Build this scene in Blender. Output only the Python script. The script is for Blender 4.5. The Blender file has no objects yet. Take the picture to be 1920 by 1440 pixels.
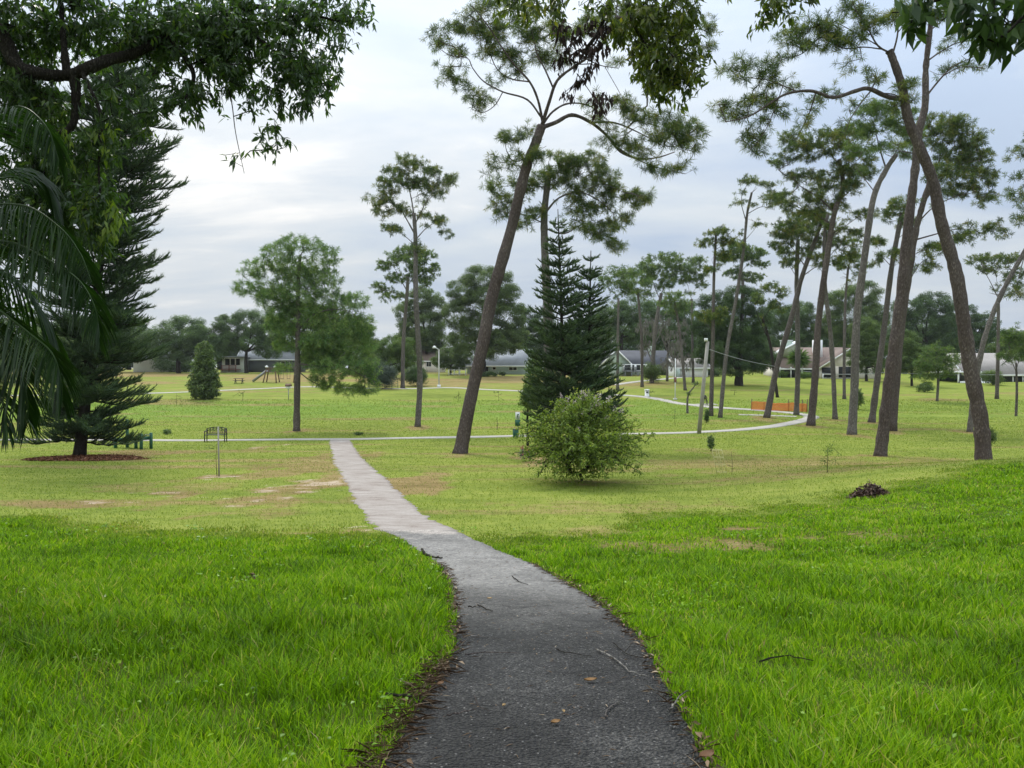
import bpy, math, sys
import numpy as np
from mathutils import Vector, Matrix

# ------------------------------------------------------------------ camera, sky, sun
scene = bpy.context.scene
COL = scene.collection
F, CX, CY, HOR, EYE = 1450.0, 960.0, 720.0, 690.0, 1.5
PITCH = math.atan((CY - HOR) / F)
cam_d = bpy.data.cameras.new('camera')
cam = bpy.data.objects.new('camera', cam_d)
COL.objects.link(cam)
cam.location = (0, 0, EYE)
cam.rotation_euler = (math.pi / 2 - PITCH, 0, 0)
cam_d.sensor_width = 36.0
cam_d.lens = 36.0 * F / 1920.0
cam_d.clip_start = 0.05
cam_d.clip_end = 5000
scene.camera = cam
scene.view_settings.view_transform = 'Standard'
scene.view_settings.look = 'None'
scene.view_settings.exposure = 0.0
scene.view_settings.gamma = 1.0

SUN_EL, SUN_AZ = math.radians(52), math.radians(-22)      # azimuth measured from +Y towards +X
sd = Vector((math.sin(SUN_AZ) * math.cos(SUN_EL), math.cos(SUN_AZ) * math.cos(SUN_EL), math.sin(SUN_EL)))
sun_d = bpy.data.lights.new('sun', 'SUN')
sun_d.energy = 2.7
sun_d.angle = math.radians(11)
sun_d.color = (1.0, 0.96, 0.88)
sun = bpy.data.objects.new('sun', sun_d)
COL.objects.link(sun)
sun.rotation_euler = sd.to_track_quat('Z', 'Y').to_euler()
sun.location = (0, 0, 60)

world = bpy.data.worlds.new('World')
scene.world = world
world.use_nodes = True
wt = world.node_tree
wt.nodes.clear()


def wn(t, **kw):
    n = wt.nodes.new(t)
    for k, v in kw.items():
        setattr(n, k, v)
    return n


def wmath(op, a, b=None, clamp=False):
    n = wn('ShaderNodeMath', operation=op)
    n.use_clamp = clamp
    for i, v in enumerate((a, b)):
        if v is None:
            continue
        if isinstance(v, (int, float)):
            n.inputs[i].default_value = v
        else:
            wt.links.new(v, n.inputs[i])
    return n.outputs[0]


def wlink(a, b):
    wt.links.new(a, b)


out = wn('ShaderNodeOutputWorld')
bg = wn('ShaderNodeBackground')
bg.inputs['Strength'].default_value = 0.1
sky = wn('ShaderNodeTexSky')
sky.sky_type = 'NISHITA'
sky.sun_disc = False
sky.sun_elevation = SUN_EL
sky.sun_rotation = SUN_AZ
sky.altitude = 0
sky.air_density = 1.0
sky.dust_density = 1.5
tc = wn('ShaderNodeTexCoord')
sep = wn('ShaderNodeSeparateXYZ')
wlink(tc.outputs['Generated'], sep.inputs[0])
zc = wmath('MAXIMUM', sep.outputs[2], 0.0)
zp = wmath('ADD', zc, 0.16)
comb = wn('ShaderNodeCombineXYZ')
wlink(wmath('DIVIDE', sep.outputs[0], zp), comb.inputs[0])
wlink(wmath('DIVIDE', sep.outputs[1], zp), comb.inputs[1])
wlink(wmath('MULTIPLY', sep.outputs[2], 1.5), comb.inputs[2])


def wnoise(scale, detail, rough, off, sx=1.0, sy=1.0, dist=0.0):
    m = wn('ShaderNodeMapping')
    m.inputs['Location'].default_value = off
    m.inputs['Scale'].default_value = (sx, sy, 1)
    wlink(comb.outputs[0], m.inputs[0])
    n = wn('ShaderNodeTexNoise')
    n.inputs['Scale'].default_value = scale
    n.inputs['Detail'].default_value = detail
    n.inputs['Roughness'].default_value = rough
    n.inputs['Distortion'].default_value = dist
    wlink(m.outputs[0], n.inputs['Vector'])
    return n.outputs['Fac']


def wramp(fac, stops):
    r = wn('ShaderNodeValToRGB')
    el = r.color_ramp.elements
    el[0].position, el[0].color = stops[0][0], (*stops[0][1], 1)
    el[1].position, el[1].color = stops[-1][0], (*stops[-1][1], 1)
    for p, c in stops[1:-1]:
        e = el.new(p)
        e.color = (*c, 1)
    wlink(fac, r.inputs[0])
    return r.outputs[0]


n1 = wnoise(0.70, 7, 0.55, (3.1, 1.7, 0.3), 0.7, 1.0, 0.4)
n2 = wnoise(1.9, 6, 0.55, (7.3, -2.2, 1.0), 0.6, 1.0, 0.4)
nmix = wmath('ADD', wmath('MULTIPLY', n1, 0.60), wmath('MULTIPLY', n2, 0.40))
# bright veil of cloud in front of the hidden sun
dot = wn('ShaderNodeVectorMath', operation='DOT_PRODUCT')
wlink(tc.outputs['Generated'], dot.inputs[0])
gd = Vector((-0.24, 0.93, 0.34)).normalized()
dot.inputs[1].default_value = gd
glow = wmath('POWER', wmath('MAXIMUM', dot.outputs['Value'], 0.0), 55.0)
nst = wmath('ADD', wmath('MULTIPLY', wmath('SUBTRACT', nmix, 0.5), 1.75), 0.49)
shift = wmath('ADD', nst, wmath('MULTIPLY', glow, 0.085))
shift = wmath('ADD', shift, wmath('MULTIPLY', sep.outputs[0], -0.10))
cloud = wramp(shift, [(0.32, (0.46, 0.555, 0.70)), (0.44, (0.56, 0.635, 0.735)), (0.54, (0.625, 0.690, 0.755)), (0.65, (0.715, 0.755, 0.790)), (0.77, (0.93, 0.925, 0.905))])
# low band just over the trees is paler
hz = wmath('POWER', wmath('SUBTRACT', 1.0, zc, clamp=True), 14.0)
mixh = wn('ShaderNodeMix', data_type='RGBA')
wlink(wmath('MULTIPLY', hz, 0.55), mixh.inputs[0])
wlink(cloud, mixh.inputs[6])
mixh.inputs[7].default_value = (0.72, 0.745, 0.77, 1)
# overcast sky: the dome brightens towards the zenith
gain = wmath('MULTIPLY', wmath('ADD', 1.0, wmath('MULTIPLY', wmath('POWER', zc, 1.6), 2.8)), 9.3)
vm = wn('ShaderNodeVectorMath', operation='SCALE')
wlink(mixh.outputs[2], vm.inputs[0])
wlink(gain, vm.inputs['Scale'])
mixs = wn('ShaderNodeMix', data_type='RGBA')
cover = wramp(nmix, [(0.28, (0.80, 0.80, 0.80)), (0.42, (0.96, 0.96, 0.96))])
wlink(cover, mixs.inputs[0])
wlink(sky.outputs[0], mixs.inputs[6])
wlink(vm.outputs[0], mixs.inputs[7])
wlink(mixs.outputs[2], bg.inputs['Color'])
wlink(bg.outputs[0], out.inputs['Surface'])

# ------------------------------------------------------------------ helpers
RS = np.random.default_rng(7)
UP = np.array([0.0, 0.0, 1.0])


def nrm(v):
    return v / np.maximum(np.linalg.norm(v, axis=-1, keepdims=True), 1e-9)


class MB:
    """collects vertices and faces of one mesh"""
    def __init__(s):
        s.v, s.f3, s.f4, s.n, s.a = [], [], [], 0, {}

    def add(s, v, f3=None, f4=None, **attr):
        v = np.asarray(v, float).reshape(-1, 3)
        if f3 is not None and len(f3):
            s.f3.append(np.asarray(f3, int).reshape(-1, 3) + s.n)
        if f4 is not None and len(f4):
            s.f4.append(np.asarray(f4, int).reshape(-1, 4) + s.n)
        for k in set(attr) | set(s.a):
            if k not in s.a:
                s.a[k] = [np.zeros(s.n)]
            val = attr.get(k, 0.0)
            s.a[k].append(np.broadcast_to(np.asarray(val, float), (len(v),)))
        s.v.append(v)
        s.n += len(v)
        return s

    def box(s, x0, x1, y0, y1, z0, z1):
        v = [(x, y, z) for z in (z0, z1) for y in (y0, y1) for x in (x0, x1)]
        return s.add(v, f4=[(0, 2, 3, 1), (4, 5, 7, 6), (0, 1, 5, 4), (2, 6, 7, 3), (0, 4, 6, 2), (1, 3, 7, 5)])

    def bar(s, p, q, w, h=None):
        """square bar from p to q"""
        h = w if h is None else h
        p, q = np.array(p, float), np.array(q, float)
        d = nrm(q - p)
        r = UP if abs(d[2]) < 0.95 else np.array([0, 1.0, 0])
        a = nrm(np.cross(d, r)); b = np.cross(a, d)
        c = [(-1, -1), (1, -1), (1, 1), (-1, 1)]
        v = [p + a * i * w / 2 + b * j * h / 2 for i, j in c] + [q + a * i * w / 2 + b * j * h / 2 for i, j in c]
        return s.add(v, f4=[(3, 2, 1, 0), (4, 5, 6, 7), (0, 1, 5, 4), (1, 2, 6, 5), (2, 3, 7, 6), (3, 0, 4, 7)])

    def slab(s, pts, t):
        """polygon (3 or 4 points) given thickness t downwards along its normal"""
        p = np.array(pts, float)
        n = nrm(np.cross(p[1] - p[0], p[2] - p[0]))
        q = p - n * t
        k = len(p)
        v = np.vstack([p, q])
        sides = [(i, (i + 1) % k, (i + 1) % k + k, i + k) for i in range(k)]
        sides = [x[::-1] for x in sides]
        if k == 4:
            return s.add(v, f4=[(0, 1, 2, 3), (7, 6, 5, 4)] + sides)
        return s.add(v, f3=[(0, 1, 2), (5, 4, 3)], f4=sides)

    def tube(s, pts, rad, k=8, cap=True):
        p = np.asarray(pts, float); n = len(p)
        r = np.broadcast_to(np.asarray(rad, float), (n,))
        t = nrm(np.gradient(p, axis=0))
        ref = np.array([0.13, 1.0, 0.07]) if np.mean(np.abs(t[:, 1])) < 0.8 else np.array([1.0, 0.1, 0.1])
        a = nrm(np.cross(t, ref)); b = np.cross(t, a)
        th = np.arange(k) * 2 * math.pi / k
        ring = p[:, None] + r[:, None, None] * (a[:, None] * np.cos(th)[None, :, None] + b[:, None] * np.sin(th)[None, :, None])
        i = np.arange(n - 1)[:, None] * k; j = np.arange(k)[None]; j2 = (j + 1) % k
        f = np.stack([i + j, i + j2, i + k + j2, i + k + j], -1).reshape(-1, 4)
        v = ring.reshape(-1, 3)
        f3 = []
        if cap:
            v = np.vstack([v, p[:1], p[-1:]])
            f3 = [(n * k, jj2, jj) for jj, jj2 in zip(range(k), list(range(1, k)) + [0])] + [(n * k + 1, (n - 1) * k + jj, (n - 1) * k + jj2) for jj, jj2 in zip(range(k), list(range(1, k)) + [0])]
        return s.add(v, f3=f3, f4=f)

    def segs(s, p0, p1, r0, r1, k=4, **attr):
        """independent tapered segments, vectorised"""
        if len(p0) == 0:
            return s
        t = nrm(p1 - p0)
        ref = np.where(np.abs(t[:, 1:2]) < 0.85, np.array([[0.13, 1.0, 0.07]]), np.array([[1.0, 0.1, 0.1]]))
        a = nrm(np.cross(t, ref)); b = np.cross(t, a)
        th = np.arange(k) * 2 * math.pi / k
        c = a[:, None] * np.cos(th)[None, :, None] + b[:, None] * np.sin(th)[None, :, None]
        v = np.concatenate([p0[:, None] + c * r0[:, None, None], p1[:, None] + c * r1[:, None, None]], 1)
        j = np.arange(k); j2 = (j + 1) % k
        f = np.stack([j, j2, j2 + k, j + k], -1)[None] + (np.arange(len(p0)) * 2 * k)[:, None, None]
        return s.add(v.reshape(-1, 3), f4=f.reshape(-1, 4), **attr)

    def mesh(s, name, mat, smooth=False, origin=(0, 0, 0)):
        v = (np.concatenate(s.v) - np.asarray(origin, float)).astype(np.float32)
        f3 = np.concatenate(s.f3) if s.f3 else np.zeros((0, 3), int)
        f4 = np.concatenate(s.f4) if s.f4 else np.zeros((0, 4), int)
        me = bpy.data.meshes.new(name)
        me.vertices.add(len(v)); me.vertices.foreach_set('co', v.ravel())
        loops = np.concatenate([f3.ravel(), f4.ravel()]).astype(np.int32)
        me.loops.add(len(loops)); me.loops.foreach_set('vertex_index', loops)
        n = len(f3) + len(f4)
        st = np.concatenate([np.arange(len(f3)) * 3, len(f3) * 3 + np.arange(len(f4)) * 4]).astype(np.int32)
        me.polygons.add(n); me.polygons.foreach_set('loop_start', st)
        if smooth:
            me.polygons.foreach_set('use_smooth', np.ones(n, bool))
        for k, val in s.a.items():
            at = me.attributes.new(k, 'FLOAT', 'POINT')
            at.data.foreach_set('value', np.concatenate(val).astype(np.float32))
        me.update(calc_edges=True)
        if isinstance(mat, (list, tuple)):
            for m in mat:
                me.materials.append(m)
        else:
            me.materials.append(mat)
        return me


def tag(o, label=None, cat=None, group=None, kind=None):
    if label: o['label'] = label
    if cat: o['category'] = cat
    if group: o['group'] = group
    if kind: o['kind'] = kind
    return o


def empty(name, loc, label, cat, group=None, rz=0.0):
    o = bpy.data.objects.new(name, None)
    o.empty_display_size = 0.2
    COL.objects.link(o)
    o.location = loc
    o.rotation_euler = (0, 0, rz)
    return tag(o, label, cat, group)


def obj(name, mb, mat, parent=None, smooth=False, origin=(0, 0, 0), loc=None):
    o = bpy.data.objects.new(name, mb.mesh(name, mat, smooth, origin))
    COL.objects.link(o)
    if parent is not None:
        o.parent = parent
    elif loc is not None:
        o.location = loc
    return o


def spline(pts, n):
    """Catmull-Rom through pts, n samples per span"""
    p = np.asarray(pts, float)
    if len(p) < 3:
        t = np.linspace(0, 1, n * (len(p) - 1) + 1)[:, None]
        return p[0] * (1 - t) + p[-1] * t
    q = np.vstack([2 * p[0] - p[1], p, 2 * p[-1] - p[-2]])
    o = []
    for i in range(1, len(q) - 2):
        t = np.linspace(0, 1, n, endpoint=False)[:, None]
        a, b, c, d = q[i - 1], q[i], q[i + 1], q[i + 2]
        o.append(0.5 * (2 * b + (c - a) * t + (2 * a - 5 * b + 4 * c - d) * t ** 2 + (3 * b - a - 3 * c + d) * t ** 3))
    o.append(p[-1:])
    return np.vstack(o)


def vnoise(x, y, seed=0):
    xi, yi = np.floor(x).astype(np.int64), np.floor(y).astype(np.int64)
    fx, fy = x - xi, y - yi
    fx, fy = fx * fx * (3 - 2 * fx), fy * fy * (3 - 2 * fy)

    def h(a, b):
        n = (a * 374761393 + b * 668265263 + seed * 1442695041) & 0x7fffffff
        n = ((n ^ (n >> 13)) * 1274126177) & 0x7fffffff
        return ((n ^ (n >> 16)) & 0xffff) / 65535.0
    return (h(xi, yi) * (1 - fx) + h(xi + 1, yi) * fx) * (1 - fy) + (h(xi, yi + 1) * (1 - fx) + h(xi + 1, yi + 1) * fx) * fy


def fbm(x, y, seed=0, o=4):
    r, a, t = 0, 0.5, 0
    for i in range(o):
        r = r + a * vnoise(x * 2 ** i, y * 2 ** i, seed + i); t += a; a *= 0.5
    return r / t


def ss(x, a, b):
    t = np.clip((x - a) / (b - a), 0, 1)
    return t * t * (3 - 2 * t)


# ------------------------------------------------------------------ terrain: a dip between the viewer's bank and the houses
_gy = np.array([-60, -20, -5, 0, 3.2, 5.4, 8.5, 11.8, 15.8, 20.5, 26, 32.5, 41, 50, 60, 70, 80, 90, 105, 120, 150, 165, 200, 260, 4000.])
_gd = np.array([1.0, 1.3, 1.45, 1.5, 1.64, 1.92, 2.40, 2.94, 3.32, 3.53, 3.77, 4.03, 4.35, 4.62, 4.75, 4.6, 4.2, 3.65, 2.9, 2.2, 1.2, 0.95, 0.6, 0.5, 0.5])
_ty = np.arange(-60, 400, 0.25)
_td = np.interp(_ty, _gy, _gd)
for _ in range(3):
    k = np.ones(9) / 9
    _td = np.convolve(np.pad(_td, 4, 'edge'), k, 'valid')


def ground(x, y):
    x = np.asarray(x, float); y = np.asarray(y, float)
    d = np.interp(y, _ty, _td)
    bank = 1.1 * ss(x, 4, 16) * ss(y, 4, 12) * (1 - ss(y, 20, 33))
    lump = 0.10 * (fbm(x / 7 + 50, y / 7 + 50, 3, 3) - 0.5) * ss(y, 6, 14) * (1 - ss(y, 110, 150))
    far = 0.25 * (fbm(x / 30 + 9, y / 30 + 9, 5, 2) - 0.5) * ss(y, 60, 100) * (1 - ss(y, 125, 150))
    return EYE - d + bank + lump + far


_ca, _sa = math.cos(PITCH), math.sin(PITCH)


def ray(px, py):
    r, u = (px - CX) / F, (CY - py) / F
    yw = _ca + _sa * u
    return np.array([r / yw, 1.0, (-_sa + _ca * u) / yw])


def P(px, py, D):
    return np.array([0, 0, EYE]) + ray(px, py) * D


_YS = np.geomspace(1.5, 380, 6000)


def hit(px, py):
    d = ray(px, py)
    g = ground(d[0] * _YS, _YS) - (EYE + d[2] * _YS)
    i = np.argmax(g > 0)
    if g[i] <= 0:
        i = len(_YS) - 1
    y = _YS[i]
    if i > 0:
        a, b = g[i - 1], g[i]
        y = _YS[i - 1] + (_YS[i] - _YS[i - 1]) * (-a / (b - a))
    return np.array([d[0] * y, y, float(ground(d[0] * y, y))])


def on_ground(x, y, dz=0.0):
    return np.array([x, y, float(ground(x, y)) + dz])


# ------------------------------------------------------------------ materials
class Mat:
    def __init__(s, name):
        s.m = bpy.data.materials.new(name)
        s.m.use_nodes = True
        s.t = s.m.node_tree
        s.t.nodes.clear()
        s.o = s.n('ShaderNodeOutputMaterial')

    def n(s, t, **kw):
        x = s.t.nodes.new(t)
        for k, v in kw.items():
            setattr(x, k, v)
        return x

    def l(s, a, b):
        s.t.links.new(a, b)

    def set(s, node, **kw):
        for k, v in kw.items():
            i = node.inputs[k.replace('_', ' ')]
            if hasattr(v, 'is_output') or isinstance(v, bpy.types.NodeSocket):
                s.l(v, i)
            else:
                i.default_value = (*v, 1) if isinstance(v, tuple) and len(v) == 3 and i.type == 'RGBA' else v
        return node

    def noise(s, scale, detail=4, rough=0.55, vec=None, sc=(1, 1, 1), dist=0.0, kind='Object'):
        if vec is None:
            g = s.n('ShaderNodeNewGeometry').outputs['Position'] if kind == 'World' else s.n('ShaderNodeTexCoord').outputs[kind]
            mp = s.n('ShaderNodeMapping'); mp.inputs['Scale'].default_value = sc
            s.l(g, mp.inputs[0]); vec = mp.outputs[0]
        t = s.n('ShaderNodeTexNoise')
        s.l(vec, t.inputs['Vector'])
        t.inputs['Scale'].default_value = scale; t.inputs['Detail'].default_value = detail
        t.inputs['Roughness'].default_value = rough; t.inputs['Distortion'].default_value = dist
        return t.outputs['Fac']

    def ramp(s, fac, stops):
        r = s.n('ShaderNodeValToRGB'); el = r.color_ramp.elements
        el[0].position, el[0].color = stops[0][0], (*stops[0][1], 1)
        el[1].position, el[1].color = stops[-1][0], (*stops[-1][1], 1)
        for p, c in stops[1:-1]:
            e = el.new(p); e.color = (*c, 1)
        s.l(fac, r.inputs[0])
        return r.outputs[0]

    def mix(s, f, a, b, blend='MIX'):
        m = s.n('ShaderNodeMix', data_type='RGBA', blend_type=blend)
        for i, v in ((0, f), (6, a), (7, b)):
            if isinstance(v, (int, float)): m.inputs[i].default_value = v
            elif isinstance(v, tuple): m.inputs[i].default_value = (*v, 1)
            else: s.l(v, m.inputs[i])
        return m.outputs[2]

    def math(s, op, a, b=0.0, clamp=False):
        m = s.n('ShaderNodeMath', operation=op); m.use_clamp = clamp
        for i, v in enumerate((a, b)):
            if isinstance(v, (int, float)): m.inputs[i].default_value = v
            else: s.l(v, m.inputs[i])
        return m.outputs[0]

    def attr(s, name):
        a = s.n('ShaderNodeAttribute'); a.attribute_name = name
        return a.outputs['Fac']

    def bump(s, h, strength, dist):
        b = s.n('ShaderNodeBump')
        b.inputs['Strength'].default_value = strength; b.inputs['Distance'].default_value = dist
        s.l(h, b.inputs['Height'])
        return b.outputs[0]

    def pbsdf(s, col, rough=0.7, spec=0.3, metal=0.0, normal=None):
        b = s.n('ShaderNodeBsdfPrincipled')
        if isinstance(col, tuple): b.inputs['Base Color'].default_value = (*col, 1)
        else: s.l(col, b.inputs['Base Color'])
        if isinstance(rough, (int, float)): b.inputs['Roughness'].default_value = rough
        else: s.l(rough, b.inputs['Roughness'])
        b.inputs['Specular IOR Level'].default_value = spec
        b.inputs['Metallic'].default_value = metal
        if normal is not None: s.l(normal, b.inputs['Normal'])
        return b

    def done(s, sh):
        s.l(sh, s.o.inputs['Surface'])
        return s.m


def leaf_mat(name, stops, trans=0.35, rough=0.5, spec=0.3, noise=0.0, tgain=(1.25, 1.35, 0.6)):
    m = Mat(name)
    f = m.attr('tint')
    if noise:
        f = m.math('ADD', f, m.math('MULTIPLY', m.math('SUBTRACT', m.noise(0.5, 2, kind='World'), 0.5), noise))
    c = m.ramp(f, stops)
    b = m.pbsdf(c, rough, spec)
    t = m.n('ShaderNodeBsdfTranslucent')
    m.l(m.mix(1.0, c, tgain, 'MULTIPLY'), t.inputs['Color'])
    x = m.n('ShaderNodeMixShader'); x.inputs[0].default_value = trans
    m.l(b.outputs[0], x.inputs[1]); m.l(t.outputs[0], x.inputs[2])
    return m.done(x.outputs[0])


def bark_mat(name, c0, c1, c2, scale=1.0, bump=0.8):
    m = Mat(name)
    tcn = m.n('ShaderNodeTexCoord').outputs['Object']
    mp = m.n('ShaderNodeMapping'); mp.inputs['Scale'].default_value = (17 * scale, 17 * scale, 5.0 * scale); m.l(tcn, mp.inputs[0])
    v = m.n('ShaderNodeTexVoronoi', feature='DISTANCE_TO_EDGE'); v.inputs['Scale'].default_value = 1.0
    nz = m.noise(1.3, 4, 0.6, vec=mp.outputs[0])
    add = m.n('ShaderNodeVectorMath', operation='ADD')
    m.l(mp.outputs[0], add.inputs[0])
    cb = m.n('ShaderNodeCombineXYZ'); m.l(m.math('MULTIPLY', nz, 2.6), cb.inputs[0]); m.l(m.math('MULTIPLY', nz, -2.2), cb.inputs[1]); m.l(nz, cb.inputs[2])
    m.l(cb.outputs[0], add.inputs[1]); m.l(add.outputs[0], v.inputs['Vector'])
    crack = m.math('MULTIPLY', v.outputs['Distance'], 3.0, clamp=True)
    big = m.noise(1.1 * scale, 4, 0.6, sc=(1, 1, 0.35))
    base = m.ramp(m.math('ADD', m.math('MULTIPLY', nz, 0.5), m.math('MULTIPLY', big, 0.5)), [(0.36, c0), (0.5, c1), (0.62, c2)])
    col = m.mix(m.math('MULTIPLY', m.math('SUBTRACT', 1.0, crack, clamp=True), 0.7), base, tuple(0.55 * x for x in c0))
    h = m.math('ADD', m.math('MULTIPLY', crack, 0.7), m.math('MULTIPLY', nz, 0.5))
    b = m.pbsdf(col, 0.9, 0.1, normal=m.bump(h, bump, 0.04))
    return m.done(b.outputs[0])


def plain(name, col, rough=0.6, var=0.15, scale=3.0, spec=0.3, metal=0.0, bump=0.0):
    m = Mat(name)
    n = m.noise(scale, 4)
    c = m.mix(n, tuple(x * (1 - var) for x in col), tuple(min(1, x * (1 + var)) for x in col))
    nr = m.bump(n, bump, 0.02) if bump else None
    return m.done(m.pbsdf(c, rough, spec, metal, nr).outputs[0])


def siding(name, col, step=0.18, vertical=False):
    m = Mat(name)
    tcn = m.n('ShaderNodeTexCoord').outputs['Object']
    sp = m.n('ShaderNodeSeparateXYZ'); m.l(tcn, sp.inputs[0])
    a = m.math('ADD', sp.outputs[0], sp.outputs[1]) if vertical else sp.outputs[2]
    fr = m.math('FRACT', m.math('DIVIDE', a, step))
    n = m.noise(1.2, 4)
    c = m.mix(n, tuple(x * 0.86 for x in col), tuple(min(1, x * 1.1) for x in col))
    edge = m.math('LESS_THAN', fr, 0.12)
    c = m.mix(m.math('MULTIPLY', edge, 0.35), c, tuple(x * 0.4 for x in col))
    return m.done(m.pbsdf(c, 0.65, 0.25, normal=m.bump(fr, 0.5, 0.02)).outputs[0])


def shingle(name, col):
    m = Mat(name)
    tcn = m.n('ShaderNodeTexCoord').outputs['Object']
    sp = m.n('ShaderNodeSeparateXYZ'); m.l(tcn, sp.inputs[0])
    fr = m.math('FRACT', m.math('DIVIDE', sp.outputs[2], 0.11))
    n = m.noise(5.0, 5, 0.7, sc=(1, 1, 3))
    n2 = m.noise(0.5, 3)
    f = m.math('ADD', m.math('MULTIPLY', n, 0.5), m.math('MULTIPLY', n2, 0.5))
    c = m.ramp(f, [(0.3, tuple(x * 0.72 for x in col)), (0.7, tuple(x * 1.25 for x in col))])
    c = m.mix(m.math('MULTIPLY', m.math('LESS_THAN', fr, 0.15), 0.4), c, tuple(x * 0.5 for x in col))
    return m.done(m.pbsdf(c, 0.85, 0.2, normal=m.bump(fr, 0.3, 0.02)).outputs[0])


M = {}
M['pine_bark'] = bark_mat('pine_bark', (0.098, 0.083, 0.075), (0.180, 0.157, 0.145), (0.265, 0.24, 0.225))
M['pine_bark_red'] = bark_mat('pine_bark_red', (0.088, 0.070, 0.063), (0.165, 0.133, 0.120), (0.245, 0.212, 0.197), bump=1.0)
M['grey_bark'] = bark_mat('grey_bark', (0.115, 0.102, 0.092), (0.20, 0.182, 0.168), (0.29, 0.27, 0.25), 0.8)
M['oak_bark'] = bark_mat('oak_bark', (0.030, 0.025, 0.020), (0.055, 0.047, 0.038), (0.085, 0.075, 0.062), 2.2)
M['pale_bark'] = bark_mat('pale_bark', (0.14, 0.13, 0.115), (0.24, 0.225, 0.20), (0.34, 0.32, 0.29), 0.8)
M['pine'] = leaf_mat('pine_needles', [(0, (0.0468, 0.0813, 0.032)), (0.45, (0.0961, 0.1478, 0.0468)), (0.8, (0.1725, 0.2218, 0.0542)), (1, (0.2464, 0.2279, 0.0739))], 0.3, 0.6, 0.12)
M['pine_blue'] = leaf_mat('pine_needles_bluish', [(0, (0.055, 0.09, 0.044)), (0.5, (0.092, 0.14, 0.058)), (1, (0.14, 0.19, 0.07))], 0.3, 0.6, 0.12)
M['pine_light'] = leaf_mat('pine_needles_light', [(0, (0.06, 0.108, 0.0408)), (0.5, (0.114, 0.186, 0.0576)), (1, (0.204, 0.264, 0.084))], 0.3, 0.6, 0.12)
M['pine_fresh'] = leaf_mat('pine_needles_fresh', [(0, (0.075, 0.1404, 0.0551)), (0.5, (0.1425, 0.2418, 0.0778)), (1, (0.255, 0.3432, 0.1134))], 0.3, 0.6, 0.12)
M['arau'] = leaf_mat('araucaria_needles', [(0, (0.04, 0.0734, 0.0367)), (0.6, (0.0767, 0.1267, 0.0567)), (1, (0.1584, 0.2334, 0.0834))], 0.22, 0.5, 0.15)
M['cook'] = leaf_mat('dark_conifer_needles', [(0, (0.0413, 0.0716, 0.042)), (0.6, (0.0656, 0.1087, 0.0553)), (1, (0.1277, 0.1989, 0.0685))], 0.25, 0.6, 0.1)
M['oak'] = leaf_mat('oak_leaves', [(0, (0.0468, 0.0844, 0.0309)), (0.5, (0.0853, 0.1469, 0.0451)), (1, (0.1444, 0.2188, 0.0594))], 0.3, 0.5, 0.3, 0.5)
M['dark'] = leaf_mat('dark_leaves', [(0, (0.0303, 0.0594, 0.0214)), (0.5, (0.0578, 0.1063, 0.0309)), (1, (0.1018, 0.1688, 0.0404))], 0.28, 0.5, 0.3, 0.5)
M['mid'] = leaf_mat('mid_green_leaves', [(0, (0.055, 0.0902, 0.0286)), (0.5, (0.099, 0.154, 0.044)), (1, (0.165, 0.2255, 0.0605))], 0.35, 0.5, 0.3, 0.5)
M['bright'] = leaf_mat('bright_green_leaves', [(0, (0.055, 0.105, 0.024)), (0.5, (0.095, 0.165, 0.032)), (1, (0.160, 0.225, 0.045))], 0.35, 0.5, 0.3, 0.4)
M['bluish'] = leaf_mat('bluish_leaves', [(0, (0.040, 0.062, 0.050)), (0.5, (0.065, 0.094, 0.074)), (1, (0.095, 0.125, 0.095))], 0.2, 0.6, 0.2, 0.4)
M['near'] = leaf_mat('near_leaves', [(0, (0.029, 0.0538, 0.0186)), (0.5, (0.0497, 0.089, 0.0269)), (0.85, (0.0828, 0.1346, 0.0311)), (1, (0.1449, 0.1863, 0.0311))], 0.35, 0.38, 0.4, tgain=(1.5, 1.9, 0.5))
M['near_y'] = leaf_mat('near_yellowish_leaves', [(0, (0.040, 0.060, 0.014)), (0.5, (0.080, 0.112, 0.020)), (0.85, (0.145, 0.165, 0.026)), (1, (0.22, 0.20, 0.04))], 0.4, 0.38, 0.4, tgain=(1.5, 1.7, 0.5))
M['dead'] = leaf_mat('dead_leaves', [(0, (0.022, 0.014, 0.012)), (1, (0.055, 0.036, 0.030))], 0.1, 0.7, 0.2, tgain=(1, 1, 1))
M['palm'] = leaf_mat('palm_leaflets', [(0, (0.0101, 0.0257, 0.0073)), (0.6, (0.0189, 0.0454, 0.0096)), (1, (0.0378, 0.0756, 0.0145))], 0.3, 0.42, 0.3, tgain=(1.5, 1.9, 0.5))
M['myrtle'] = leaf_mat('myrtle_leaves', [(0, (0.0854, 0.135, 0.0336)), (0.5, (0.1644, 0.2344, 0.047)), (0.85, (0.2763, 0.341, 0.0671)), (1, (0.3684, 0.3552, 0.1118))], 0.38, 0.55, 0.12)
M['blossom'] = leaf_mat('pale_blossom', [(0, (0.42, 0.34, 0.33)), (1, (0.62, 0.55, 0.52))], 0.3, 0.7, 0.2, tgain=(1, 1, 1))
M['red_blossom'] = leaf_mat('red_blossom', [(0, (0.24, 0.05, 0.05)), (1, (0.42, 0.13, 0.11))], 0.3, 0.7, 0.2, tgain=(1, 1, 1))
M['moss'] = leaf_mat('hanging_moss', [(0, (0.14, 0.135, 0.115)), (1, (0.25, 0.245, 0.21))], 0.25, 0.8, 0.1, tgain=(1, 1, 1))
M['white'] = plain('white_paint', (0.74, 0.75, 0.74), 0.5)
M['grey_metal'] = plain('grey_metal', (0.32, 0.33, 0.33), 0.45, metal=0.3)
M['pale_pole'] = plain('pale_weathered_pole', (0.30, 0.285, 0.25), 0.8, 0.25, 6, bump=0.3)
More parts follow.
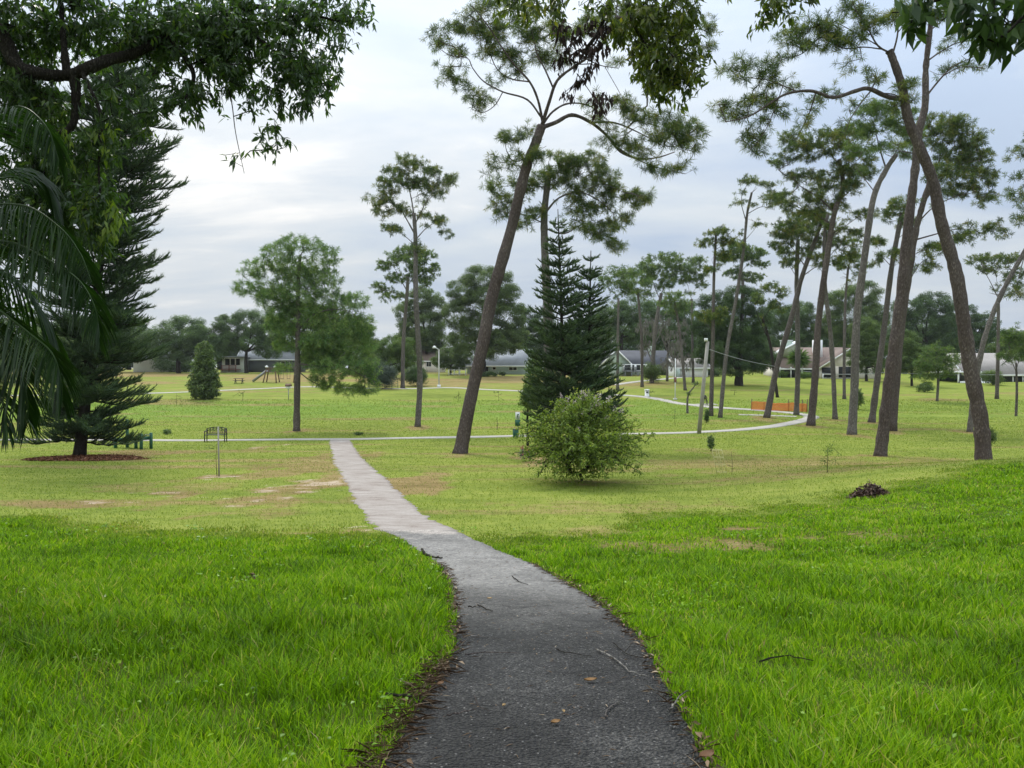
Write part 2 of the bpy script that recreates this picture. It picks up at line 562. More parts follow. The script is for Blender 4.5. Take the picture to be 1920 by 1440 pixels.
M['glass'] = plain('dark_window_glass', (0.018, 0.022, 0.025), 0.12, 0.3, 1.0, spec=0.6)
M['shade'] = plain('dark_screened_opening', (0.022, 0.024, 0.024), 0.7, 0.3)
M['green_paint'] = plain('green_paint', (0.030, 0.120, 0.075), 0.5, 0.2)
M['black_metal'] = plain('black_metal', (0.022, 0.022, 0.020), 0.45, 0.3, spec=0.4)
M['brown_wood'] = plain('brown_wood', (0.13, 0.085, 0.055), 0.8, 0.3, 8, bump=0.3)
M['red_wood'] = plain('red_stained_wood', (0.25, 0.095, 0.07), 0.7, 0.25, 8)
M['concrete_thing'] = plain('concrete_block', (0.50, 0.49, 0.46), 0.85, 0.15, 6)
# ------------------------------------------------------------------ tree growing
class Skel:
    def __init__(s, rng):
        s.rng = rng
        s.p, s.par, s.r, s.free = [], [], [], []
        s.tubes = []

    def chain(s, pts, r0, r1, parent=-1, usable=0.0, n=6, flare=1.0, k=8, taper=1.0):
        """a hand-laid limb; usable = fraction of its length below which nothing sprouts"""
        q = spline(pts, n)
        L = np.concatenate([[0], np.cumsum(np.linalg.norm(np.diff(q, axis=0), axis=1))]); L /= max(L[-1], 1e-6)
        r = r0 + (r1 - r0) * L ** taper
        if flare != 1.0:
            r = r * (1 + (flare - 1) * np.exp(-L * 42))
        r = r * (1 + 0.045 * s.rng.standard_normal(len(r)) + 0.04 * np.sin(np.arange(len(r)) * 1.7 + s.rng.uniform(0, 6)))
        s.tubes.append((q, r, k))
        prev = parent
        for i in range(len(q)):
            s.p.append(q[i]); s.par.append(prev); s.r.append(r[i]); s.free.append(L[i] >= usable)
            prev = len(s.p) - 1
        return prev

    def nearest(s, pt):
        a = np.array(s.p)
        return int(np.argmin(np.linalg.norm(a - pt, axis=1)))

    def grow(s, targets, seg=0.6, wob=0.12, rtip=0.006, expo=0.45, sag=0.0, rmax=1e9):
        rng = s.rng
        n0 = len(s.p)
        T = np.asarray(targets, float)
        cap = n0 + len(T) * 40
        A = np.full((cap, 3), 1e6); A[:n0] = np.array(s.p)
        free = np.zeros(cap, bool); free[:n0] = s.free
        par = list(s.par)
        base = A[:n0][free[:n0]]
        dmin = np.array([np.min(np.linalg.norm(base - t, axis=1)) for t in T]) if len(T) else []
        n = n0
        tips, dirs = [], []
        for i in np.argsort(dmin):
            t = T[i]
            d = np.linalg.norm(A[:n] - t, axis=1)
            d[~free[:n]] = 1e6
            j = int(np.argmin(d)); L = d[j]
            m = int(min(30, max(1, round(L / seg))))
            a = A[j]
            side = rng.standard_normal(3) * wob * L
            u = np.linspace(0, 1, m + 1)[1:, None]
            pts = a + (t - a) * u + side * np.sin(u * math.pi) - UP * sag * L * np.sin(u * math.pi)
            if m > 2:
                pts[:-1] += rng.standard_normal((m - 1, 3)) * 0.10 * seg
            prev = j
            for q in pts:
                if n >= cap: break
                A[n] = q; free[n] = True; par.append(prev); prev = n; n += 1
            tips.append(pts[-1]); dirs.append(nrm(pts[-1] - (pts[-2] if m > 1 else a)))
        cnt = np.zeros(n)
        haskid = np.zeros(n, bool)
        for k in range(n0, n): haskid[par[k]] = True
        for k in range(n - 1, n0 - 1, -1):
            if not haskid[k]: cnt[k] += 1
            if par[k] >= 0: cnt[par[k]] += cnt[k]
        r = np.minimum(rtip * np.maximum(cnt, 1) ** expo, rmax)
        r[:n0] = s.r
        s.tw = []
        for k in range(n0, n):
            pr = r[par[k]] if par[k] >= n0 else min(s.r[par[k]], r[k] * 1.15)
            s.tw.append((A[par[k]], A[k], min(pr, r[k] * 1.6), r[k]))
        return np.array(tips), np.array(dirs)

    def build(s, mb, rmin=0.0):
        for q, r, k in s.tubes:
            mb.tube(q, np.maximum(r, rmin), k)
        tw = getattr(s, 'tw', [])
        if tw:
            p0 = np.array([x[0] for x in tw]); p1 = np.array([x[1] for x in tw])
            r0 = np.array([x[2] for x in tw]); r1 = np.array([x[3] for x in tw])
            big = r1 > 0.03
            for msk, k in ((big, 6), (~big, 4)):
                mb.segs(p0[msk], p1[msk], np.maximum(r0[msk], rmin), np.maximum(r1[msk], rmin), k)
        return mb


def needles(mb, tips, dirs, n, length, width, rng, fwd=0.7, upb=0.15, tint=(0.0, 1.0)):
    """tufts of long needles radiating from shoot tips"""
    T = len(tips)
    if T == 0:
        return
    d = nrm(rng.standard_normal((T, n, 3)) + dirs[:, None] * fwd + UP * upb)
    L = length * rng.uniform(0.65, 1.1, (T, n, 1)) * rng.uniform(0.75, 1.15, (T, 1, 1))
    st = tips[:, None] - dirs[:, None] * rng.uniform(0, 0.5, (T, n, 1)) * length
    side = nrm(np.cross(d, rng.standard_normal((T, n, 3)))) * width * 0.5
    end = st + d * L
    mid = st + d * L * 0.55
    end = end - UP * (L * 0.10)
    v = np.stack([st - side * 0.5, mid - side, end, mid + side], 2).reshape(-1, 3)
    f = np.arange(T * n * 4).reshape(-1, 4)
    tt = np.repeat(np.clip(rng.uniform(tint[0], tint[1], T)[:, None] + rng.standard_normal((T, n)) * 0.12, 0, 1).ravel(), 4)
    mb.add(v, f4=f, tint=tt)


def leaves(mb, cen, axis, normal, length, width, rng, tint, fold=0.15):
    """folded lance-shaped leaves: 4 vertices, two faces meeting on the midrib"""
    n = len(cen)
    axis = nrm(axis)
    sd_ = nrm(np.cross(axis, normal)); nn = np.cross(sd_, axis)
    L = (length * rng.uniform(0.7, 1.2, n))[:, None]; W = (width * rng.uniform(0.75, 1.2, n))[:, None]
    b = cen; t = cen + axis * L - UP * L * 0.12
    m = cen + axis * L * 0.45
    l = m - sd_ * W * 0.5 + nn * W * fold; r = m + sd_ * W * 0.5 + nn * W * fold
    v = np.stack([b, l, t, r], 1).reshape(-1, 3)
    i = np.arange(n) * 4
    f = np.concatenate([np.stack([i, i + 2, i + 1], -1), np.stack([i, i + 3, i + 2], -1)])
    mb.add(v, f3=f, tint=np.repeat(np.clip(tint, 0, 1), 4))


def in_blobs(blobs, D, rng, n_of, shell=0.5, zs=1.0, dscale=1.0, sub=0, sig=0.2):
    """points inside ellipsoids given in picture measure round depth D -> world points"""
    o = []
    for b in blobs:
        px, py, rx, ry = b[:4]
        dy = b[4] if len(b) > 4 else 0.0
        c = P(px, py, D + dy); m = (D + dy) / F
        n = n_of(rx * m, ry * m)
        if sub:
            k = max(1, n // sub)
            u = (nrm(rng.standard_normal((k, 3))) * rng.uniform(0, 1, (k, 1)) ** (1 / 3.0 * shell))[rng.integers(0, k, n)]
            o.append(c + u * np.array([rx * m, max(rx, ry * 0.8) * m * dscale, ry * m * zs]) + rng.standard_normal((n, 3)) * sig * np.array([1, 1, 0.55])); continue
        u = nrm(rng.standard_normal((n, 3))) * rng.uniform(0, 1, (n, 1)) ** (1 / 3.0 * shell)
        o.append(c + u * np.array([rx * m, max(rx, ry * 0.8) * m * dscale, ry * m * zs]))
    return np.vstack(o) if o else np.zeros((0, 3))


def polyline(pts, D, dy0=0.0, dyrate=0.0):
    o = []
    acc = 0.0
    prev = None
    for q in pts:
        if prev is not None:
            acc += math.hypot(q[0] - prev[0], q[1] - prev[1]) * D / F
        prev = q
        o.append(P(q[0], q[1], D + dy0 + dyrate * acc + (q[2] if len(q) > 2 else 0)))
    return np.array(o)


def pine(label, trunk, rpx, limbs, blobs, D=None, cat='pine tree', group='pines on the park lawn', bark='pine_bark', mat='pine',
         cover=1.7, seed=1, usable=0.5, name='pine_tree', rlimb=None, tuft=0.36, dscale=0.85, base_dy=0.0, extra=0.7, sub=6):
    rng = np.random.default_rng(seed)
    if D is None:
        D = hit(*trunk[0])[1]
    m = D / F
    pts = polyline(trunk, D)
    pts[1:, 1] += np.cumsum(rng.standard_normal(len(pts) - 1) * 0.012 * D / max(1, len(pts)))
    pts[1:-1, 0] += rng.standard_normal(len(pts) - 2) * 0.05
    base = on_ground(pts[0, 0], D)
    pts[0] = base - UP * 0.15
    root = empty(name, base, label, cat, group)
    sk = Skel(rng)
    sk.chain(pts, rpx[0] * 0.80 * m / 2, rpx[1] * m / 2, usable=usable, n=8, flare=1.32, k=14, taper=1.7)
    for lb in limbs:
        p = np.array(lb[0] if isinstance(lb, dict) else lb, dtype=object)
        pl = polyline(lb, D, 0.0, rng.uniform(-0.5, 0.5) * dscale)
        j = sk.nearest(pl[0])
        off = np.array(sk.p[j]) - pl[0]
        pl = pl + off * np.linspace(1, 0.0, len(pl))[:, None]
        r0 = min(sk.r[j] * 0.72, max(0.03, 0.016 * np.sum(np.linalg.norm(np.diff(pl, axis=0), axis=1)) ** 0.9))
        pl[0] = np.array(sk.p[j])
        sk.chain(pl, r0, max(0.014, r0 * 0.25), parent=j, usable=0.18, n=5, k=7)
    for _ in range(7):
        j = rng.integers(int(len(pts) * 0.0 + len(sk.p) * 0.3), len(sk.p))
        a = rng.uniform(0, 6.28); d = np.array([math.cos(a), math.sin(a) * 0.6, rng.uniform(-0.1, 0.7)]); L = rng.uniform(0.25, 1.1)
        q = np.array(sk.p[j]); e = q + d * L
        sk.chain([q, q + d * L * 0.5 + rng.standard_normal(3) * 0.06, e + rng.standard_normal(3) * 0.08], min(0.035, sk.r[j] * 0.4), 0.010, parent=int(j), usable=2.0, n=3, k=5)
    blobs = list(blobs)
    for lb in limbs:
        q = spline(np.array([z[:2] for z in lb], float), 6)
        for t in rng.uniform(0.35, 1.0, max(2, int(len(lb) * extra))):
            c = q[int(t * (len(q) - 1))]; e = rng.uniform(0.7, 1.25) * (0.55 / m) ** 0.8 * 1.05
            blobs.append((c[0] + rng.normal(0, 0.6) * e, c[1] - abs(rng.normal(0, 0.7)) * e, e, e * 0.55))
    bl = [b if len(b) > 4 else (*b, rng.uniform(-0.7, 0.7) * max(b[2], 14) * m * 0.8 * dscale) for b in blobs]
    T = in_blobs(bl, D, rng, lambda a, c: max(4, int(cover * a * c / tuft ** 2 * 14.0)), 0.75, dscale=dscale, sub=sub, sig=tuft * 0.74)
    tips, dirs = sk.grow(T, seg=0.45, wob=0.14, rtip=0.007, expo=0.50, sag=0.05, rmax=0.10)
    tb = sk.build(MB(), rmin=0.24 * m)
    obj('trunk', tb, M[bark], root, True, base)
    nb = MB()
    nn = 32 if D < 50 else (24 if D < 75 else 15)
    needles(nb, tips, dirs, nn, tuft, max(0.018, 0.74 * m), rng)
    obj('crown', nb, M[mat], root, False, base)
    return root


def leaf_crown(mb, centers, cr, per, size, rng, flat=0.75, tintc=None, aspect=0.6):
    K = len(centers)
    if K == 0:
        return
    u = nrm(rng.standard_normal((K, per, 3)))
    rad = rng.uniform(0.25, 1.0, (K, per, 1)) ** 0.6
    off = u * rad * cr * np.array([1, 1, flat]) * rng.uniform(0.7, 1.25, (K, 1, 1))
    c = (centers[:, None] + off).reshape(-1, 3)
    normal = nrm((u * 0.7 + UP * 0.55 + rng.standard_normal((K, per, 3)) * 0.55).reshape(-1, 3))
    axis = np.cross(normal, nrm(rng.standard_normal(normal.shape)))
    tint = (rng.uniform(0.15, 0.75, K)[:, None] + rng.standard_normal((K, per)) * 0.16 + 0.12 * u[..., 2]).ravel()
    leaves(mb, c, axis, normal, size, size * aspect, rng, tint, 0.1)


def broadleaf(label, bx, D, blobs, mat='mid', cover=3.0, leaf=None, seed=1, cat='tree', group='trees behind the houses', bark='oak_bark',
              name='broadleaf_tree', rpx=6, top=None, cl=0.9, forks=4, zbase=None, crown_name='crown', trunk_lean=0.0, cdens=1.0):
    rng = np.random.default_rng(seed)
    m = D / F
    X = (bx - CX) / F * D
    base = on_ground(X, D)
    root = empty(name, base, label, cat, group)
    leaf = leaf or max(0.10, 1.9 * m)
    cx = np.mean([b[0] for b in blobs]); lowest = max(b[1] + b[3] * 0.3 for b in blobs)
    sk = Skel(rng)
    fork = P(bx + trunk_lean, min(lowest, HOR + (EYE - base[2] - 0.8) / D * F), D)
    fork[2] = max(fork[2], base[2] + 0.5)
    j = sk.chain([base - UP * 0.2, (base + fork) / 2 + rng.standard_normal(3) * 0.08, fork], rpx * m / 2, rpx * m / 2 * 0.75, n=5, usable=0.8, flare=1.3, k=10)
    big = sorted(blobs, key=lambda b: -b[2] * b[3])[:forks + 2]
    for b in big:
        c = P(b[0], b[1] + b[3] * 0.2, D + rng.uniform(-0.5, 0.5) * b[2] * m)
        q = np.array([fork, fork * 0.45 + c * 0.55 + UP * rng.uniform(0.0, 0.12) * np.linalg.norm(c - fork) + rng.standard_normal(3) * 0.2, c])
        sk.chain(q, rpx * m / 2 * 0.55, 0.05, parent=j, usable=0.3, n=5, k=6)
    cr = cl * max(0.5, min(1.6, 0.16 * np.mean([b[2] for b in blobs]) * m * 2.2))
    cr *= 0.8
    K = lambda a, c: max(6, int(cdens * 6.0 * a * c / cr ** 2))
    C = in_blobs(blobs, D, rng, K, 0.62)
    tips, dirs = sk.grow(C, seg=1.0, wob=0.12, rtip=0.02, expo=0.42, rmax=rpx * m * 0.3)
    obj('trunk', sk.build(MB(), 0.2 * m), M[bark], root, True, base)
    mb = MB()
    per = max(8, int(cover * 3.14 * cr ** 2 / (leaf ** 2 * 0.3) * 0.36))
    leaf_crown(mb, C, cr, per, leaf, rng)
    obj(crown_name, mb, M[mat], root, False, base)
    return root


def araucaria(label, base, apex, R, tiers, mat='arau', seed=1, per=6, rise=0.12, droop=0.0, name='norfolk_pine', group=None, cat='conifer', bark='oak_bark',
              D=40.0, prof=None, t0=0.06, fine=1.0, blet=0.42, tail=0.35, trunk_r=0.2, jit=0.12, thick=1.0, q=5, nl=1.0, tpow=1.0):
    """whorled conifer: tiers of long flat branches carrying rope-like up-swept branchlets"""
    rng = np.random.default_rng(seed)
    m = D / F
    root = empty(name, base, label, cat, group)
    H = apex[2] - base[2]
    sk = Skel(rng)
    mid = (base + apex) / 2
    sk.chain([base - UP * 0.2, mid, apex], trunk_r, 0.02, n=12, flare=1.2, k=10)
    tb, nb = MB(), MB()
    P0, P1, R0, R1 = [], [], [], []
    for ti in range(tiers):
        f = t0 + (1 - t0) * (max(0.0, ti + rng.uniform(-0.3, 0.3)) / tiers) ** tpow
        f = min(max(f, 0.02), 0.985)
        c = base + (apex - base) * f
        Lr = R * (prof(f) if prof else (1 - f) ** 0.85)
        a0 = rng.uniform(0, 6.28)
        k = per if f < 0.9 else 4
        for b in range(k):
            az = a0 + b * 2 * math.pi / k + rng.uniform(-jit, jit) * 2
            L = Lr * rng.uniform(1 - jit * 1.6, 1 + jit)
            cb = c + (apex - base) / np.linalg.norm(apex - base) * rng.uniform(-1.5, 1.5) * jit
            h = np.array([math.cos(az), math.sin(az), 0.0])
            n = max(5, int(L / 0.16))
            u = np.linspace(0, 1, n)
            dr = droop * (1 - f)
            z = L * ((rise + rng.normal(0, 0.5 * jit)) * u - dr * u + 0.5 * (dr + 0.26) * u ** 2.4)
            sp = cb + h * (u * L * 0.97)[:, None] + UP * z[:, None] + rng.standard_normal((1, 3)) * 0.03
            sp[1:] += rng.standard_normal((n - 1, 3)) * 0.02
            rr = 0.012 + 0.012 * L * (1 - u)
            P0.append(sp[:-1]); P1.append(sp[1:]); R0.append(rr[:-1]); R1.append(rr[1:])
            side = np.array([-h[1], h[0], 0.0])
            nbr = max(3, int(L / 0.10 * fine))
            us = 0.12 + 0.88 * (np.arange(nbr) + rng.uniform(0, 0.5, nbr)) / nbr
            org = np.stack([np.interp(us, u, sp[:, qq]) for qq in range(3)], 1)
            sg = np.where(np.arange(nbr) % 2 == 0, 1.0, -1.0)
            bl = np.minimum(blet * L * (1.05 - us) + tail, 0.9) * rng.uniform(0.7, 1.15, nbr)
            d0 = nrm(side * sg[:, None] * rng.uniform(0.35, 1.0, nbr)[:, None] + h * 0.75 + UP * rng.uniform(-0.15, 0.55, nbr)[:, None])
            ns = 5
            w = np.linspace(0, 1, ns)
            pts = org[:, None] + d0[:, None] * (bl[:, None] * w)[..., None] + UP * (0.30 * bl[:, None] * w ** 2)[..., None]
            # rope of foliage + short needles
            a, e = pts[:, :-1].reshape(-1, 3), pts[:, 1:].reshape(-1, 3)
            rope = np.tile(np.array([0.030, 0.036, 0.034, 0.018]), nbr) * thick
            tint_b = np.repeat(np.clip(rng.uniform(0.1, 0.7, nbr) + 0.2 * us, 0, 1), ns - 1)
            nb.segs(a, e, rope, rope * 0.85, 3, tint=np.repeat(tint_b, 6) * 0.7)
            dd = nrm(e - a)
            dn = nrm(dd[:, None] * 0.8 + rng.standard_normal((len(a), q, 3)) * 0.6 + UP * 0.25)
            st = a[:, None] + (e - a)[:, None] * rng.uniform(0, 1, (len(a), q, 1))
            ln = rng.uniform(0.09, 0.16, (len(a), q, 1)) * nl
            sdv = nrm(np.cross(dn, rng.standard_normal(dn.shape))) * max(0.010, 0.42 * m)
            v = np.stack([st - sdv, st + sdv, st + dn * ln], 2).reshape(-1, 3)
            nb.add(v, f3=np.arange(len(v)).reshape(-1, 3), tint=np.repeat(np.clip(np.repeat(tint_b, q) + rng.uniform(0, 0.25, len(a) * q), 0, 1), 3))
    sk.build(tb)
    tb.segs(np.vstack(P0), np.vstack(P1), np.concatenate(R0), np.concatenate(R1), 4)
    obj('trunk', tb, M[bark], root, True, base)
    obj('crown', nb, M[mat], root, False, base)
    return root


def shrub(label, px, py, w, h, mat, seed, name='shrub', cat='shrub', group=None, D=None, leaf=None, cover=2.4, flower=None, shoots=0, zlow=0.12):
    """many-stemmed bush, w x h in picture measure, standing at pixel (px, py)"""
    rng = np.random.default_rng(seed)
    base = hit(px, py) if D is None else on_ground((px - CX) / F * D, D)
    D = base[1]; m = D / F
    W, H = w * m / 2, h * m
    root = empty(name, base, label, cat, group)
    sk = Skel(rng)
    sk.p.append(base + UP * 0.02); sk.par.append(-1); sk.r.append(0.03); sk.free.append(True)
    K = int(60 * max(1, (W * H) ** 0.5) * (1.5 if shoots else 1))
    u = nrm(rng.standard_normal((K, 3)))
    lump = 0.70 + 0.55 * fbm(u[:, 0] * 1.7 + 9 + seed, u[:, 2] * 1.7 + u[:, 1] + 9, seed, 2)
    u = u * (rng.uniform(0.2, 1, K) ** 0.5 * lump)[:, None]
    if shoots:
        u *= 0.92
        u[:, :2] *= (1.0 - 0.75 * np.clip(u[:, 2:3], 0, 1)) * (1.0 + 0.16 * np.clip(-u[:, 2:3], 0, 1))
    C = base + np.array([0, 0, H * (0.5 + zlow / 2)]) + u * np.array([W, W * 0.9, H * (0.5 - zlow / 2)])
    C[:, 2] = np.maximum(C[:, 2] + rng.uniform(-0.06, 0.08, K) * H, base[2] + 0.06)
    Cs = np.zeros((0, 3))
    for _ in range(shoots):
        az, el = rng.uniform(0, 6.28), rng.uniform(-0.30, 1.45)
        d = np.array([math.cos(az) * math.cos(el) * W, math.sin(az) * math.cos(el) * W, math.sin(el) * H * 0.5])
        c0 = base + UP * H * 0.42
        tt = np.linspace(0.5, rng.uniform(0.95, 1.42), 8)[:, None]
        Cs = np.vstack([Cs, c0 + d * tt - UP * 0.10 * (tt - 0.6) ** 2 * W * 2 + rng.standard_normal((8, 3)) * 0.025])
    Cs[:, 2] = np.maximum(Cs[:, 2], base[2] + 0.05) if len(Cs) else 0
    C = np.vstack([C, Cs]); nsh = len(Cs)
    tips, dirs = sk.grow(C, seg=0.3, wob=0.10, rtip=0.008, expo=0.4, rmax=0.06)
    obj('stems', sk.build(MB(), 0.1 * m), M['oak_bark'], root, True, base)
    leaf = leaf or max(0.05, 1.8 * m)
    cr = 0.30 * (W * H) ** 0.5
    per = max(10, int(cover * 3.14 * W * H * 2.2 / (leaf ** 2 * 0.35 * K)))
    mb = MB(); leaf_crown(mb, C[:K], cr * (0.7 if shoots else 1.0), per, leaf, rng, 0.85)
    if nsh:
        leaf_crown(mb, C[K:], 0.09, 11, leaf, rng, 1.0)
    obj('crown', mb, M[mat], root, False, base)
    if flower:
        fb = MB()
        top = C[np.argsort(-(C[:, 2] + 0.25 * H * rng.standard_normal(len(C)) + 0.2 * H * (np.arange(len(C)) >= K)))[:flower[1]]]
        leaf_crown(fb, top + UP * (0.1 if shoots else cr * 0.6), 0.085, 18, 0.05 * max(1, D / 40), rng, 1.2, aspect=0.9)
        obj('blossom', fb, M[flower[0]], root, False, base)
    return root
# ------------------------------------------------------------------ turf zones (which grass grows where)
_bp = np.array([hit(*q)[:2] for q in [(-250, 960), (0, 970), (250, 985), (450, 1000), (740, 1008), (880, 1000), (1100, 985), (1300, 958), (1500, 932), (1700, 900), (1850, 872), (2100, 868)]])
_bs, _bb = _bp[:, 0] / _bp[:, 1], _bp[:, 1]


def _patch(px, py, rx, ry, s):
    c = hit(px, py); a = hit(px, py - ry); b = hit(px, py + ry)
    return (c[0], c[1], rx * c[1] / F, max(0.15, (a[1] - b[1]) / 2), s)


BARE = [_patch(*q) for q in [(480, 937, 75, 8, 1.0), (560, 915, 90, 7, .8), (620, 905, 50, 10, .8), (655, 995, 50, 5, .9), (590, 1000, 40, 4, .6), (175, 941, 70, 4, .8), (300, 925, 50, 4, .6), (70, 946, 50, 3, .6),
                             (490, 840, 18, 3, .9), (410, 893, 30, 4, .7), (1030, 862, 25, 5, .5)]]
DRY = [_patch(*q) for q in [(790, 905, 75, 20, 1.0), (690, 850, 40, 8, .7), (480, 935, 160, 22, .8), (590, 870, 90, 25, .7), (640, 1000, 70, 12, .8), (1270, 1022, 170, 16, .6), (1390, 992, 70, 8, .7), (1120, 1000, 100, 10, .5), (250, 850, 120, 9, .8),
                            (100, 945, 160, 9, .8), (1020, 862, 60, 12, .8), (1600, 870, 400, 9, .55), (1450, 880, 220, 8, .5), (1500, 1010, 160, 8, .5), (1150, 950, 260, 14, .45), (1330, 845, 60, 6, .5), (700, 925, 70, 25, .5), (1700, 1010, 150, 10, .4), (1560, 1035, 40, 6, .5), (1860, 1030, 60, 8, .5), (40, 1190, 60, 22, .7), (120, 1260, 60, 20, .45), (230, 1370, 70, 20, .45), (460, 1250, 40, 10, .4), (1560, 1230, 60, 12, .4), (1330, 1180, 40, 10, .4), (1760, 1300, 60, 14, .4),
                            (330, 915, 200, 14, .5), (500, 960, 150, 10, .5)] + [(q[0], q[1], 28, 5, .75) for q in ((862, 852), (783, 802), (556, 809), (1650, 857), (1597, 817), (1520, 800), (1672, 810), (1437, 785), (1565, 788), (1635, 793), (1818, 811), (1092, 908))]]


_pr = np.random.default_rng(17)
BARE2 = []
for cx_, cy_, rx_, ry_, st_ in BARE:
    for _k in range(9):
        BARE2.append((cx_ + _pr.normal(0, 0.62) * rx_, cy_ + _pr.normal(0, 0.62) * ry_, rx_ * _pr.uniform(0.18, 0.5), ry_ * _pr.uniform(0.16, 0.5), st_ * _pr.uniform(0.8, 1.2)))
    DRY.append((cx_, cy_, rx_ * 1.25, ry_ * 1.35, 0.8))


def turf(x, y):
    x = np.asarray(x, float); y = np.asarray(y, float)
    s = x / np.maximum(y, 0.5)
    B = np.interp(s, _bs, _bb) + 2.4 * (fbm(x * 0.55, y * 0.3, 11) - 0.5) * (1 + y / 25)
    lush = 1 - ss(y, B - 3.5, B + 1.8)
    wob = fbm(x * 1.1 + 4, y * 0.7, 21, 5) - 0.5
    dry = np.zeros_like(x); bare = np.zeros_like(x)
    for arr, lst in ((dry, DRY), (bare, BARE2)):
        for cx, cy, rx, ry, st in lst:
            d = np.sqrt(((x - cx) / rx) ** 2 + ((y - cy) / ry) ** 2) + wob * 2.4
            arr[:] = np.maximum(arr, st * (1 - ss(d, 0.5, 1.15)))
    streak = fbm(x * 0.10 + 3, y * 0.55 + 8, 31)
    dry = np.maximum(dry, 0.62 * ss(streak, 0.52, 0.75) * (1 - lush) * ss(y, 14, 20))
    bare = np.minimum(bare, 0.85)
    # brown slope below the houses
    dry = np.maximum(dry, 0.75 * ss(y, 104, 116) * ss(fbm(x / 14 + 2, y / 9, 41), 0.30, 0.62) * (1 - ss(x, 18, 34)))
    green = ss(y, 66, 72) * (1 - ss(y, 84, 92)) * (0.55 + 0.45 * fbm(x / 18, y / 1.6, 51)) * (1 - ss(x, 8, 30) * 0.6)
    return lush, dry, bare, green


# ground sheet
def _axis(parts):
    o = [np.arange(a, b, st) for a, b, st in parts]
    return np.concatenate(o)


gxp = np.concatenate([np.arange(0, 24, 0.32), np.arange(24, 70, 0.8), np.arange(70, 140, 3.0), np.geomspace(140, 1800, 16)])
gx = np.concatenate([-gxp[:0:-1], gxp])
gy = np.concatenate([-np.geomspace(26, 400, 8)[::-1], np.arange(-25, 1, 1.0), np.arange(1, 30, 0.25), np.arange(30, 64, 0.5), np.arange(64, 130, 1.2), np.arange(130, 210, 4), np.geomspace(214, 2500, 18)])
GX, GY = np.meshgrid(gx, gy)
GZ = ground(GX, GY)
lu, dr_, ba, gr_ = turf(GX.ravel(), GY.ravel())
gm = MB()
nx = len(gx)
ii = (np.arange(len(gy) - 1)[:, None] * nx + np.arange(nx - 1)[None]).ravel()
gm.add(np.stack([GX.ravel(), GY.ravel(), GZ.ravel()], 1), f4=np.stack([ii, ii + 1, ii + nx + 1, ii + nx], -1), lush=lu, dry=dr_, bare=ba, green=gr_)

m = Mat('turf')
nA = m.noise(2.2, 6, 0.65, kind='World')
nB = m.noise(0.35, 4, 0.6, kind='World', sc=(0.6, 1.4, 1))
nC = m.noise(14.0, 4, 0.7, kind='World', sc=(1, 0.8, 1))
nE = m.noise(0.22, 5, 0.65, kind='World', sc=(0.35, 2.2, 1), dist=0.6)
nF = m.noise(0.9, 5, 0.7, kind='World', sc=(0.5, 1.6, 1))
f = m.math('ADD', m.math('ADD', m.math('MULTIPLY', nA, 0.22), m.math('MULTIPLY', nF, 0.30)), m.math('ADD', m.math('MULTIPLY', nB, 0.16), m.math('ADD', m.math('MULTIPLY', nC, 0.12), m.math('MULTIPLY', nE, 0.20))))
olive = m.ramp(f, [(0.36, (0.085, 0.120, 0.020)), (0.46, (0.155, 0.198, 0.034)), (0.54, (0.215, 0.250, 0.046)), (0.64, (0.29, 0.28, 0.085))])
lushc = m.ramp(f, [(0.36, (0.028, 0.046, 0.006)), (0.50, (0.062, 0.098, 0.010)), (0.64, (0.120, 0.150, 0.025))])
greenc = m.ramp(f, [(0.38, (0.085, 0.155, 0.024)), (0.50, (0.140, 0.225, 0.036)), (0.62, (0.205, 0.265, 0.050))])
dryc = m.ramp(f, [(0.36, (0.120, 0.078, 0.036)), (0.5, (0.250, 0.160, 0.080)), (0.64, (0.36, 0.25, 0.15))])
sand = m.ramp(f, [(0.38, (0.30, 0.21, 0.14)), (0.5, (0.46, 0.36, 0.28)), (0.62, (0.60, 0.50, 0.42))])


nD = m.noise(5.0, 6, 0.75, kind='World', sc=(0.45, 1.3, 1))


def brk(name, gain, thr=0.5):
    """attribute mask broken up by fine noise"""
    a = m.math('ADD', m.attr(name), m.math('MULTIPLY', m.math('SUBTRACT', m.math('ADD', m.math('MULTIPLY', nC, 0.35), m.math('MULTIPLY', nD, 0.65)), 0.5), gain))
    return m.math('MULTIPLY', m.math('SUBTRACT', a, thr - 0.25), 2.0, clamp=True)


c = m.mix(m.attr('green'), olive, greenc)
c = m.mix(brk('lush', 0.8), c, lushc)
c = m.mix(m.math('MULTIPLY', brk('dry', 2.6), 0.8), c, dryc)
c = m.mix(m.math('MULTIPLY', brk('bare', 3.6, 0.66), 0.85), c, sand)
b = m.pbsdf(c, 0.95, 0.05, normal=m.bump(m.math('ADD', nC, m.math('MULTIPLY', nA, 1.5)), 0.7, 0.07))
M['turf'] = m.done(b.outputs[0])
g = obj('ground', gm, M['turf'], smooth=True)
tag(g, 'rolling park lawn dipping between the near bank and the houses', None, None, 'structure')

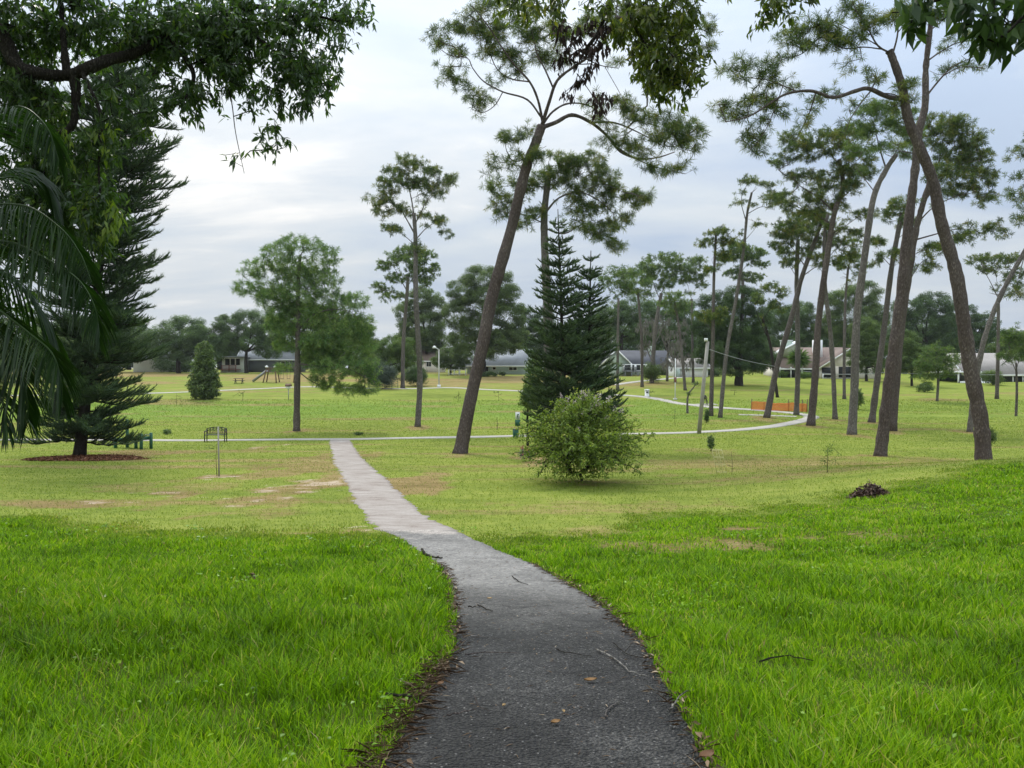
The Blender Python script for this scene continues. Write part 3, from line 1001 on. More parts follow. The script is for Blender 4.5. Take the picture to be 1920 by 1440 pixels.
# ------------------------------------------------------------------ paths
EL = [(690, 1480), (720, 1440), (745, 1385), (775, 1330), (815, 1280), (842, 1240), (853, 1200), (852, 1150), (842, 1100), (831, 1071), (807, 1050), (776, 1029), (743, 1006), (716, 995), (687, 969), (669, 946), (656, 917), (641, 891), (628, 868), (617, 825.5)]
ER = [(1338, 1480), (1324, 1440), (1313, 1397), (1290, 1347), (1255, 1300), (1232, 1250), (1197, 1196), (1155, 1158), (1120, 1127), (1062, 1094), (1005, 1060), (943, 1037), (906, 1019), (870, 1004), (841, 988), (812, 977), (789, 961), (760, 935), (729, 904), (708, 886), (682, 862), (655, 825.5)]
pl_ = np.array([hit(*q) for q in EL]); pr_ = np.array([hit(*q) for q in ER])
pl_ = np.vstack([[-0.75, -6, 0], [-0.62, 0, 0], pl_]); pr_ = np.vstack([[0.75, -6, 0], [0.80, 0, 0], pr_])


def XL(y): return np.interp(y, pl_[:, 1], pl_[:, 0])
def XR(y): return np.interp(y, pr_[:, 1], pr_[:, 0])


_ysm = np.arange(-6, 51, 0.1)
_kk = np.ones(9) / 9
_xl = np.convolve(np.pad(XL(_ysm), 4, 'edge'), _kk, 'valid'); _xr = np.convolve(np.pad(XR(_ysm), 4, 'edge'), _kk, 'valid')
def XL(y): return np.interp(y, _ysm, _xl)
def XR(y): return np.interp(y, _ysm, _xr)


def strip(ys, lift, jit, seed):
    """sheet between the two path edges with a ragged rim and a skirt"""
    mb = MB()
    n = 12
    l = XL(ys) + jit * (fbm(ys * 4.0, ys * 0 + seed, seed) - 0.5) * 2 + jit * (fbm(ys * 15.0, ys * 0 + seed, seed + 7) - 0.5)
    r = XR(ys) + jit * (fbm(ys * 4.0, ys * 0 + seed + 50, seed) - 0.5) * 2 + jit * (fbm(ys * 15.0, ys * 0 + seed + 3, seed + 9) - 0.5)
    t = np.linspace(0, 1, n)
    x = l[:, None] * (1 - t) + r[:, None] * t
    y = np.repeat(ys[:, None], n, 1)
    z = ground(x, y) + lift + 0.012 * (1 - (2 * t - 1) ** 2)[None]
    x = np.concatenate([l[:, None], x, r[:, None]], 1); y = np.concatenate([y[:, :1], y, y[:, -1:]], 1)
    z = np.concatenate([z[:, :1] - 0.08, z, z[:, -1:] - 0.08], 1)
    n += 2
    i = (np.arange(len(ys) - 1)[:, None] * n + np.arange(n - 1)[None]).ravel()
    return mb.add(np.stack([x.ravel(), y.ravel(), z.ravel()], 1), f4=np.stack([i, i + 1, i + n + 1, i + n], -1))


YSPLIT = hit(790, 996)[1]
m = Mat('asphalt')
v = m.n('ShaderNodeTexVoronoi'); v.inputs['Scale'].default_value = 62.0
m.l(m.n('ShaderNodeNewGeometry').outputs['Position'], v.inputs['Vector'])
n1_ = m.noise(1.6, 5, 0.6, kind='World'); n2_ = m.noise(38, 3, 0.7, kind='World'); n3_ = m.noise(0.55, 3, 0.5, kind='World', sc=(1, 0.7, 1))
sy = m.n('ShaderNodeSeparateXYZ'); m.l(m.n('ShaderNodeNewGeometry').outputs['Position'], sy.inputs[0])
# dark wet asphalt nearby, canopy shade put into its colour; worn grey further on
worn_unshaded = m.math('MULTIPLY', m.math('SUBTRACT', m.math('ADD', sy.outputs[1], m.math('MULTIPLY', m.math('SUBTRACT', n3_, 0.5), 5.0)), 5.2), 0.26, clamp=True)
smooth_patch = m.math('MULTIPLY', m.math('SUBTRACT', m.math('ADD', n3_, m.math('MULTIPLY', n1_, 0.25)), 0.66), 8.0, clamp=True)
tone = m.math('ADD', m.math('MULTIPLY', n1_, 0.45), m.math('MULTIPLY', n2_, 0.55))
dark = m.ramp(tone, [(0.36, (0.016, 0.0155, 0.0145)), (0.5, (0.040, 0.039, 0.0365)), (0.64, (0.095, 0.092, 0.086))])
worn = m.ramp(tone, [(0.32, (0.110, 0.104, 0.096)), (0.5, (0.185, 0.177, 0.166)), (0.70, (0.29, 0.28, 0.26))])
c = m.mix(worn_unshaded, dark, worn)
fade = m.math('MULTIPLY', m.math('SUBTRACT', m.math('ADD', sy.outputs[1], m.math('MULTIPLY', m.math('SUBTRACT', n1_, 0.5), 6.0)), YSPLIT - 1.2), 0.8, clamp=True)
mid_ = m.math('MULTIPLY', smooth_patch, 0.5)
c = m.mix(mid_, c, (0.10, 0.098, 0.094))
stain = m.math('MULTIPLY', m.math('SUBTRACT', m.noise(0.9, 5, 0.7, kind='World', sc=(1.3, 0.8, 1)), 0.52), 7.0, clamp=True)
c = m.mix(m.math('MULTIPLY', stain, 0.45), c, (0.020, 0.019, 0.018))
vs = m.n('ShaderNodeSeparateColor'); m.l(v.outputs['Color'], vs.inputs[0])
chips = m.math('MULTIPLY', m.math('GREATER_THAN', vs.outputs[0], 0.93), m.math('LESS_THAN', v.outputs['Distance'], 0.36))
c = m.mix(m.math('MULTIPLY', chips, 0.55), c, (0.30, 0.29, 0.28))
pits = m.math('MULTIPLY', m.math('GREATER_THAN', v.outputs['Distance'], 0.55), 0.6)
c = m.mix(m.math('MULTIPLY', pits, m.math('SUBTRACT', 1.0, worn_unshaded)), c, (0.008, 0.008, 0.009))
c = m.mix(fade, c, m.ramp(tone, [(0.3, (0.20, 0.172, 0.150)), (0.5, (0.30, 0.267, 0.237)), (0.70, (0.40, 0.36, 0.325))]))
grain = m.math('ADD', m.math('MULTIPLY', m.noise(11, 4, 0.8, kind='World'), 0.5), m.math('MULTIPLY', m.noise(30, 3, 0.8, kind='World'), 0.5))
c = m.mix(1.0, c, m.ramp(grain, [(0.36, (0.42, 0.42, 0.42)), (0.5, (0.95, 0.95, 0.95)), (0.64, (1.7, 1.66, 1.6))]), 'MULTIPLY')
hgt = m.math('ADD', m.math('MULTIPLY', m.math('SUBTRACT', 1.0, v.outputs['Distance']), 1.0), m.math('MULTIPLY', n2_, 0.8))
vc = m.n('ShaderNodeTexVoronoi', feature='DISTANCE_TO_EDGE'); vc.inputs['Scale'].default_value = 1.05
wv = m.n('ShaderNodeVectorMath', operation='ADD'); m.l(m.n('ShaderNodeNewGeometry').outputs['Position'], wv.inputs[0])
cbx = m.n('ShaderNodeCombineXYZ'); m.l(m.math('MULTIPLY', m.noise(3.0, 5, 0.7, kind='World'), 0.9), cbx.inputs[0]); m.l(m.math('MULTIPLY', m.noise(2.2, 5, 0.7, kind='World', sc=(1.3, 1, 1)), 0.9), cbx.inputs[1]); m.l(cbx.outputs[0], wv.inputs[1]); m.l(wv.outputs[0], vc.inputs['Vector'])
crk = m.math('MULTIPLY', m.math('LESS_THAN', vc.outputs['Distance'], 0.011), m.math('GREATER_THAN', m.noise(0.7, 2, kind='World', sc=(1, 0.8, 1.1)), 0.50))
c = m.mix(m.math('MULTIPLY', crk, 0.75), c, (0.012, 0.011, 0.010))
bmp = m.bump(hgt, 1.0, 0.026)
bmp.node.inputs['Strength'].default_value = 1.0
m.l(m.math('SUBTRACT', 1.0, m.math('MAXIMUM', m.math('MULTIPLY', worn_unshaded, 0.75), fade)), bmp.node.inputs['Strength'])
b = m.pbsdf(c, m.math('ADD', 0.62, m.math('MULTIPLY', n1_, 0.25)), 0.28, normal=bmp)
M['asphalt'] = m.done(b.outputs[0])
m = Mat('old_concrete')
n1_ = m.noise(3.5, 6, 0.65, kind='World', sc=(0.5, 1.5, 1)); n2_ = m.noise(0.8, 4, 0.6, kind='World'); n3_ = m.noise(22, 3, 0.7, kind='World')
f = m.math('ADD', m.math('MULTIPLY', n1_, 0.45), m.math('ADD', m.math('MULTIPLY', n2_, 0.3), m.math('MULTIPLY', n3_, 0.25)))
c = m.ramp(f, [(0.36, (0.14, 0.105, 0.085)), (0.46, (0.245, 0.208, 0.180)), (0.56, (0.315, 0.282, 0.252)), (0.66, (0.38, 0.345, 0.312))])
M['old_concrete'] = m.done(m.pbsdf(c, 0.85, 0.25, normal=m.bump(n3_, 0.4, 0.01)).outputs[0])
m = Mat('pale_concrete')
n1_ = m.noise(1.5, 5, 0.6, kind='World'); n2_ = m.noise(12, 3, 0.7, kind='World')
c = m.ramp(m.math('ADD', m.math('MULTIPLY', n1_, 0.6), m.math('MULTIPLY', n2_, 0.4)), [(0.3, (0.30, 0.275, 0.235)), (0.6, (0.40, 0.375, 0.335)), (0.8, (0.46, 0.435, 0.395))])
M['pale_concrete'] = m.done(m.pbsdf(c, 0.85, 0.2).outputs[0])

o = obj('asphalt_path', strip(np.concatenate([np.arange(-6, 2, 0.5), np.arange(2, YSPLIT + 0.05, 0.08)]), 0.012, 0.05, 3), M['asphalt'], smooth=True)
tag(o, 'dark worn asphalt footpath running down the near grass bank', None, None, 'structure')
o = obj('concrete_path', strip(np.arange(YSPLIT - 0.1, 50.6, 0.12), 0.006, 0.16, 5), M['old_concrete'], smooth=True)
tag(o, 'pale pinkish straight footpath from the asphalt to the crossing path', None, None, 'structure')


def ribbon(name, pts, w, label, lift=0.02, seed=0):
    p = spline(np.array([hit(*q)[:2] for q in pts]), 10)
    for _ in range(4):
        p[1:-1] = (p[:-2] + p[1:-1] * 2 + p[2:]) / 4
    # resample evenly
    L = np.concatenate([[0], np.cumsum(np.linalg.norm(np.diff(p, axis=0), axis=1))])
    s_ = np.arange(0, L[-1], 0.35)
    p = np.stack([np.interp(s_, L, p[:, 0]), np.interp(s_, L, p[:, 1])], 1)
    t = nrm(np.gradient(p, axis=0)); n = np.stack([-t[:, 1], t[:, 0]], 1)
    mb = MB()
    u = np.linspace(-1, 1, 5)
    ww = w / 2 * (1 + 0.12 * (fbm(s_ * 0.8, s_ * 0 + seed, seed) - 0.5))
    xy = p[:, None] + n[:, None] * (u[None, :, None] * ww[:, None, None])
    z = ground(xy[..., 0], xy[..., 1]) + lift
    lo = np.concatenate([xy[:, :1], xy, xy[:, -1:]], 1)
    z = np.concatenate([z[:, :1] - 0.1, z, z[:, -1:] - 0.1], 1)
    k = 7
    i = (np.arange(len(p) - 1)[:, None] * k + np.arange(k - 1)[None]).ravel()
    mb.add(np.stack([lo[..., 0].ravel(), lo[..., 1].ravel(), z.ravel()], 1), f4=np.stack([i + 1, i, i + k, i + k + 1], -1))
    o = obj(name, mb, M['pale_concrete'], smooth=True)
    tag(o, label, None, None, 'structure')
    return p


LOOP = ribbon('loop_path', [(-260, 827), (0, 825), (200, 825), (390, 826), (640, 824), (800, 821), (960, 818), (1100, 815), (1230, 813), (1320, 810), (1400, 805), (1460, 798), (1500, 790), (1522, 783), (1510, 778), (1470, 773), (1420, 769), (1370, 766), (1320, 762), (1270, 756), (1238, 749), (1205, 744), (1165, 741), (1080, 738), (970, 733), (900, 730), (840, 727), (760, 729), (640, 727), (560, 725.5), (440, 731), (300, 737), (100, 741), (-200, 744)],
              1.3, 'long pale concrete path looping across the middle of the park', 0.03, 1)
ribbon('house_path', [(1150, 722), (1200, 715), (1245, 711), (1290, 706.5), (1335, 703.5)], 1.5, 'short pale path climbing towards the white garage', 0.035, 2)
ribbon('bench_spur_path', [(1284, 759.5), (1345, 758.5)], 1.2, 'short pale concrete spur beside the bent young tree', 0.045, 3)
ribbon('corner_spur_path', [(1385, 777.5), (1440, 779), (1500, 781.5)], 0.9, 'thin pale concrete spur inside the path corner', 0.022, 4)

# ------------------------------------------------------------------ grass
m = Mat('grass_blades')
f = m.math('ADD', m.attr('tint'), m.math('MULTIPLY', m.math('SUBTRACT', m.noise(0.8, 3, kind='World'), 0.5), 0.7))
gcol = m.ramp(f, [(0.0, (0.055, 0.120, 0.004)), (0.35, (0.140, 0.285, 0.008)), (0.65, (0.260, 0.440, 0.014)), (0.90, (0.390, 0.510, 0.035)), (1.0, (0.50, 0.47, 0.15))])
ocol = m.ramp(f, [(0.0, (0.085, 0.140, 0.018)), (0.5, (0.200, 0.265, 0.036)), (0.9, (0.31, 0.34, 0.07)), (1.0, (0.38, 0.33, 0.14))])
scol = m.ramp(f, [(0.0, (0.17, 0.125, 0.06)), (0.6, (0.31, 0.245, 0.13)), (1.0, (0.42, 0.34, 0.21))])
c = m.mix(m.attr('dry'), m.mix(m.attr('lush'), ocol, gcol), scol)
b = m.pbsdf(c, 0.38, 0.25)
t = m.n('ShaderNodeBsdfTranslucent'); m.l(m.mix(1.0, c, (1.15, 1.2, 0.55), 'MULTIPLY'), t.inputs['Color'])
x = m.n('ShaderNodeMixShader'); x.inputs[0].default_value = 0.42
m.l(b.outputs[0], x.inputs[1]); m.l(t.outputs[0], x.inputs[2])
M['grass'] = m.done(x.outputs[0])


def scatter(n, y0, y1, pw, rng, spread=0.74):
    """n points with density falling as Y**-pw inside the seen wedge"""
    u = rng.uniform(0, 1, n)
    e = 2 - pw
    y = (y0 ** e + u * (y1 ** e - y0 ** e)) ** (1 / e)
    x = rng.uniform(-1, 1, n) * (spread * y + 2.8)
    return x, y


def on_path(x, y, inset):
    return (x > XL(y) + inset) & (x < XR(y) - inset) & (y < 51)


rng = np.random.default_rng(77)


def blade_mesh(x, y, h, w, lean, tint, dry, lush, mb, rng, simple=False):
    n = len(x)
    z = ground(x, y)
    a = rng.uniform(0, 2 * math.pi, n)
    face = np.stack([np.cos(a), np.sin(a), np.zeros(n)], 1)
    b_ = rng.uniform(0, 2 * math.pi, n)
    ld = np.stack([np.cos(b_), np.sin(b_), np.zeros(n)], 1) * (lean * h)[:, None]
    base = np.stack([x, y, z - 0.004], 1)
    W = face * (w / 2)[:, None]
    up = UP * h[:, None]
    if simple:
        v = np.stack([base - W, base + W, base + up * 0.95 + ld], 1)
        mb.add(v.reshape(-1, 3), f3=np.arange(n * 3).reshape(-1, 3), tint=np.repeat(tint, 3), dry=np.repeat(dry, 3), lush=np.repeat(lush, 3))
    else:
        mid = base + up * 0.55 + ld * 0.30
        tip = base + up * 0.92 + ld * 1.0
        v = np.stack([base - W * 0.8, base + W * 0.8, mid - W, mid + W, tip], 1)
        i = np.arange(n) * 5
        mb.add(v.reshape(-1, 3), f3=np.stack([i + 2, i + 3, i + 4], -1), f4=np.stack([i, i + 1, i + 3, i + 2], -1), tint=np.repeat(tint, 5), dry=np.repeat(dry, 5), lush=np.repeat(lush, 5))


gb = MB()
N = 660000
x1, y1_ = scatter(115000, 1.5, 3.6, 0.0, rng)
x2, y2_ = scatter(N, 3.6, 27, 1.38, rng)
x, y = np.concatenate([x1, x2]), np.concatenate([y1_, y2_])
lu, dr_, ba, gr_ = turf(x, y)
clump = fbm(x * 2.6, y * 2.6, 61, 3)
keep = (~on_path(x, y, 0.015)) & (rng.uniform(0, 1, len(x)) < ss(lu, 0.02, 0.45)) & (rng.uniform(0, 1, len(x)) > ba * 0.9) & (rng.uniform(0, 1, len(x)) > ss(dr_, 0.15, 0.75) * 0.80)
keep &= rng.uniform(0, 1, len(x)) < 0.45 + 1.1 * ss(clump, 0.25, 0.6)
x, y, lu, dr_, clump = x[keep], y[keep], lu[keep], dr_[keep], clump[keep]
h = (0.034 + 0.108 * ss(clump, 0.25, 0.8) + 0.020 * (x < 0)) * rng.uniform(0.45, 1.4, len(x)) * (1 - 0.4 * dr_) * (1 - 0.25 * ss(y, 9, 18)) * (0.45 + 0.55 * ss(lu, 0.1, 0.9))
edge = np.minimum(np.abs(x - XL(y)), np.abs(x - XR(y)))
h *= 0.6 + 0.4 * ss(edge, 0.0, 0.22)
w = 0.0060 * np.maximum(1, y / 4) ** 0.85 * rng.uniform(0.7, 1.3, len(x))
tint = np.clip(0.40 + 0.10 * ss(y, 8, 18) + 0.26 * rng.standard_normal(len(x)) + 0.5 * (fbm(x * 0.5, y * 0.5, 71) - 0.5), 0, 1)
straw = (rng.uniform(0, 1, len(x)) < 0.025 + 0.5 * dr_ * rng.uniform(0, 1, len(x))).astype(float) * rng.uniform(0.5, 1, len(x))
blade_mesh(x, y, h, w, rng.uniform(0.1, 0.85, len(x)), tint, straw, ss(lu, 0.1, 0.95), gb, rng)
# clover and other broad little weed leaves
x, y = scatter(10000, 2.4, 16, 1.2, rng)
wd = ss(fbm(x * 1.1 + 30, y * 1.1, 81), 0.52, 0.68)
keep = (~on_path(x, y, -0.03)) & (rng.uniform(0, 1, len(x)) < wd)
x, y = x[keep], y[keep]
n = len(x)
cen = np.stack([x, y, ground(x, y) + rng.uniform(0.05, 0.10, n)], 1)
ax = np.stack([rng.standard_normal(n), rng.standard_normal(n), rng.uniform(-0.2, 0.4, n)], 1)
mbw = MB()
leaves(mbw, cen, ax, np.array([[0, 0, 1.0]]) + 0.35 * rng.standard_normal((n, 3)), 0.032 * np.maximum(1, y / 6), 0.024 * np.maximum(1, y / 6), rng, rng.uniform(0.1, 0.6, n))
gb.add(np.concatenate(mbw.v), f3=np.concatenate(mbw.f3), tint=mbw.a['tint'][-1], dry=0.0, lush=1.0)
o = obj('grass', gb, M['grass'])
tag(o, 'lush bright green uncut grass on the near bank either side of the path', None, None, 'stuff')

_im = int(np.argmax(LOOP[:, 0]))
LSEG = [(0, _im + 1, 1), (_im, len(LOOP), -1)]
gb = MB()
x, y = scatter(290000, 13, 90, 1.42, rng)
lu, dr_, ba, gr_ = turf(x, y)
keep = (~on_path(x, y, -0.02)) & (rng.uniform(0, 1, len(x)) < 1 - 0.8 * lu) & (np.min(np.abs(y[:, None] - np.stack([np.interp(x, LOOP[_a:_b, 0][::_s], LOOP[_a:_b, 1][::_s]) for _a, _b, _s in LSEG], 1)), 1) > 1.1) & (rng.uniform(0, 1, len(x)) > ba * 1.1) & (rng.uniform(0, 1, len(x)) > 0.35 * dr_)
x, y, lu, dr_ = x[keep], y[keep], lu[keep], dr_[keep]
n = len(x)
blade_mesh(x, y, rng.uniform(0.025, 0.06, n) * np.maximum(1, y / 40) * (1 + (rng.uniform(0, 1, n) < 0.03) * 1.2), 0.014 * np.maximum(1, y / 15) ** 0.8 * rng.uniform(0.7, 1.4, n), rng.uniform(0.1, 0.9, n),
           np.clip(0.42 + 0.2 * rng.standard_normal(n) + 0.5 * (fbm(x * 0.4, y * 0.4, 71) - 0.5), 0, 0.97), np.clip(dr_ * rng.uniform(0, 1.3, n), 0, 1), lu * 0.7 + 0.12 * rng.uniform(0, 1, n), gb, rng, True)
o = obj('lawn_grass', gb, M['grass'])
tag(o, 'short olive mown grass of the lower lawn', None, None, 'stuff')
# ------------------------------------------------------------------ pines of the lawn (trunks, limbs and needle clumps in picture measure, placed in depth)
pine('tall leaning reddish pine with a forked top, left of the dark twin conifers',
     [(862, 850), (880, 760), (905, 640), (925, 560), (955, 430), (985, 320), (1005, 262), (1016, 235)], (31, 17),
     [[(1015, 238), (1030, 190), (1045, 150), (1075, 125), (1105, 105), (1135, 75), (1152, 40), (1160, -10)],
      [(1013, 232), (1005, 190), (990, 155), (960, 120), (940, 90), (915, 50), (885, 10)],
      [(990, 157), (955, 150), (930, 130), (915, 90), (905, 50)],
      [(1012, 225), (985, 190), (940, 175), (905, 155), (885, 130), (875, 110), (845, 105), (825, 92)],
      [(938, 177), (925, 200), (905, 212), (885, 205)],
      [(1035, 165), (1020, 130), (1005, 100), (1000, 70), (985, 35)],
      [(1018, 240), (1045, 230), (1075, 216), (1110, 230), (1140, 255), (1165, 285), (1200, 298), (1235, 295), (1265, 285)],
      [(1165, 285), (1205, 308), (1250, 322), (1285, 326)],
      [(1020, 235), (1040, 208), (1070, 193), (1110, 200), (1150, 235)],
      [(1120, 237), (1160, 235), (1200, 250), (1245, 275)],
      [(1105, 105), (1130, 120), (1160, 128)], [(1110, 120), (1140, 160), (1165, 190), (1200, 205)],
      [(995, 290), (965, 300), (950, 280), (948, 262)]],
     [(830, 75, 22, 18), (850, 58, 20, 14), (880, 52, 25, 16), (905, 40, 25, 20), (928, 62, 24, 20), (852, 140, 26, 14), (838, 128, 12, 8), (893, 190, 26, 14), (878, 172, 12, 8),
      (950, 25, 40, 22), (932, 88, 30, 22), (945, 110, 20, 12), (1020, 110, 22, 16), (1000, 60, 30, 24), (1040, 105, 18, 16), (975, 130, 18, 12), (1060, 60, 26, 24), (1110, 50, 30, 20), (1180, 40, 40, 30), (1240, 60, 40, 30), (1240, 150, 30, 22),
      (1180, 208, 30, 13), (1215, 215, 30, 15), (1250, 238, 34, 16), (1290, 238, 32, 20), (1262, 262, 40, 18), (1300, 276, 18, 12), (1245, 314, 34, 9), (1292, 308, 20, 10), (1150, 258, 24, 14), (1200, 270, 26, 12), (1172, 196, 18, 10),
      (1325, 45, 14, 18), (1330, 85, 12, 12), (970, 258, 15, 10), (945, 258, 15, 10), (990, 244, 13, 9), (925, 305, 16, 10), (960, 300, 24, 13), (1000, 290, 24, 13)],
     seed=11, bark='pine_bark_red', cover=1.35, usable=0.8, tuft=0.34)
pine('tall upright pine with drooping needle clumps rising behind the twin conifers',
     [(1022, 800), (1026, 640), (1024, 480), (1022, 400), (1030, 320)], (24, 11),
     [[(1023, 400), (1050, 370), (1090, 360), (1130, 380), (1150, 400)], [(1024, 430), (1060, 440), (1100, 420), (1130, 445)], [(1026, 360), (1060, 330), (1095, 310)], [(1024, 420), (990, 405), (960, 400), (935, 395)],
      [(1026, 350), (985, 345), (940, 350)], [(1090, 360), (1130, 345), (1170, 360), (1205, 368)]],
     [(930, 352, 15, 20), (936, 395, 18, 12), (1060, 298, 38, 16), (1100, 308, 38, 20), (1130, 338, 30, 18), (1080, 348, 42, 20), (1160, 365, 30, 16), (1200, 370, 28, 17), (1150, 410, 30, 13), (1120, 432, 38, 18), (1090, 390, 38, 18),
      (1000, 348, 30, 14), (985, 415, 20, 11), (1010, 400, 20, 12), (1140, 458, 24, 11), (1040, 328, 36, 20), (965, 372, 22, 10)],
     D=46.0, seed=12, bark='grey_bark', cover=1.35, usable=0.5)
pine('slender tall pine with a sparse open crown standing alone on the lawn',
     [(783, 800), (785, 700), (780, 560), (777, 450), (776, 400)], (13.5, 7),
     [[(777, 420), (790, 395), (800, 375), (815, 355), (825, 335)], [(776, 440), (760, 410), (745, 385), (720, 378), (700, 378)], [(776, 415), (772, 380), (765, 340), (770, 310)], [(778, 455), (800, 430), (820, 420), (838, 432)], [(777, 460), (755, 440), (730, 425)], [(800, 375), (830, 350), (850, 340)]],
     [(770, 305, 28, 12), (745, 318, 24, 12), (725, 340, 22, 12), (800, 315, 24, 12), (835, 338, 20, 13), (705, 378, 18, 10), (730, 362, 20, 10), (800, 345, 26, 12), (765, 345, 24, 12), (820, 360, 16, 9), (740, 425, 22, 9), (715, 400, 18, 9), (822, 415, 16, 9), (832, 438, 12, 7), (790, 400, 18, 8), (756, 390, 18, 9), (780, 462, 12, 10)],
     seed=13, bark='grey_bark', cover=1.25, usable=0.82)
pine('thin pine with a rounded sparse crown beside the green rail',
     [(755, 728), (758, 640), (763, 560), (766, 520)], (9, 6),
     [[(764, 545), (745, 510), (730, 490)], [(765, 535), (785, 505), (800, 490)], [(766, 525), (765, 490), (768, 470)], [(763, 560), (730, 545), (708, 545)], [(764, 550), (795, 535), (815, 520)]],
     [(770, 470, 30, 10), (740, 480, 20, 10), (800, 480, 18, 10), (722, 500, 16, 10), (812, 505, 14, 12), (765, 492, 30, 10), (712, 540, 14, 9), (735, 555, 22, 9), (795, 525, 20, 10), (745, 520, 22, 10), (780, 510, 22, 10)],
     seed=14, bark='pine_bark', cover=1.3, usable=0.78, mat='pine_light')
pine('bushy young pine with low branches standing at the crossing path beside the bench',
     [(556, 808), (558, 720), (560, 620), (563, 540), (565, 480)], (15, 5),
     [[(560, 620), (590, 590), (630, 580), (660, 585)], [(559, 680), (600, 685), (650, 690), (690, 710)], [(560, 640), (610, 640), (660, 640)], [(561, 600), (530, 570), (500, 550), (470, 545)], [(562, 560), (590, 530), (615, 510)], [(563, 540), (535, 515), (505, 500)],
      [(560, 650), (535, 640), (515, 645)], [(559, 700), (590, 720), (630, 728)], [(560, 690), (545, 690), (530, 695)], [(560, 610), (535, 600), (510, 600)]],
     [(565, 455, 42, 16), (520, 475, 34, 20), (610, 480, 32, 20), (480, 505, 34, 20), (550, 500, 45, 22), (605, 520, 38, 20), (455, 540, 24, 14), (500, 545, 36, 20), (560, 550, 42, 20), (620, 560, 38, 22), (665, 565, 30, 20), (590, 590, 45, 20),
      (640, 605, 45, 22), (680, 610, 26, 24), (610, 640, 50, 22), (660, 650, 45, 24), (640, 690, 55, 22), (690, 690, 28, 22), (600, 680, 34, 20), (690, 725, 24, 16), (655, 732, 26, 12), (620, 722, 26, 12), (520, 600, 26, 18), (535, 645, 24, 14), (540, 575, 26, 18), (520, 560, 45, 22), (575, 595, 44, 26), (530, 615, 34, 20), (600, 640, 46, 26), (560, 520, 46, 22), (575, 660, 26, 20), (650, 620, 50, 28), (620, 670, 50, 26), (525, 690, 16, 9), (595, 712, 16, 14)],
     seed=15, bark='pine_bark', cover=1.0, usable=0.3, mat='pine_fresh', sub=0, tuft=0.40)
pine('stoutest leaning pine with a long bare limb stretched sideways, beside the bank edge',
     [(1845, 868), (1838, 790), (1825, 690), (1810, 600), (1790, 510), (1765, 420), (1745, 340), (1725, 285), (1705, 225), (1688, 165), (1672, 110), (1667, 95)], (33, 13),
     [[(1669, 100), (1645, 85), (1625, 50), (1605, 20), (1595, -10)], [(1645, 83), (1600, 58), (1560, 38)], [(1672, 108), (1682, 70), (1685, 30), (1690, -20)],
      [(1692, 185), (1660, 180), (1625, 165), (1600, 170), (1560, 182), (1520, 170), (1475, 175), (1440, 195), (1410, 215), (1380, 225)],
      [(1475, 174), (1450, 160), (1430, 150), (1395, 145)], [(1470, 178), (1455, 215), (1440, 245), (1425, 265), (1405, 282)], [(1515, 172), (1508, 210), (1500, 238), (1492, 262)], [(1625, 165), (1605, 195), (1590, 225), (1583, 255)],
      [(1655, 92), (1620, 88), (1580, 90), (1540, 70), (1505, 100), (1465, 112)], [(1690, 60), (1720, 20), (1730, -10)]],
     [(1370, 128, 20, 10), (1400, 122, 25, 10), (1440, 132, 25, 12), (1465, 150, 20, 10), (1378, 158, 16, 8), (1370, 195, 26, 10), (1400, 188, 25, 10), (1352, 210, 14, 8), (1390, 215, 20, 8), (1425, 180, 20, 8), (1455, 220, 15, 9), (1440, 205, 14, 8),
      (1520, 185, 20, 8), (1405, 250, 18, 8), (1410, 285, 22, 8), (1502, 236, 12, 9), (1478, 60, 25, 16), (1510, 50, 30, 16), (1540, 75, 25, 16), (1570, 85, 30, 14), (1602, 80, 25, 14), (1580, 118, 14, 8), (1500, 85, 20, 10), (1470, 112, 18, 7), (1560, 55, 24, 12),
      (1650, 150, 20, 12), (1700, 160, 20, 15), (1690, 190, 24, 16), (1640, 40, 25, 14), (1600, 20, 24, 14), (1700, 20, 30, 20)],
     seed=21, bark='pine_bark_red', cover=1.35, usable=0.75, D=31.5, tuft=0.31)
pine('tall pine crossing behind the stout leaning one, with bare twiggy upper limbs',
     [(1650, 855), (1660, 760), (1672, 650), (1684, 540), (1698, 420), (1710, 320), (1720, 250), (1733, 200), (1737, 133), (1742, 73), (1745, 20)], (26, 8),
     [[(1738, 185), (1765, 150), (1790, 125), (1820, 110), (1850, 92)], [(1739, 120), (1765, 100), (1795, 82), (1830, 75)], [(1742, 90), (1720, 70), (1712, 40)], [(1740, 60), (1765, 40), (1790, 10)], [(1765, 150), (1800, 130), (1845, 128)], [(1715, 290), (1690, 284), (1672, 284)]],
     [(1850, 85, 22, 10), (1840, 125, 14, 6), (1800, 70, 20, 8), (1790, 5, 30, 14), (1712, 30, 14, 9), (1760, 20, 24, 12)],
     seed=22, bark='pine_bark_red', cover=1.0, usable=0.85, tuft=0.3)
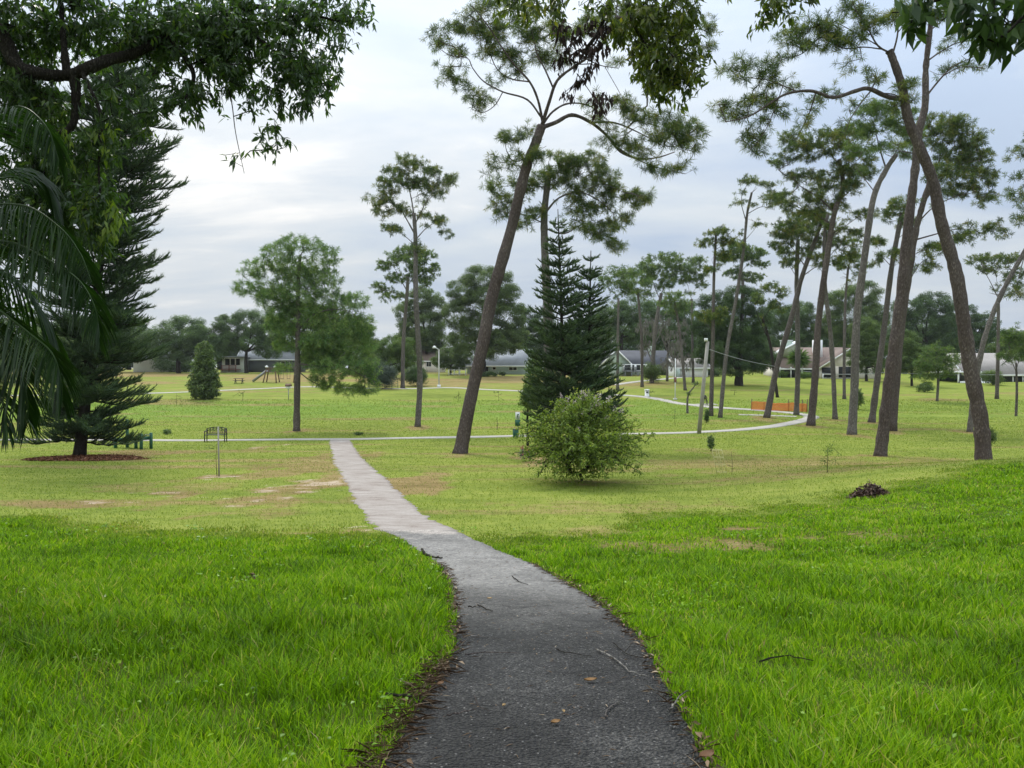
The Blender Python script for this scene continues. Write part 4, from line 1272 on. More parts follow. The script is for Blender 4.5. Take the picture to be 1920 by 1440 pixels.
pine('pine with a big dense rounded crown spreading behind the crossing trunks',
     [(1672, 808), (1690, 640), (1700, 540), (1716, 440), (1725, 390), (1745, 330)], (19, 9),
     [[(1720, 420), (1750, 390), (1790, 370), (1830, 360)], [(1726, 385), (1760, 340), (1800, 310), (1835, 300)], [(1740, 340), (1765, 290), (1790, 250)], [(1714, 450), (1750, 440), (1790, 430), (1820, 430)], [(1716, 440), (1705, 410), (1700, 385)], [(1700, 540), (1720, 500), (1745, 480)]],
     [(1760, 228, 35, 18), (1795, 238, 28, 20), (1822, 265, 26, 20), (1790, 285, 45, 20), (1832, 300, 30, 22), (1780, 325, 50, 20), (1842, 338, 24, 20), (1852, 372, 20, 13), (1800, 360, 40, 14), (1860, 420, 18, 10), (1830, 435, 18, 9), (1805, 445, 22, 9), (1770, 455, 24, 11), (1745, 470, 20, 10), (1750, 260, 30, 20), (1735, 500, 20, 10), (1690, 480, 20, 12), (1880, 440, 12, 8)],
     seed=23, bark='pine_bark_red', cover=1.35, usable=0.75, mat='pine', base_dy=0)
pine('pale grey pine trunk with a wispy crown between the two crossing clusters',
     [(1597, 815), (1603, 720), (1610, 600), (1622, 470), (1640, 370), (1662, 318), (1680, 290)], (19, 9),
     [[(1662, 318), (1650, 280), (1640, 240), (1630, 210)], [(1668, 305), (1690, 260), (1695, 225)], [(1645, 360), (1620, 330), (1600, 305)], [(1680, 290), (1700, 270), (1715, 250)]],
     [(1632, 212, 28, 14), (1660, 200, 26, 12), (1688, 215, 24, 14), (1620, 240, 24, 14), (1655, 240, 34, 16), (1695, 250, 26, 16), (1610, 275, 24, 12), (1640, 275, 30, 12), (1700, 285, 20, 12)],
     seed=24, bark='grey_bark', cover=1.25, usable=0.8, mat='pine_light')
pine('tall straight reddish pine growing where the pale path turns its corner',
     [(1520, 798), (1528, 700), (1536, 600), (1550, 470), (1560, 400), (1578, 350), (1572, 300)], (17, 7),
     [[(1560, 400), (1530, 370), (1500, 350), (1480, 330)], [(1566, 380), (1600, 350), (1625, 325)], [(1575, 340), (1590, 300), (1590, 270)], [(1573, 310), (1545, 280), (1510, 270)], [(1556, 420), (1525, 400), (1495, 388), (1462, 370)], [(1552, 450), (1590, 420), (1620, 400)], [(1553, 440), (1580, 430), (1610, 440), (1640, 455)]],
     [(1482, 258, 20, 13), (1502, 285, 38, 18), (1542, 265, 42, 20), (1590, 255, 38, 20), (1462, 300, 18, 11), (1600, 300, 38, 18), (1562, 335, 40, 18), (1502, 330, 30, 13), (1622, 322, 20, 14), (1462, 368, 24, 12), (1492, 392, 24, 11), (1540, 368, 38, 16), (1592, 352, 24, 13), (1575, 385, 24, 12), (1620, 400, 22, 9), (1640, 455, 16, 9), (1610, 440, 16, 8), (1535, 405, 24, 10)],
     seed=25, bark='pine_bark_red', cover=1.3, usable=0.75, mat='pine')
pine('pine leaning sharply across the orange fence',
     [(1437, 783), (1455, 690), (1478, 600), (1500, 520), (1525, 450), (1545, 400)], (14, 6),
     [[(1505, 505), (1485, 470), (1470, 440)], [(1520, 465), (1500, 440)], [(1530, 440), (1555, 430)], [(1500, 520), (1530, 500), (1560, 490)]],
     [(1470, 430, 24, 16), (1458, 462, 15, 9), (1500, 435, 28, 16), (1530, 408, 28, 16), (1550, 448, 26, 12), (1565, 490, 14, 9), (1480, 490, 12, 9)],
     seed=26, bark='pine_bark', cover=1.25, usable=0.75, mat='pine')
pine('thin short dark pine behind the leaning pine at the orange fence',
     [(1458, 745), (1453, 690), (1445, 640), (1432, 590)], (7, 5), [[(1445, 640), (1425, 600), (1415, 570)], [(1436, 605), (1450, 575), (1460, 560)]],
     [(1440, 538, 18, 9), (1420, 560, 16, 9), (1462, 548, 14, 10), (1445, 570, 18, 9), (1468, 580, 8, 8)], seed=27, cover=1.2, usable=0.75, bark='oak_bark')
pine('vertical grey pine standing inside the orange fence',
     [(1493, 778), (1494, 700), (1493, 600), (1492, 520), (1494, 450)], (12, 7), [[(1493, 520), (1475, 490)], [(1493, 500), (1512, 470)]],
     [(1490, 430, 24, 14), (1475, 470, 16, 10), (1515, 465, 16, 12), (1500, 405, 20, 10)], seed=28, bark='grey_bark', cover=1.1, usable=0.85)
pine('slim pine curving gently, right of the reddish corner pine',
     [(1566, 786), (1562, 700), (1556, 620), (1546, 530), (1545, 440), (1552, 400)], (11, 6), [[(1546, 500), (1570, 470), (1590, 480)], [(1546, 520), (1530, 490)]],
     [(1590, 480, 16, 10), (1575, 455, 18, 10), (1530, 480, 14, 9), (1556, 430, 20, 12)], seed=29, bark='grey_bark', cover=1.1, usable=0.85)
pine('thin distant pine in front of the brown roofed house gable',
     [(1583, 748), (1586, 660), (1590, 560), (1593, 500)], (7, 4), [[(1592, 540), (1612, 510)]],
     [(1595, 480, 20, 14), (1612, 505, 14, 9), (1578, 500, 14, 9), (1600, 455, 14, 10)], seed=30, bark='pine_bark', cover=1.2, usable=0.8)
pine('dark pine trunk half hidden behind the tall crossing pine',
     [(1634, 792), (1645, 700), (1658, 610), (1672, 500), (1690, 400)], (14, 8), [[(1672, 500), (1650, 480), (1640, 495)], [(1680, 450), (1705, 430)]],
     [(1640, 492, 12, 8), (1690, 385, 26, 14), (1670, 400, 20, 12), (1710, 420, 18, 10)], seed=31, bark='pine_bark', cover=1.1, usable=0.85)
pine('thin bare topped pine with two small tufts behind the leaning utility pole',
     [(1350, 783), (1365, 660), (1380, 560), (1395, 470), (1405, 400), (1411, 360)], (9.5, 4),
     [[(1404, 402), (1430, 388), (1452, 394)], [(1402, 415), (1391, 375), (1400, 348)], [(1398, 450), (1415, 430), (1420, 420)], [(1396, 465), (1386, 440)]],
     [(1402, 338, 18, 6), (1430, 345, 18, 7), (1388, 382, 9, 6), (1452, 368, 18, 10), (1470, 378, 12, 7)], seed=32, bark='grey_bark', cover=1.2, usable=0.8)
pine('straight pine with a ragged top beside the leaning utility pole',
     [(1333, 780), (1337, 640), (1340, 520), (1343, 440)], (9.5, 4), [[(1342, 460), (1320, 450)], [(1342, 470), (1365, 455)], [(1340, 500), (1360, 485)], [(1337, 620), (1315, 595)], [(1337, 615), (1355, 595)]],
     [(1342, 434, 22, 9), (1322, 455, 14, 7), (1362, 450, 14, 8), (1352, 482, 22, 8), (1335, 590, 26, 8), (1312, 592, 12, 8), (1355, 585, 12, 7), (1330, 500, 14, 7)], seed=33, bark='pine_bark', cover=1.25, usable=0.4, mat='pine')
pine('broad flat topped pine behind the thin bare topped pine',
     [(1390, 715), (1390, 620), (1391, 540), (1390, 500)], (8, 5), [[(1390, 520), (1370, 485)], [(1390, 510), (1415, 480)], [(1390, 530), (1410, 520)]],
     [(1382, 462, 30, 10), (1412, 475, 24, 12), (1362, 482, 18, 9), (1402, 520, 28, 9), (1390, 480, 30, 10), (1425, 495, 14, 8), (1375, 510, 16, 7)], D=112, seed=34, cover=1.3, usable=0.8, mat='pine_light', group='tall pines by the houses')
for i, (lab, tr, rr, lb, bl, dd, mt) in enumerate([
    ('slender pine with a small tufted crown in front of the dark grey roof', [(1158, 735), (1158, 640), (1158, 560)], (7, 4), [[(1158, 580), (1140, 555)], [(1158, 570), (1175, 550)]], [(1158, 510, 30, 9), (1135, 525, 16, 9), (1180, 528, 16, 9), (1155, 535, 26, 9), (1172, 548, 14, 7)], 104, 'pine_light'),
    ('slender pine standing over the dark grey roof, second from the twin conifers', [(1204, 718), (1202, 640), (1198, 570), (1195, 540)], (7, 4), [[(1199, 580), (1215, 550)], [(1197, 560), (1185, 540)]], [(1190, 510, 24, 9), (1212, 530, 14, 9), (1180, 535, 14, 8), (1205, 550, 16, 8)], 110, 'pine_light'),
    ('thick forked pine with the broadest umbrella crown over the dark grey roof', [(1222, 716), (1225, 660), (1232, 600), (1240, 550)], (10, 6), [[(1238, 560), (1220, 520), (1210, 505)], [(1240, 550), (1260, 515), (1275, 500)], [(1240, 545), (1242, 505)]], [(1245, 485, 36, 10), (1215, 500, 20, 11), (1275, 500, 18, 12), (1240, 508, 40, 11), (1262, 525, 26, 10), (1215, 525, 18, 9), (1285, 520, 8, 9), (1240, 535, 18, 7)], 118, 'pine_light'),
    ('slanting pine with a pale trunk beside the white garage', [(1285, 726), (1280, 670), (1275, 610), (1264, 560)], (7, 4), [[(1272, 590), (1255, 560)], [(1270, 585), (1280, 560)]], [(1262, 555, 22, 10), (1280, 570, 10, 9), (1248, 572, 12, 8), (1268, 580, 18, 8)], 103, 'pine_light'),
    ('thin pine with a small domed crown right of the umbrella crowned pine', [(1300, 712), (1300, 640), (1299, 560)], (6, 4), [[(1299, 560), (1288, 530)], [(1299, 550), (1318, 520)]], [(1305, 490, 22, 9), (1292, 505, 14, 9), (1320, 510, 12, 9), (1304, 520, 20, 8), (1316, 535, 10, 7)], 118, 'pine_light'),
    ('thin pine with a small flat crown standing alone by the grey roofed patio house', [(1869, 748), (1870, 640), (1868, 560)], (8, 5), [[(1868, 560), (1850, 520), (1838, 500)], [(1868, 555), (1890, 525)], [(1868, 560), (1868, 520)]], [(1835, 488, 20, 8), (1866, 484, 24, 8), (1896, 484, 24, 9), (1902, 512, 20, 9), (1862, 503, 26, 8), (1900, 540, 12, 7)], None, 'pine'),
    ('young pine with a thin leggy trunk by the white patio posts', [(1757, 752), (1758, 700), (1757, 660)], (6, 3), [[(1757, 690), (1735, 675)], [(1757, 685), (1780, 672)], [(1757, 700), (1735, 705)]], [(1757, 655, 24, 12), (1735, 678, 20, 14), (1780, 675, 18, 14), (1757, 690, 28, 14), (1780, 700, 12, 8), (1735, 708, 18, 9)], None, 'pine_light'),
    ('small pine with twin thin trunks at the lawn edge beside the patio house', [(1905, 780), (1906, 730), (1903, 680)], (6, 3), [[(1904, 700), (1890, 660)], [(1903, 690), (1918, 650)]], [(1905, 640, 22, 14), (1890, 665, 14, 12), (1922, 660, 14, 14), (1905, 625, 16, 10)], None, 'pine_light'),
]):
    pine(lab, tr, rr, lb, bl, D=dd, seed=40 + i, cover=1.4, usable=0.6, mat=mt, group='tall pines by the houses' if dd else 'pines on the park lawn', bark='pine_bark' if i % 2 else 'grey_bark', tuft=0.5 if dd else 0.4)
pine('pine trunk leaning out of the picture behind the stoutest leaning pine',
     [(1818, 810), (1826, 740), (1838, 650), (1860, 590), (1890, 530), (1925, 465), (1960, 400)], (12, 7), [[(1925, 465), (1910, 520), (1905, 545)], [(1945, 430), (1935, 400)]],
     [(1910, 548, 16, 9), (1960, 380, 40, 20), (1990, 410, 30, 18), (1930, 400, 14, 10)], seed=51, bark='grey_bark', cover=1.1, usable=0.7)
pine('pine whose needle clumps reach in over the edge above the patio house',
     [(1990, 815), (1992, 650), (1985, 450), (1975, 260)], (20, 8), [[(1980, 380), (1945, 350), (1915, 335)], [(1977, 330), (1940, 300), (1905, 290)], [(1983, 440), (1950, 400), (1905, 370)], [(1983, 460), (1950, 450), (1915, 420)]],
     [(1908, 288, 14, 10), (1918, 330, 14, 9), (1905, 366, 12, 9), (1912, 415, 12, 8), (1960, 250, 40, 20), (1990, 300, 40, 20), (2010, 360, 30, 20)], D=48, seed=52, cover=1.25, usable=0.5)

# ------------------------------------------------------------------ conifers with whorled branches
def cook_prof(f):
    return float(np.interp(f, [0, 0.06, 0.12, 0.25, 0.45, 0.55, 0.62, 0.72, 0.85, 1.0], [0.85, 1.0, 1.06, 1.08, 0.98, 1.0, 1.15, 1.05, 0.8, 0.2]))


_b = hit(148, 856)
araucaria('tall dense dark conifer in a ring of red mulch beside the green bench', _b, P(236, 60, _b[1]), 2.4, 48, 'cook', 61, per=8, rise=0.14, droop=0.28, name='tall_conifer', cat='conifer', prof=cook_prof, t0=0.05, fine=1.05, blet=0.36, tail=0.34, trunk_r=0.28, jit=0.33, D=_b[1], thick=1.0, q=9, nl=1.4)
_b1 = on_ground((1062 - CX) / F * 40, 40.0)
_b1 = np.array(_b1)


def nor_prof(f):
    return float(np.interp(f, [0, 0.1, 0.25, 0.5, 0.75, 0.9, 1.0], [0.82, 0.94, 0.93, 0.70, 0.42, 0.24, 0.10]))


araucaria('taller of the twin dark tiered conifers behind the flowering bush', _b1, P(1046, 392, 40.0), 2.5, 26, 'arau', 62, per=7, rise=0.22, droop=0.05, name='norfolk_pine', group='twin tiered conifers', prof=nor_prof, t0=0.05, tpow=1.3, fine=0.9, blet=0.32, tail=0.24, trunk_r=0.16, D=40, thick=1.35, q=7, nl=1.1)
_b2 = on_ground((1100 - CX) / F * 41.5, 41.5)
araucaria('shorter of the twin dark tiered conifers behind the flowering bush', _b2, P(1108, 470, 41.5), 2.2, 24, 'arau', 63, per=7, rise=0.22, droop=0.05, name='norfolk_pine', group='twin tiered conifers', prof=nor_prof, t0=0.05, tpow=1.3, fine=0.9, blet=0.32, tail=0.24, trunk_r=0.15, D=41.5, thick=1.35, q=7, nl=1.1)
broadleaf('feathery light green conifer tucked against the twin dark conifers', 990, 44, [(998, 700, 12, 26), (1000, 735, 20, 30), (990, 750, 14, 20), (1004, 680, 9, 16)], 'bright', 3.2, 0.12, 64, cat='conifer', group='small conifers', name='feathery_conifer', rpx=5, cl=0.7)
broadleaf('small cone shaped tree with light green foliage standing alone by the far path', 383, hit(383, 748)[1], [(383, 660, 13, 20), (383, 685, 20, 22), (383, 705, 26, 22), (383, 725, 30, 18), (384, 738, 26, 9)], 'mid', 3.4, 0.22, 65, cat='tree', group='small conifers', name='conical_tree', rpx=5, cl=0.75, cdens=1.3)

# ------------------------------------------------------------------ shrubs on the lawn
shrub('big spreading green bush dotted with pale blossom in front of the twin conifers', 1092, 906, 205, 160, 'myrtle', 71, name='flowering_bush', leaf=0.088, cover=1.05, flower=('blossom', 70), zlow=0.0, shoots=210)

# ------------------------------------------------------------------ trees and shrubs round the houses
BL = [
 ('dark live oak with a leaning trunk beside the white wall', 335, 158, [(300, 640, 40, 28), (345, 625, 45, 30), (385, 640, 34, 28), (320, 665, 34, 16), (360, 660, 34, 16), (405, 655, 26, 20)], 'oak', 9),
 ('dark live oak spreading over the porch with the red deck', 462, 160, [(430, 610, 28, 20), (470, 605, 34, 24), (510, 620, 30, 28), (460, 640, 44, 20), (505, 655, 24, 16), (425, 640, 26, 20)], 'oak', 7),
 ('dark wide oak behind the bushy young pine', 560, 175, [(530, 600, 34, 26), (580, 590, 40, 26), (620, 600, 40, 30), (545, 640, 40, 24), (600, 645, 44, 26)], 'oak', 8),
 ('mid green tree just behind the low hanging branches of the bushy pine', 655, 150, [(665, 620, 34, 26), (650, 660, 40, 26), (690, 650, 20, 26)], 'mid', 7),
 ('bright green round tree between the bushy pine and the thin rounded pine', 730, 132, [(735, 650, 26, 20), (715, 665, 20, 16), (760, 655, 22, 22), (735, 680, 34, 18), (770, 680, 20, 16)], 'bright', 6),
 ('mid green tree behind the slender pine trunks', 800, 172, [(790, 560, 32, 22), (765, 585, 26, 24), (815, 580, 24, 26), (790, 610, 42, 26), (770, 640, 30, 24), (815, 640, 24, 24)], 'mid', 8),
 ('tall broad green tree shading the grey blue house', 905, 141, [(905, 522, 34, 24), (870, 545, 32, 26), (945, 540, 30, 28), (905, 565, 46, 28), (860, 590, 30, 28), (955, 590, 32, 28), (900, 615, 44, 26), (945, 640, 38, 22), (870, 640, 34, 24), (970, 620, 20, 24), (915, 660, 34, 10)], 'mid', 13),
 ('dull green round tree behind the pale lamp post', 845, 148, [(845, 665, 26, 14), (825, 675, 18, 13), (868, 672, 20, 14), (848, 683, 26, 9)], 'mid', 4),
 ('dark tree filling the gap behind the leaning reddish pine', 985, 178, [(985, 600, 24, 24), (1000, 640, 26, 26), (965, 640, 26, 26), (1020, 610, 24, 26), (1040, 640, 30, 26)], 'dark', 8),
 ('dark green tree behind the slender pines by the grey roof', 1165, 172, [(1150, 590, 34, 22), (1190, 580, 34, 22), (1170, 620, 44, 26), (1130, 625, 26, 26), (1205, 620, 28, 26)], 'oak', 8),
 ('dark green tree behind the umbrella crowned pine', 1250, 176, [(1240, 580, 34, 18), (1280, 585, 30, 22), (1255, 610, 44, 26), (1225, 635, 26, 22), (1290, 630, 26, 26)], 'oak', 8),
 ('massive dark spreading tree beside the white garage', 1385, 112, [(1345, 570, 34, 24), (1390, 560, 36, 24), (1420, 600, 26, 30), (1335, 610, 34, 30), (1380, 610, 46, 34), (1350, 655, 44, 26), (1405, 650, 38, 28), (1430, 670, 26, 26), (1325, 665, 24, 22), (1385, 688, 44, 14)], 'dark', 16),
 ('dark tree behind the leaning pine and the house chimney', 1480, 170, [(1460, 600, 30, 24), (1495, 590, 30, 26), (1475, 630, 42, 24), (1515, 620, 26, 30), (1440, 640, 26, 20)], 'oak', 8),
 ('tall mid green tree behind the brown roofed house', 1590, 165, [(1580, 560, 34, 22), (1620, 550, 30, 24), (1600, 595, 46, 28), (1560, 610, 30, 26), (1640, 600, 28, 28), (1600, 635, 40, 24)], 'mid', 9),
 ('shaggy green tree with hanging fronds beside the brown roofed house', 1625, 124, [(1620, 620, 26, 26), (1640, 650, 22, 26), (1612, 665, 26, 24), (1635, 685, 26, 16)], 'mid', 6),
 ('dark rounded tree behind the crossing pine trunks', 1735, 176, [(1705, 580, 30, 22), (1745, 570, 34, 22), (1730, 610, 46, 28), (1690, 630, 28, 26), (1770, 600, 26, 26), (1760, 640, 34, 22)], 'dark', 9),
 ('dark rounded tree behind the stoutest leaning pine', 1815, 180, [(1800, 590, 28, 22), (1840, 610, 26, 24), (1815, 630, 40, 24), (1790, 640, 26, 24), (1860, 640, 22, 18)], 'dark', 8),
 ('feathery light green tree hanging low beside the young leggy pine', 1710, 112, [(1700, 640, 22, 20), (1720, 665, 26, 22), (1695, 675, 24, 20), (1715, 690, 26, 14)], 'mid', 5),
 ('small green tree above the patio roof at the lawn edge', 1900, 150, [(1890, 640, 22, 14), (1925, 635, 22, 16), (1905, 660, 30, 14), (1870, 655, 16, 12)], 'mid', 5),
 ('green tree behind the tall dense conifer at the far path', 70, 120, [(40, 640, 60, 40), (100, 650, 50, 36), (60, 690, 70, 30), (-20, 660, 50, 40), (120, 690, 30, 22)], 'mid', 9),
 ('dark tree behind the tall dense conifer close to the white wall', 215, 165, [(190, 620, 50, 34), (240, 630, 40, 34), (210, 660, 56, 24), (270, 655, 34, 22)], 'dark', 9),
]
for i, (lab, bx, D, bl, mt, rp) in enumerate(BL):
    broadleaf(lab, bx, D, bl, mt, 3.2, None, 100 + i, rpx=rp, cl=1.0)
# far wood behind everything: one crown after another along the ridge
FAR = []
_rng = np.random.default_rng(5)
far_proto = []
for k in range(4):
    rr = np.random.default_rng(300 + k)
    o = broadleaf('', 960, 230, [(960 + rr.uniform(-6, 6), 612 + rr.uniform(-8, 8), 34, 24), (935, 640, 26, 26), (985, 640, 26, 26), (960, 655, 44, 26), (945 + rr.uniform(0, 30), 600, 20, 14), (935, 676, 34, 15), (985, 676, 34, 15)], 'oak' if k % 2 else 'dark', 2.4, 0.55, 310 + k, rpx=8, name='distant_tree')
    far_proto.append(o)
FAR_X = np.arange(-60, 2010, 62)
for k, fx in enumerate(FAR_X):
    src = far_proto[k % 4]
    first = k < 4
    D = _rng.uniform(205, 250)
    o = src if first else src.copy()
    if not first:
        COL.objects.link(o)
        for ch in src.children:
            c = ch.copy(); COL.objects.link(c); c.parent = o
    fx = fx + _rng.uniform(-18, 18)
    p = on_ground((fx - CX) / F * D, D)
    o.location = p
    s = _rng.uniform(0.62, 0.98) * D / 230 * (0.85 if 260 < fx < 1000 or fx > 1830 else 1.0)
    o.scale = (s * 1.1, s * 1.1, s)
    o.rotation_euler = (0, 0, _rng.uniform(0, 6.28))
    tag(o, 'distant dark green tree in the far row of woods behind the houses', 'tree', 'far row of woods')

SH = [
 ('bluish grey rounded bush behind the green rail', 715, 729, 62, 48, 'bluish', 'shrubs by the far path'),
 ('dark rounded bush beside the thin rounded pine', 778, 724, 46, 36, 'dark', 'shrubs by the far path'),
 ('compact bright green bush beside the house path', 1220, 718, 34, 36, 'mid', 'shrubs by the far path'),
 ('low dark hedge along the white wall', 330, 698, 90, 24, 'dark', 'hedges by the houses'),
 ('dark low hedge below the white garden rail', 912, 706, 50, 8, 'dark', 'hedges by the houses'),
 ('dark clipped bush beside the paired window', 942, 705, 14, 8, 'dark', 'hedges by the houses'),
 ('spiky green bush at the corner of the grey roofed porch', 495, 694, 30, 30, 'mid', 'hedges by the houses'),
 ('green hedge under the white garage roof', 1252, 703, 40, 16, 'mid', 'hedges by the houses'),
 ('yellow green low bush in front of the dark veranda', 1468, 708, 22, 12, 'bright', 'hedges by the houses'),
 ('yellow green low bush beside the small palm', 1508, 710, 26, 12, 'bright', 'hedges by the houses'),
 ('small red flowering shrub beside the brown cottage roof', 793, 694, 26, 28, 'mid', 'hedges by the houses'),
 ('dark bush under the massive dark tree', 1340, 706, 34, 14, 'dark', 'hedges by the houses'),
 ('small leafy bush at the foot of the young leggy pine', 1733, 735, 30, 16, 'mid', 'shrubs by the far path'),
 ('bush in front of the patio house screen', 1860, 722, 40, 26, 'mid', 'hedges by the houses'),
]
for i, (lab, px, py, w, h, mt, gp) in enumerate(SH):
    shrub(lab, px, py, w, h, mt, 200 + i, group=gp, flower=('red_blossom', 14) if 'red flowering' in lab else None)
# ------------------------------------------------------------------ near trees whose trunks stand outside the view
def near_tree(name, label, trunk, limbs, blobs, mat, seed, leaf=0.10, width=0.034, per=11, cover=1.0, bark='oak_bark', extra=None, droop=0.8, cat='tree', stag=0.55, cl=0.16):
    """trunk: world points; limbs: (points [(px,py,D)...], r0, r1) ; blobs: (px,py,rx,ry,D,density)"""
    rng = np.random.default_rng(seed)
    base = np.array(trunk[0]); base[2] = float(ground(base[0], base[1]))
    root = empty(name, base, label, cat)
    sk = Skel(rng)
    tp = [base - UP * 0.2] + [np.array(q, float) for q in trunk[1:]]
    sk.chain(tp, trunk_r[0], trunk_r[1], usable=0.9, n=6, flare=1.25, k=14)
    for pts, r0, r1 in limbs:
        p = np.array([P(*q) if len(q) == 3 else np.array(q[:3], float) for q in pts])
        j = sk.nearest(p[0])
        if np.linalg.norm(np.array(sk.p[j]) - p[0]) > 0.02:
            p = np.vstack([sk.p[j], p])
        sk.chain(p, min(r0, sk.r[j] * 1.0), r1, parent=j, usable=0.25, n=6, k=10 if r0 > 0.05 else 6)
    mb = MB()
    allT, dens = [], []
    for q in blobs:
        if q[0] == 'w':
            u = nrm(rng.standard_normal((q[7], 3))) * rng.uniform(0, 1, (q[7], 1)) ** 0.42
            allT.append(np.array(q[1:4]) + u * np.array(q[4:7])); continue
        px, py, rx, ry, D, dn = q
        mm = D / F
        n = max(1, int(dn * cover * rx * ry * mm * mm / (cl ** 2) * 4.2))
        u = nrm(rng.standard_normal((n, 3))) * rng.uniform(0, 1, (n, 1)) ** 0.42
        allT.append(P(px, py, D) + u * np.array([rx * mm, stag, ry * mm]))
    T = np.vstack(allT)
    tips, dirs = sk.grow(T, seg=0.22, wob=0.16, rtip=0.0032, expo=0.47, sag=-0.05, rmax=0.06)
    K = len(tips)
    st = tips[:, None] - dirs[:, None] * rng.uniform(0, 0.26, (K, per, 1)) + rng.standard_normal((K, per, 3)) * 0.012
    ax = nrm(dirs[:, None] * 0.55 + rng.standard_normal((K, per, 3)) * 0.55 - UP * droop)
    nn = nrm(rng.standard_normal((K, per, 3)) + UP * 0.5)
    tint = (rng.uniform(0.1, 0.8, (K, 1)) + rng.standard_normal((K, per)) * 0.15).ravel()
    leaves(mb, st.reshape(-1, 3), ax.reshape(-1, 3), nn.reshape(-1, 3), leaf, width, rng, tint, 0.12)
    obj('crown', mb, M[mat], root, False, base)
    if extra:
        for nm, mt, bl, per2, ds in extra:
            eb = MB(); TT = []
            for px, py, rx, ry, D, dn in bl:
                mm = D / F
                n = max(2, int(dn * rx * ry * mm * mm / (cl ** 2) * 7.5))
                u = nrm(rng.standard_normal((n, 3))) * rng.uniform(0, 1, (n, 1)) ** 0.42
                TT.append(P(px, py, D) + u * np.array([rx * mm, 0.3, ry * mm]))
            TT = np.vstack(TT)
            sk2 = Skel(rng); sk2.p, sk2.par, sk2.r, sk2.free = list(sk.p), list(sk.par), list(sk.r), list(sk.free)
            t2, d2 = sk2.grow(TT, seg=0.2, wob=0.12, rtip=0.003, expo=0.45, sag=0.1, rmax=0.02)
            sk.tw = sk.tw + sk2.tw
            k2 = len(t2)
            a2 = nrm(rng.standard_normal((k2, per2, 3)) * 0.4 - UP * 1.0)
            leaves(eb, (t2[:, None] + rng.standard_normal((k2, per2, 3)) * 0.03).reshape(-1, 3), a2.reshape(-1, 3), rng.standard_normal((k2 * per2, 3)), leaf * ds, width * ds * 1.1, rng, rng.uniform(0, 1, k2 * per2), 0.25)
            obj(nm, eb, M[mt], root, False, base)
    obj('trunk', sk.build(MB(), 0.0022), M[bark], root, True, base)
    return root


M['young'] = leaf_mat('lit_leaves', [(0, (0.070, 0.110, 0.020)), (0.5, (0.130, 0.190, 0.030)), (1, (0.22, 0.27, 0.045))], 0.42, 0.4, 0.3, tgain=(1.5, 1.8, 0.5))  # lighter leaf copy: the light on the hanging cluster is put into the colour


def W3(px, py, D):
    return tuple(P(px, py, D))


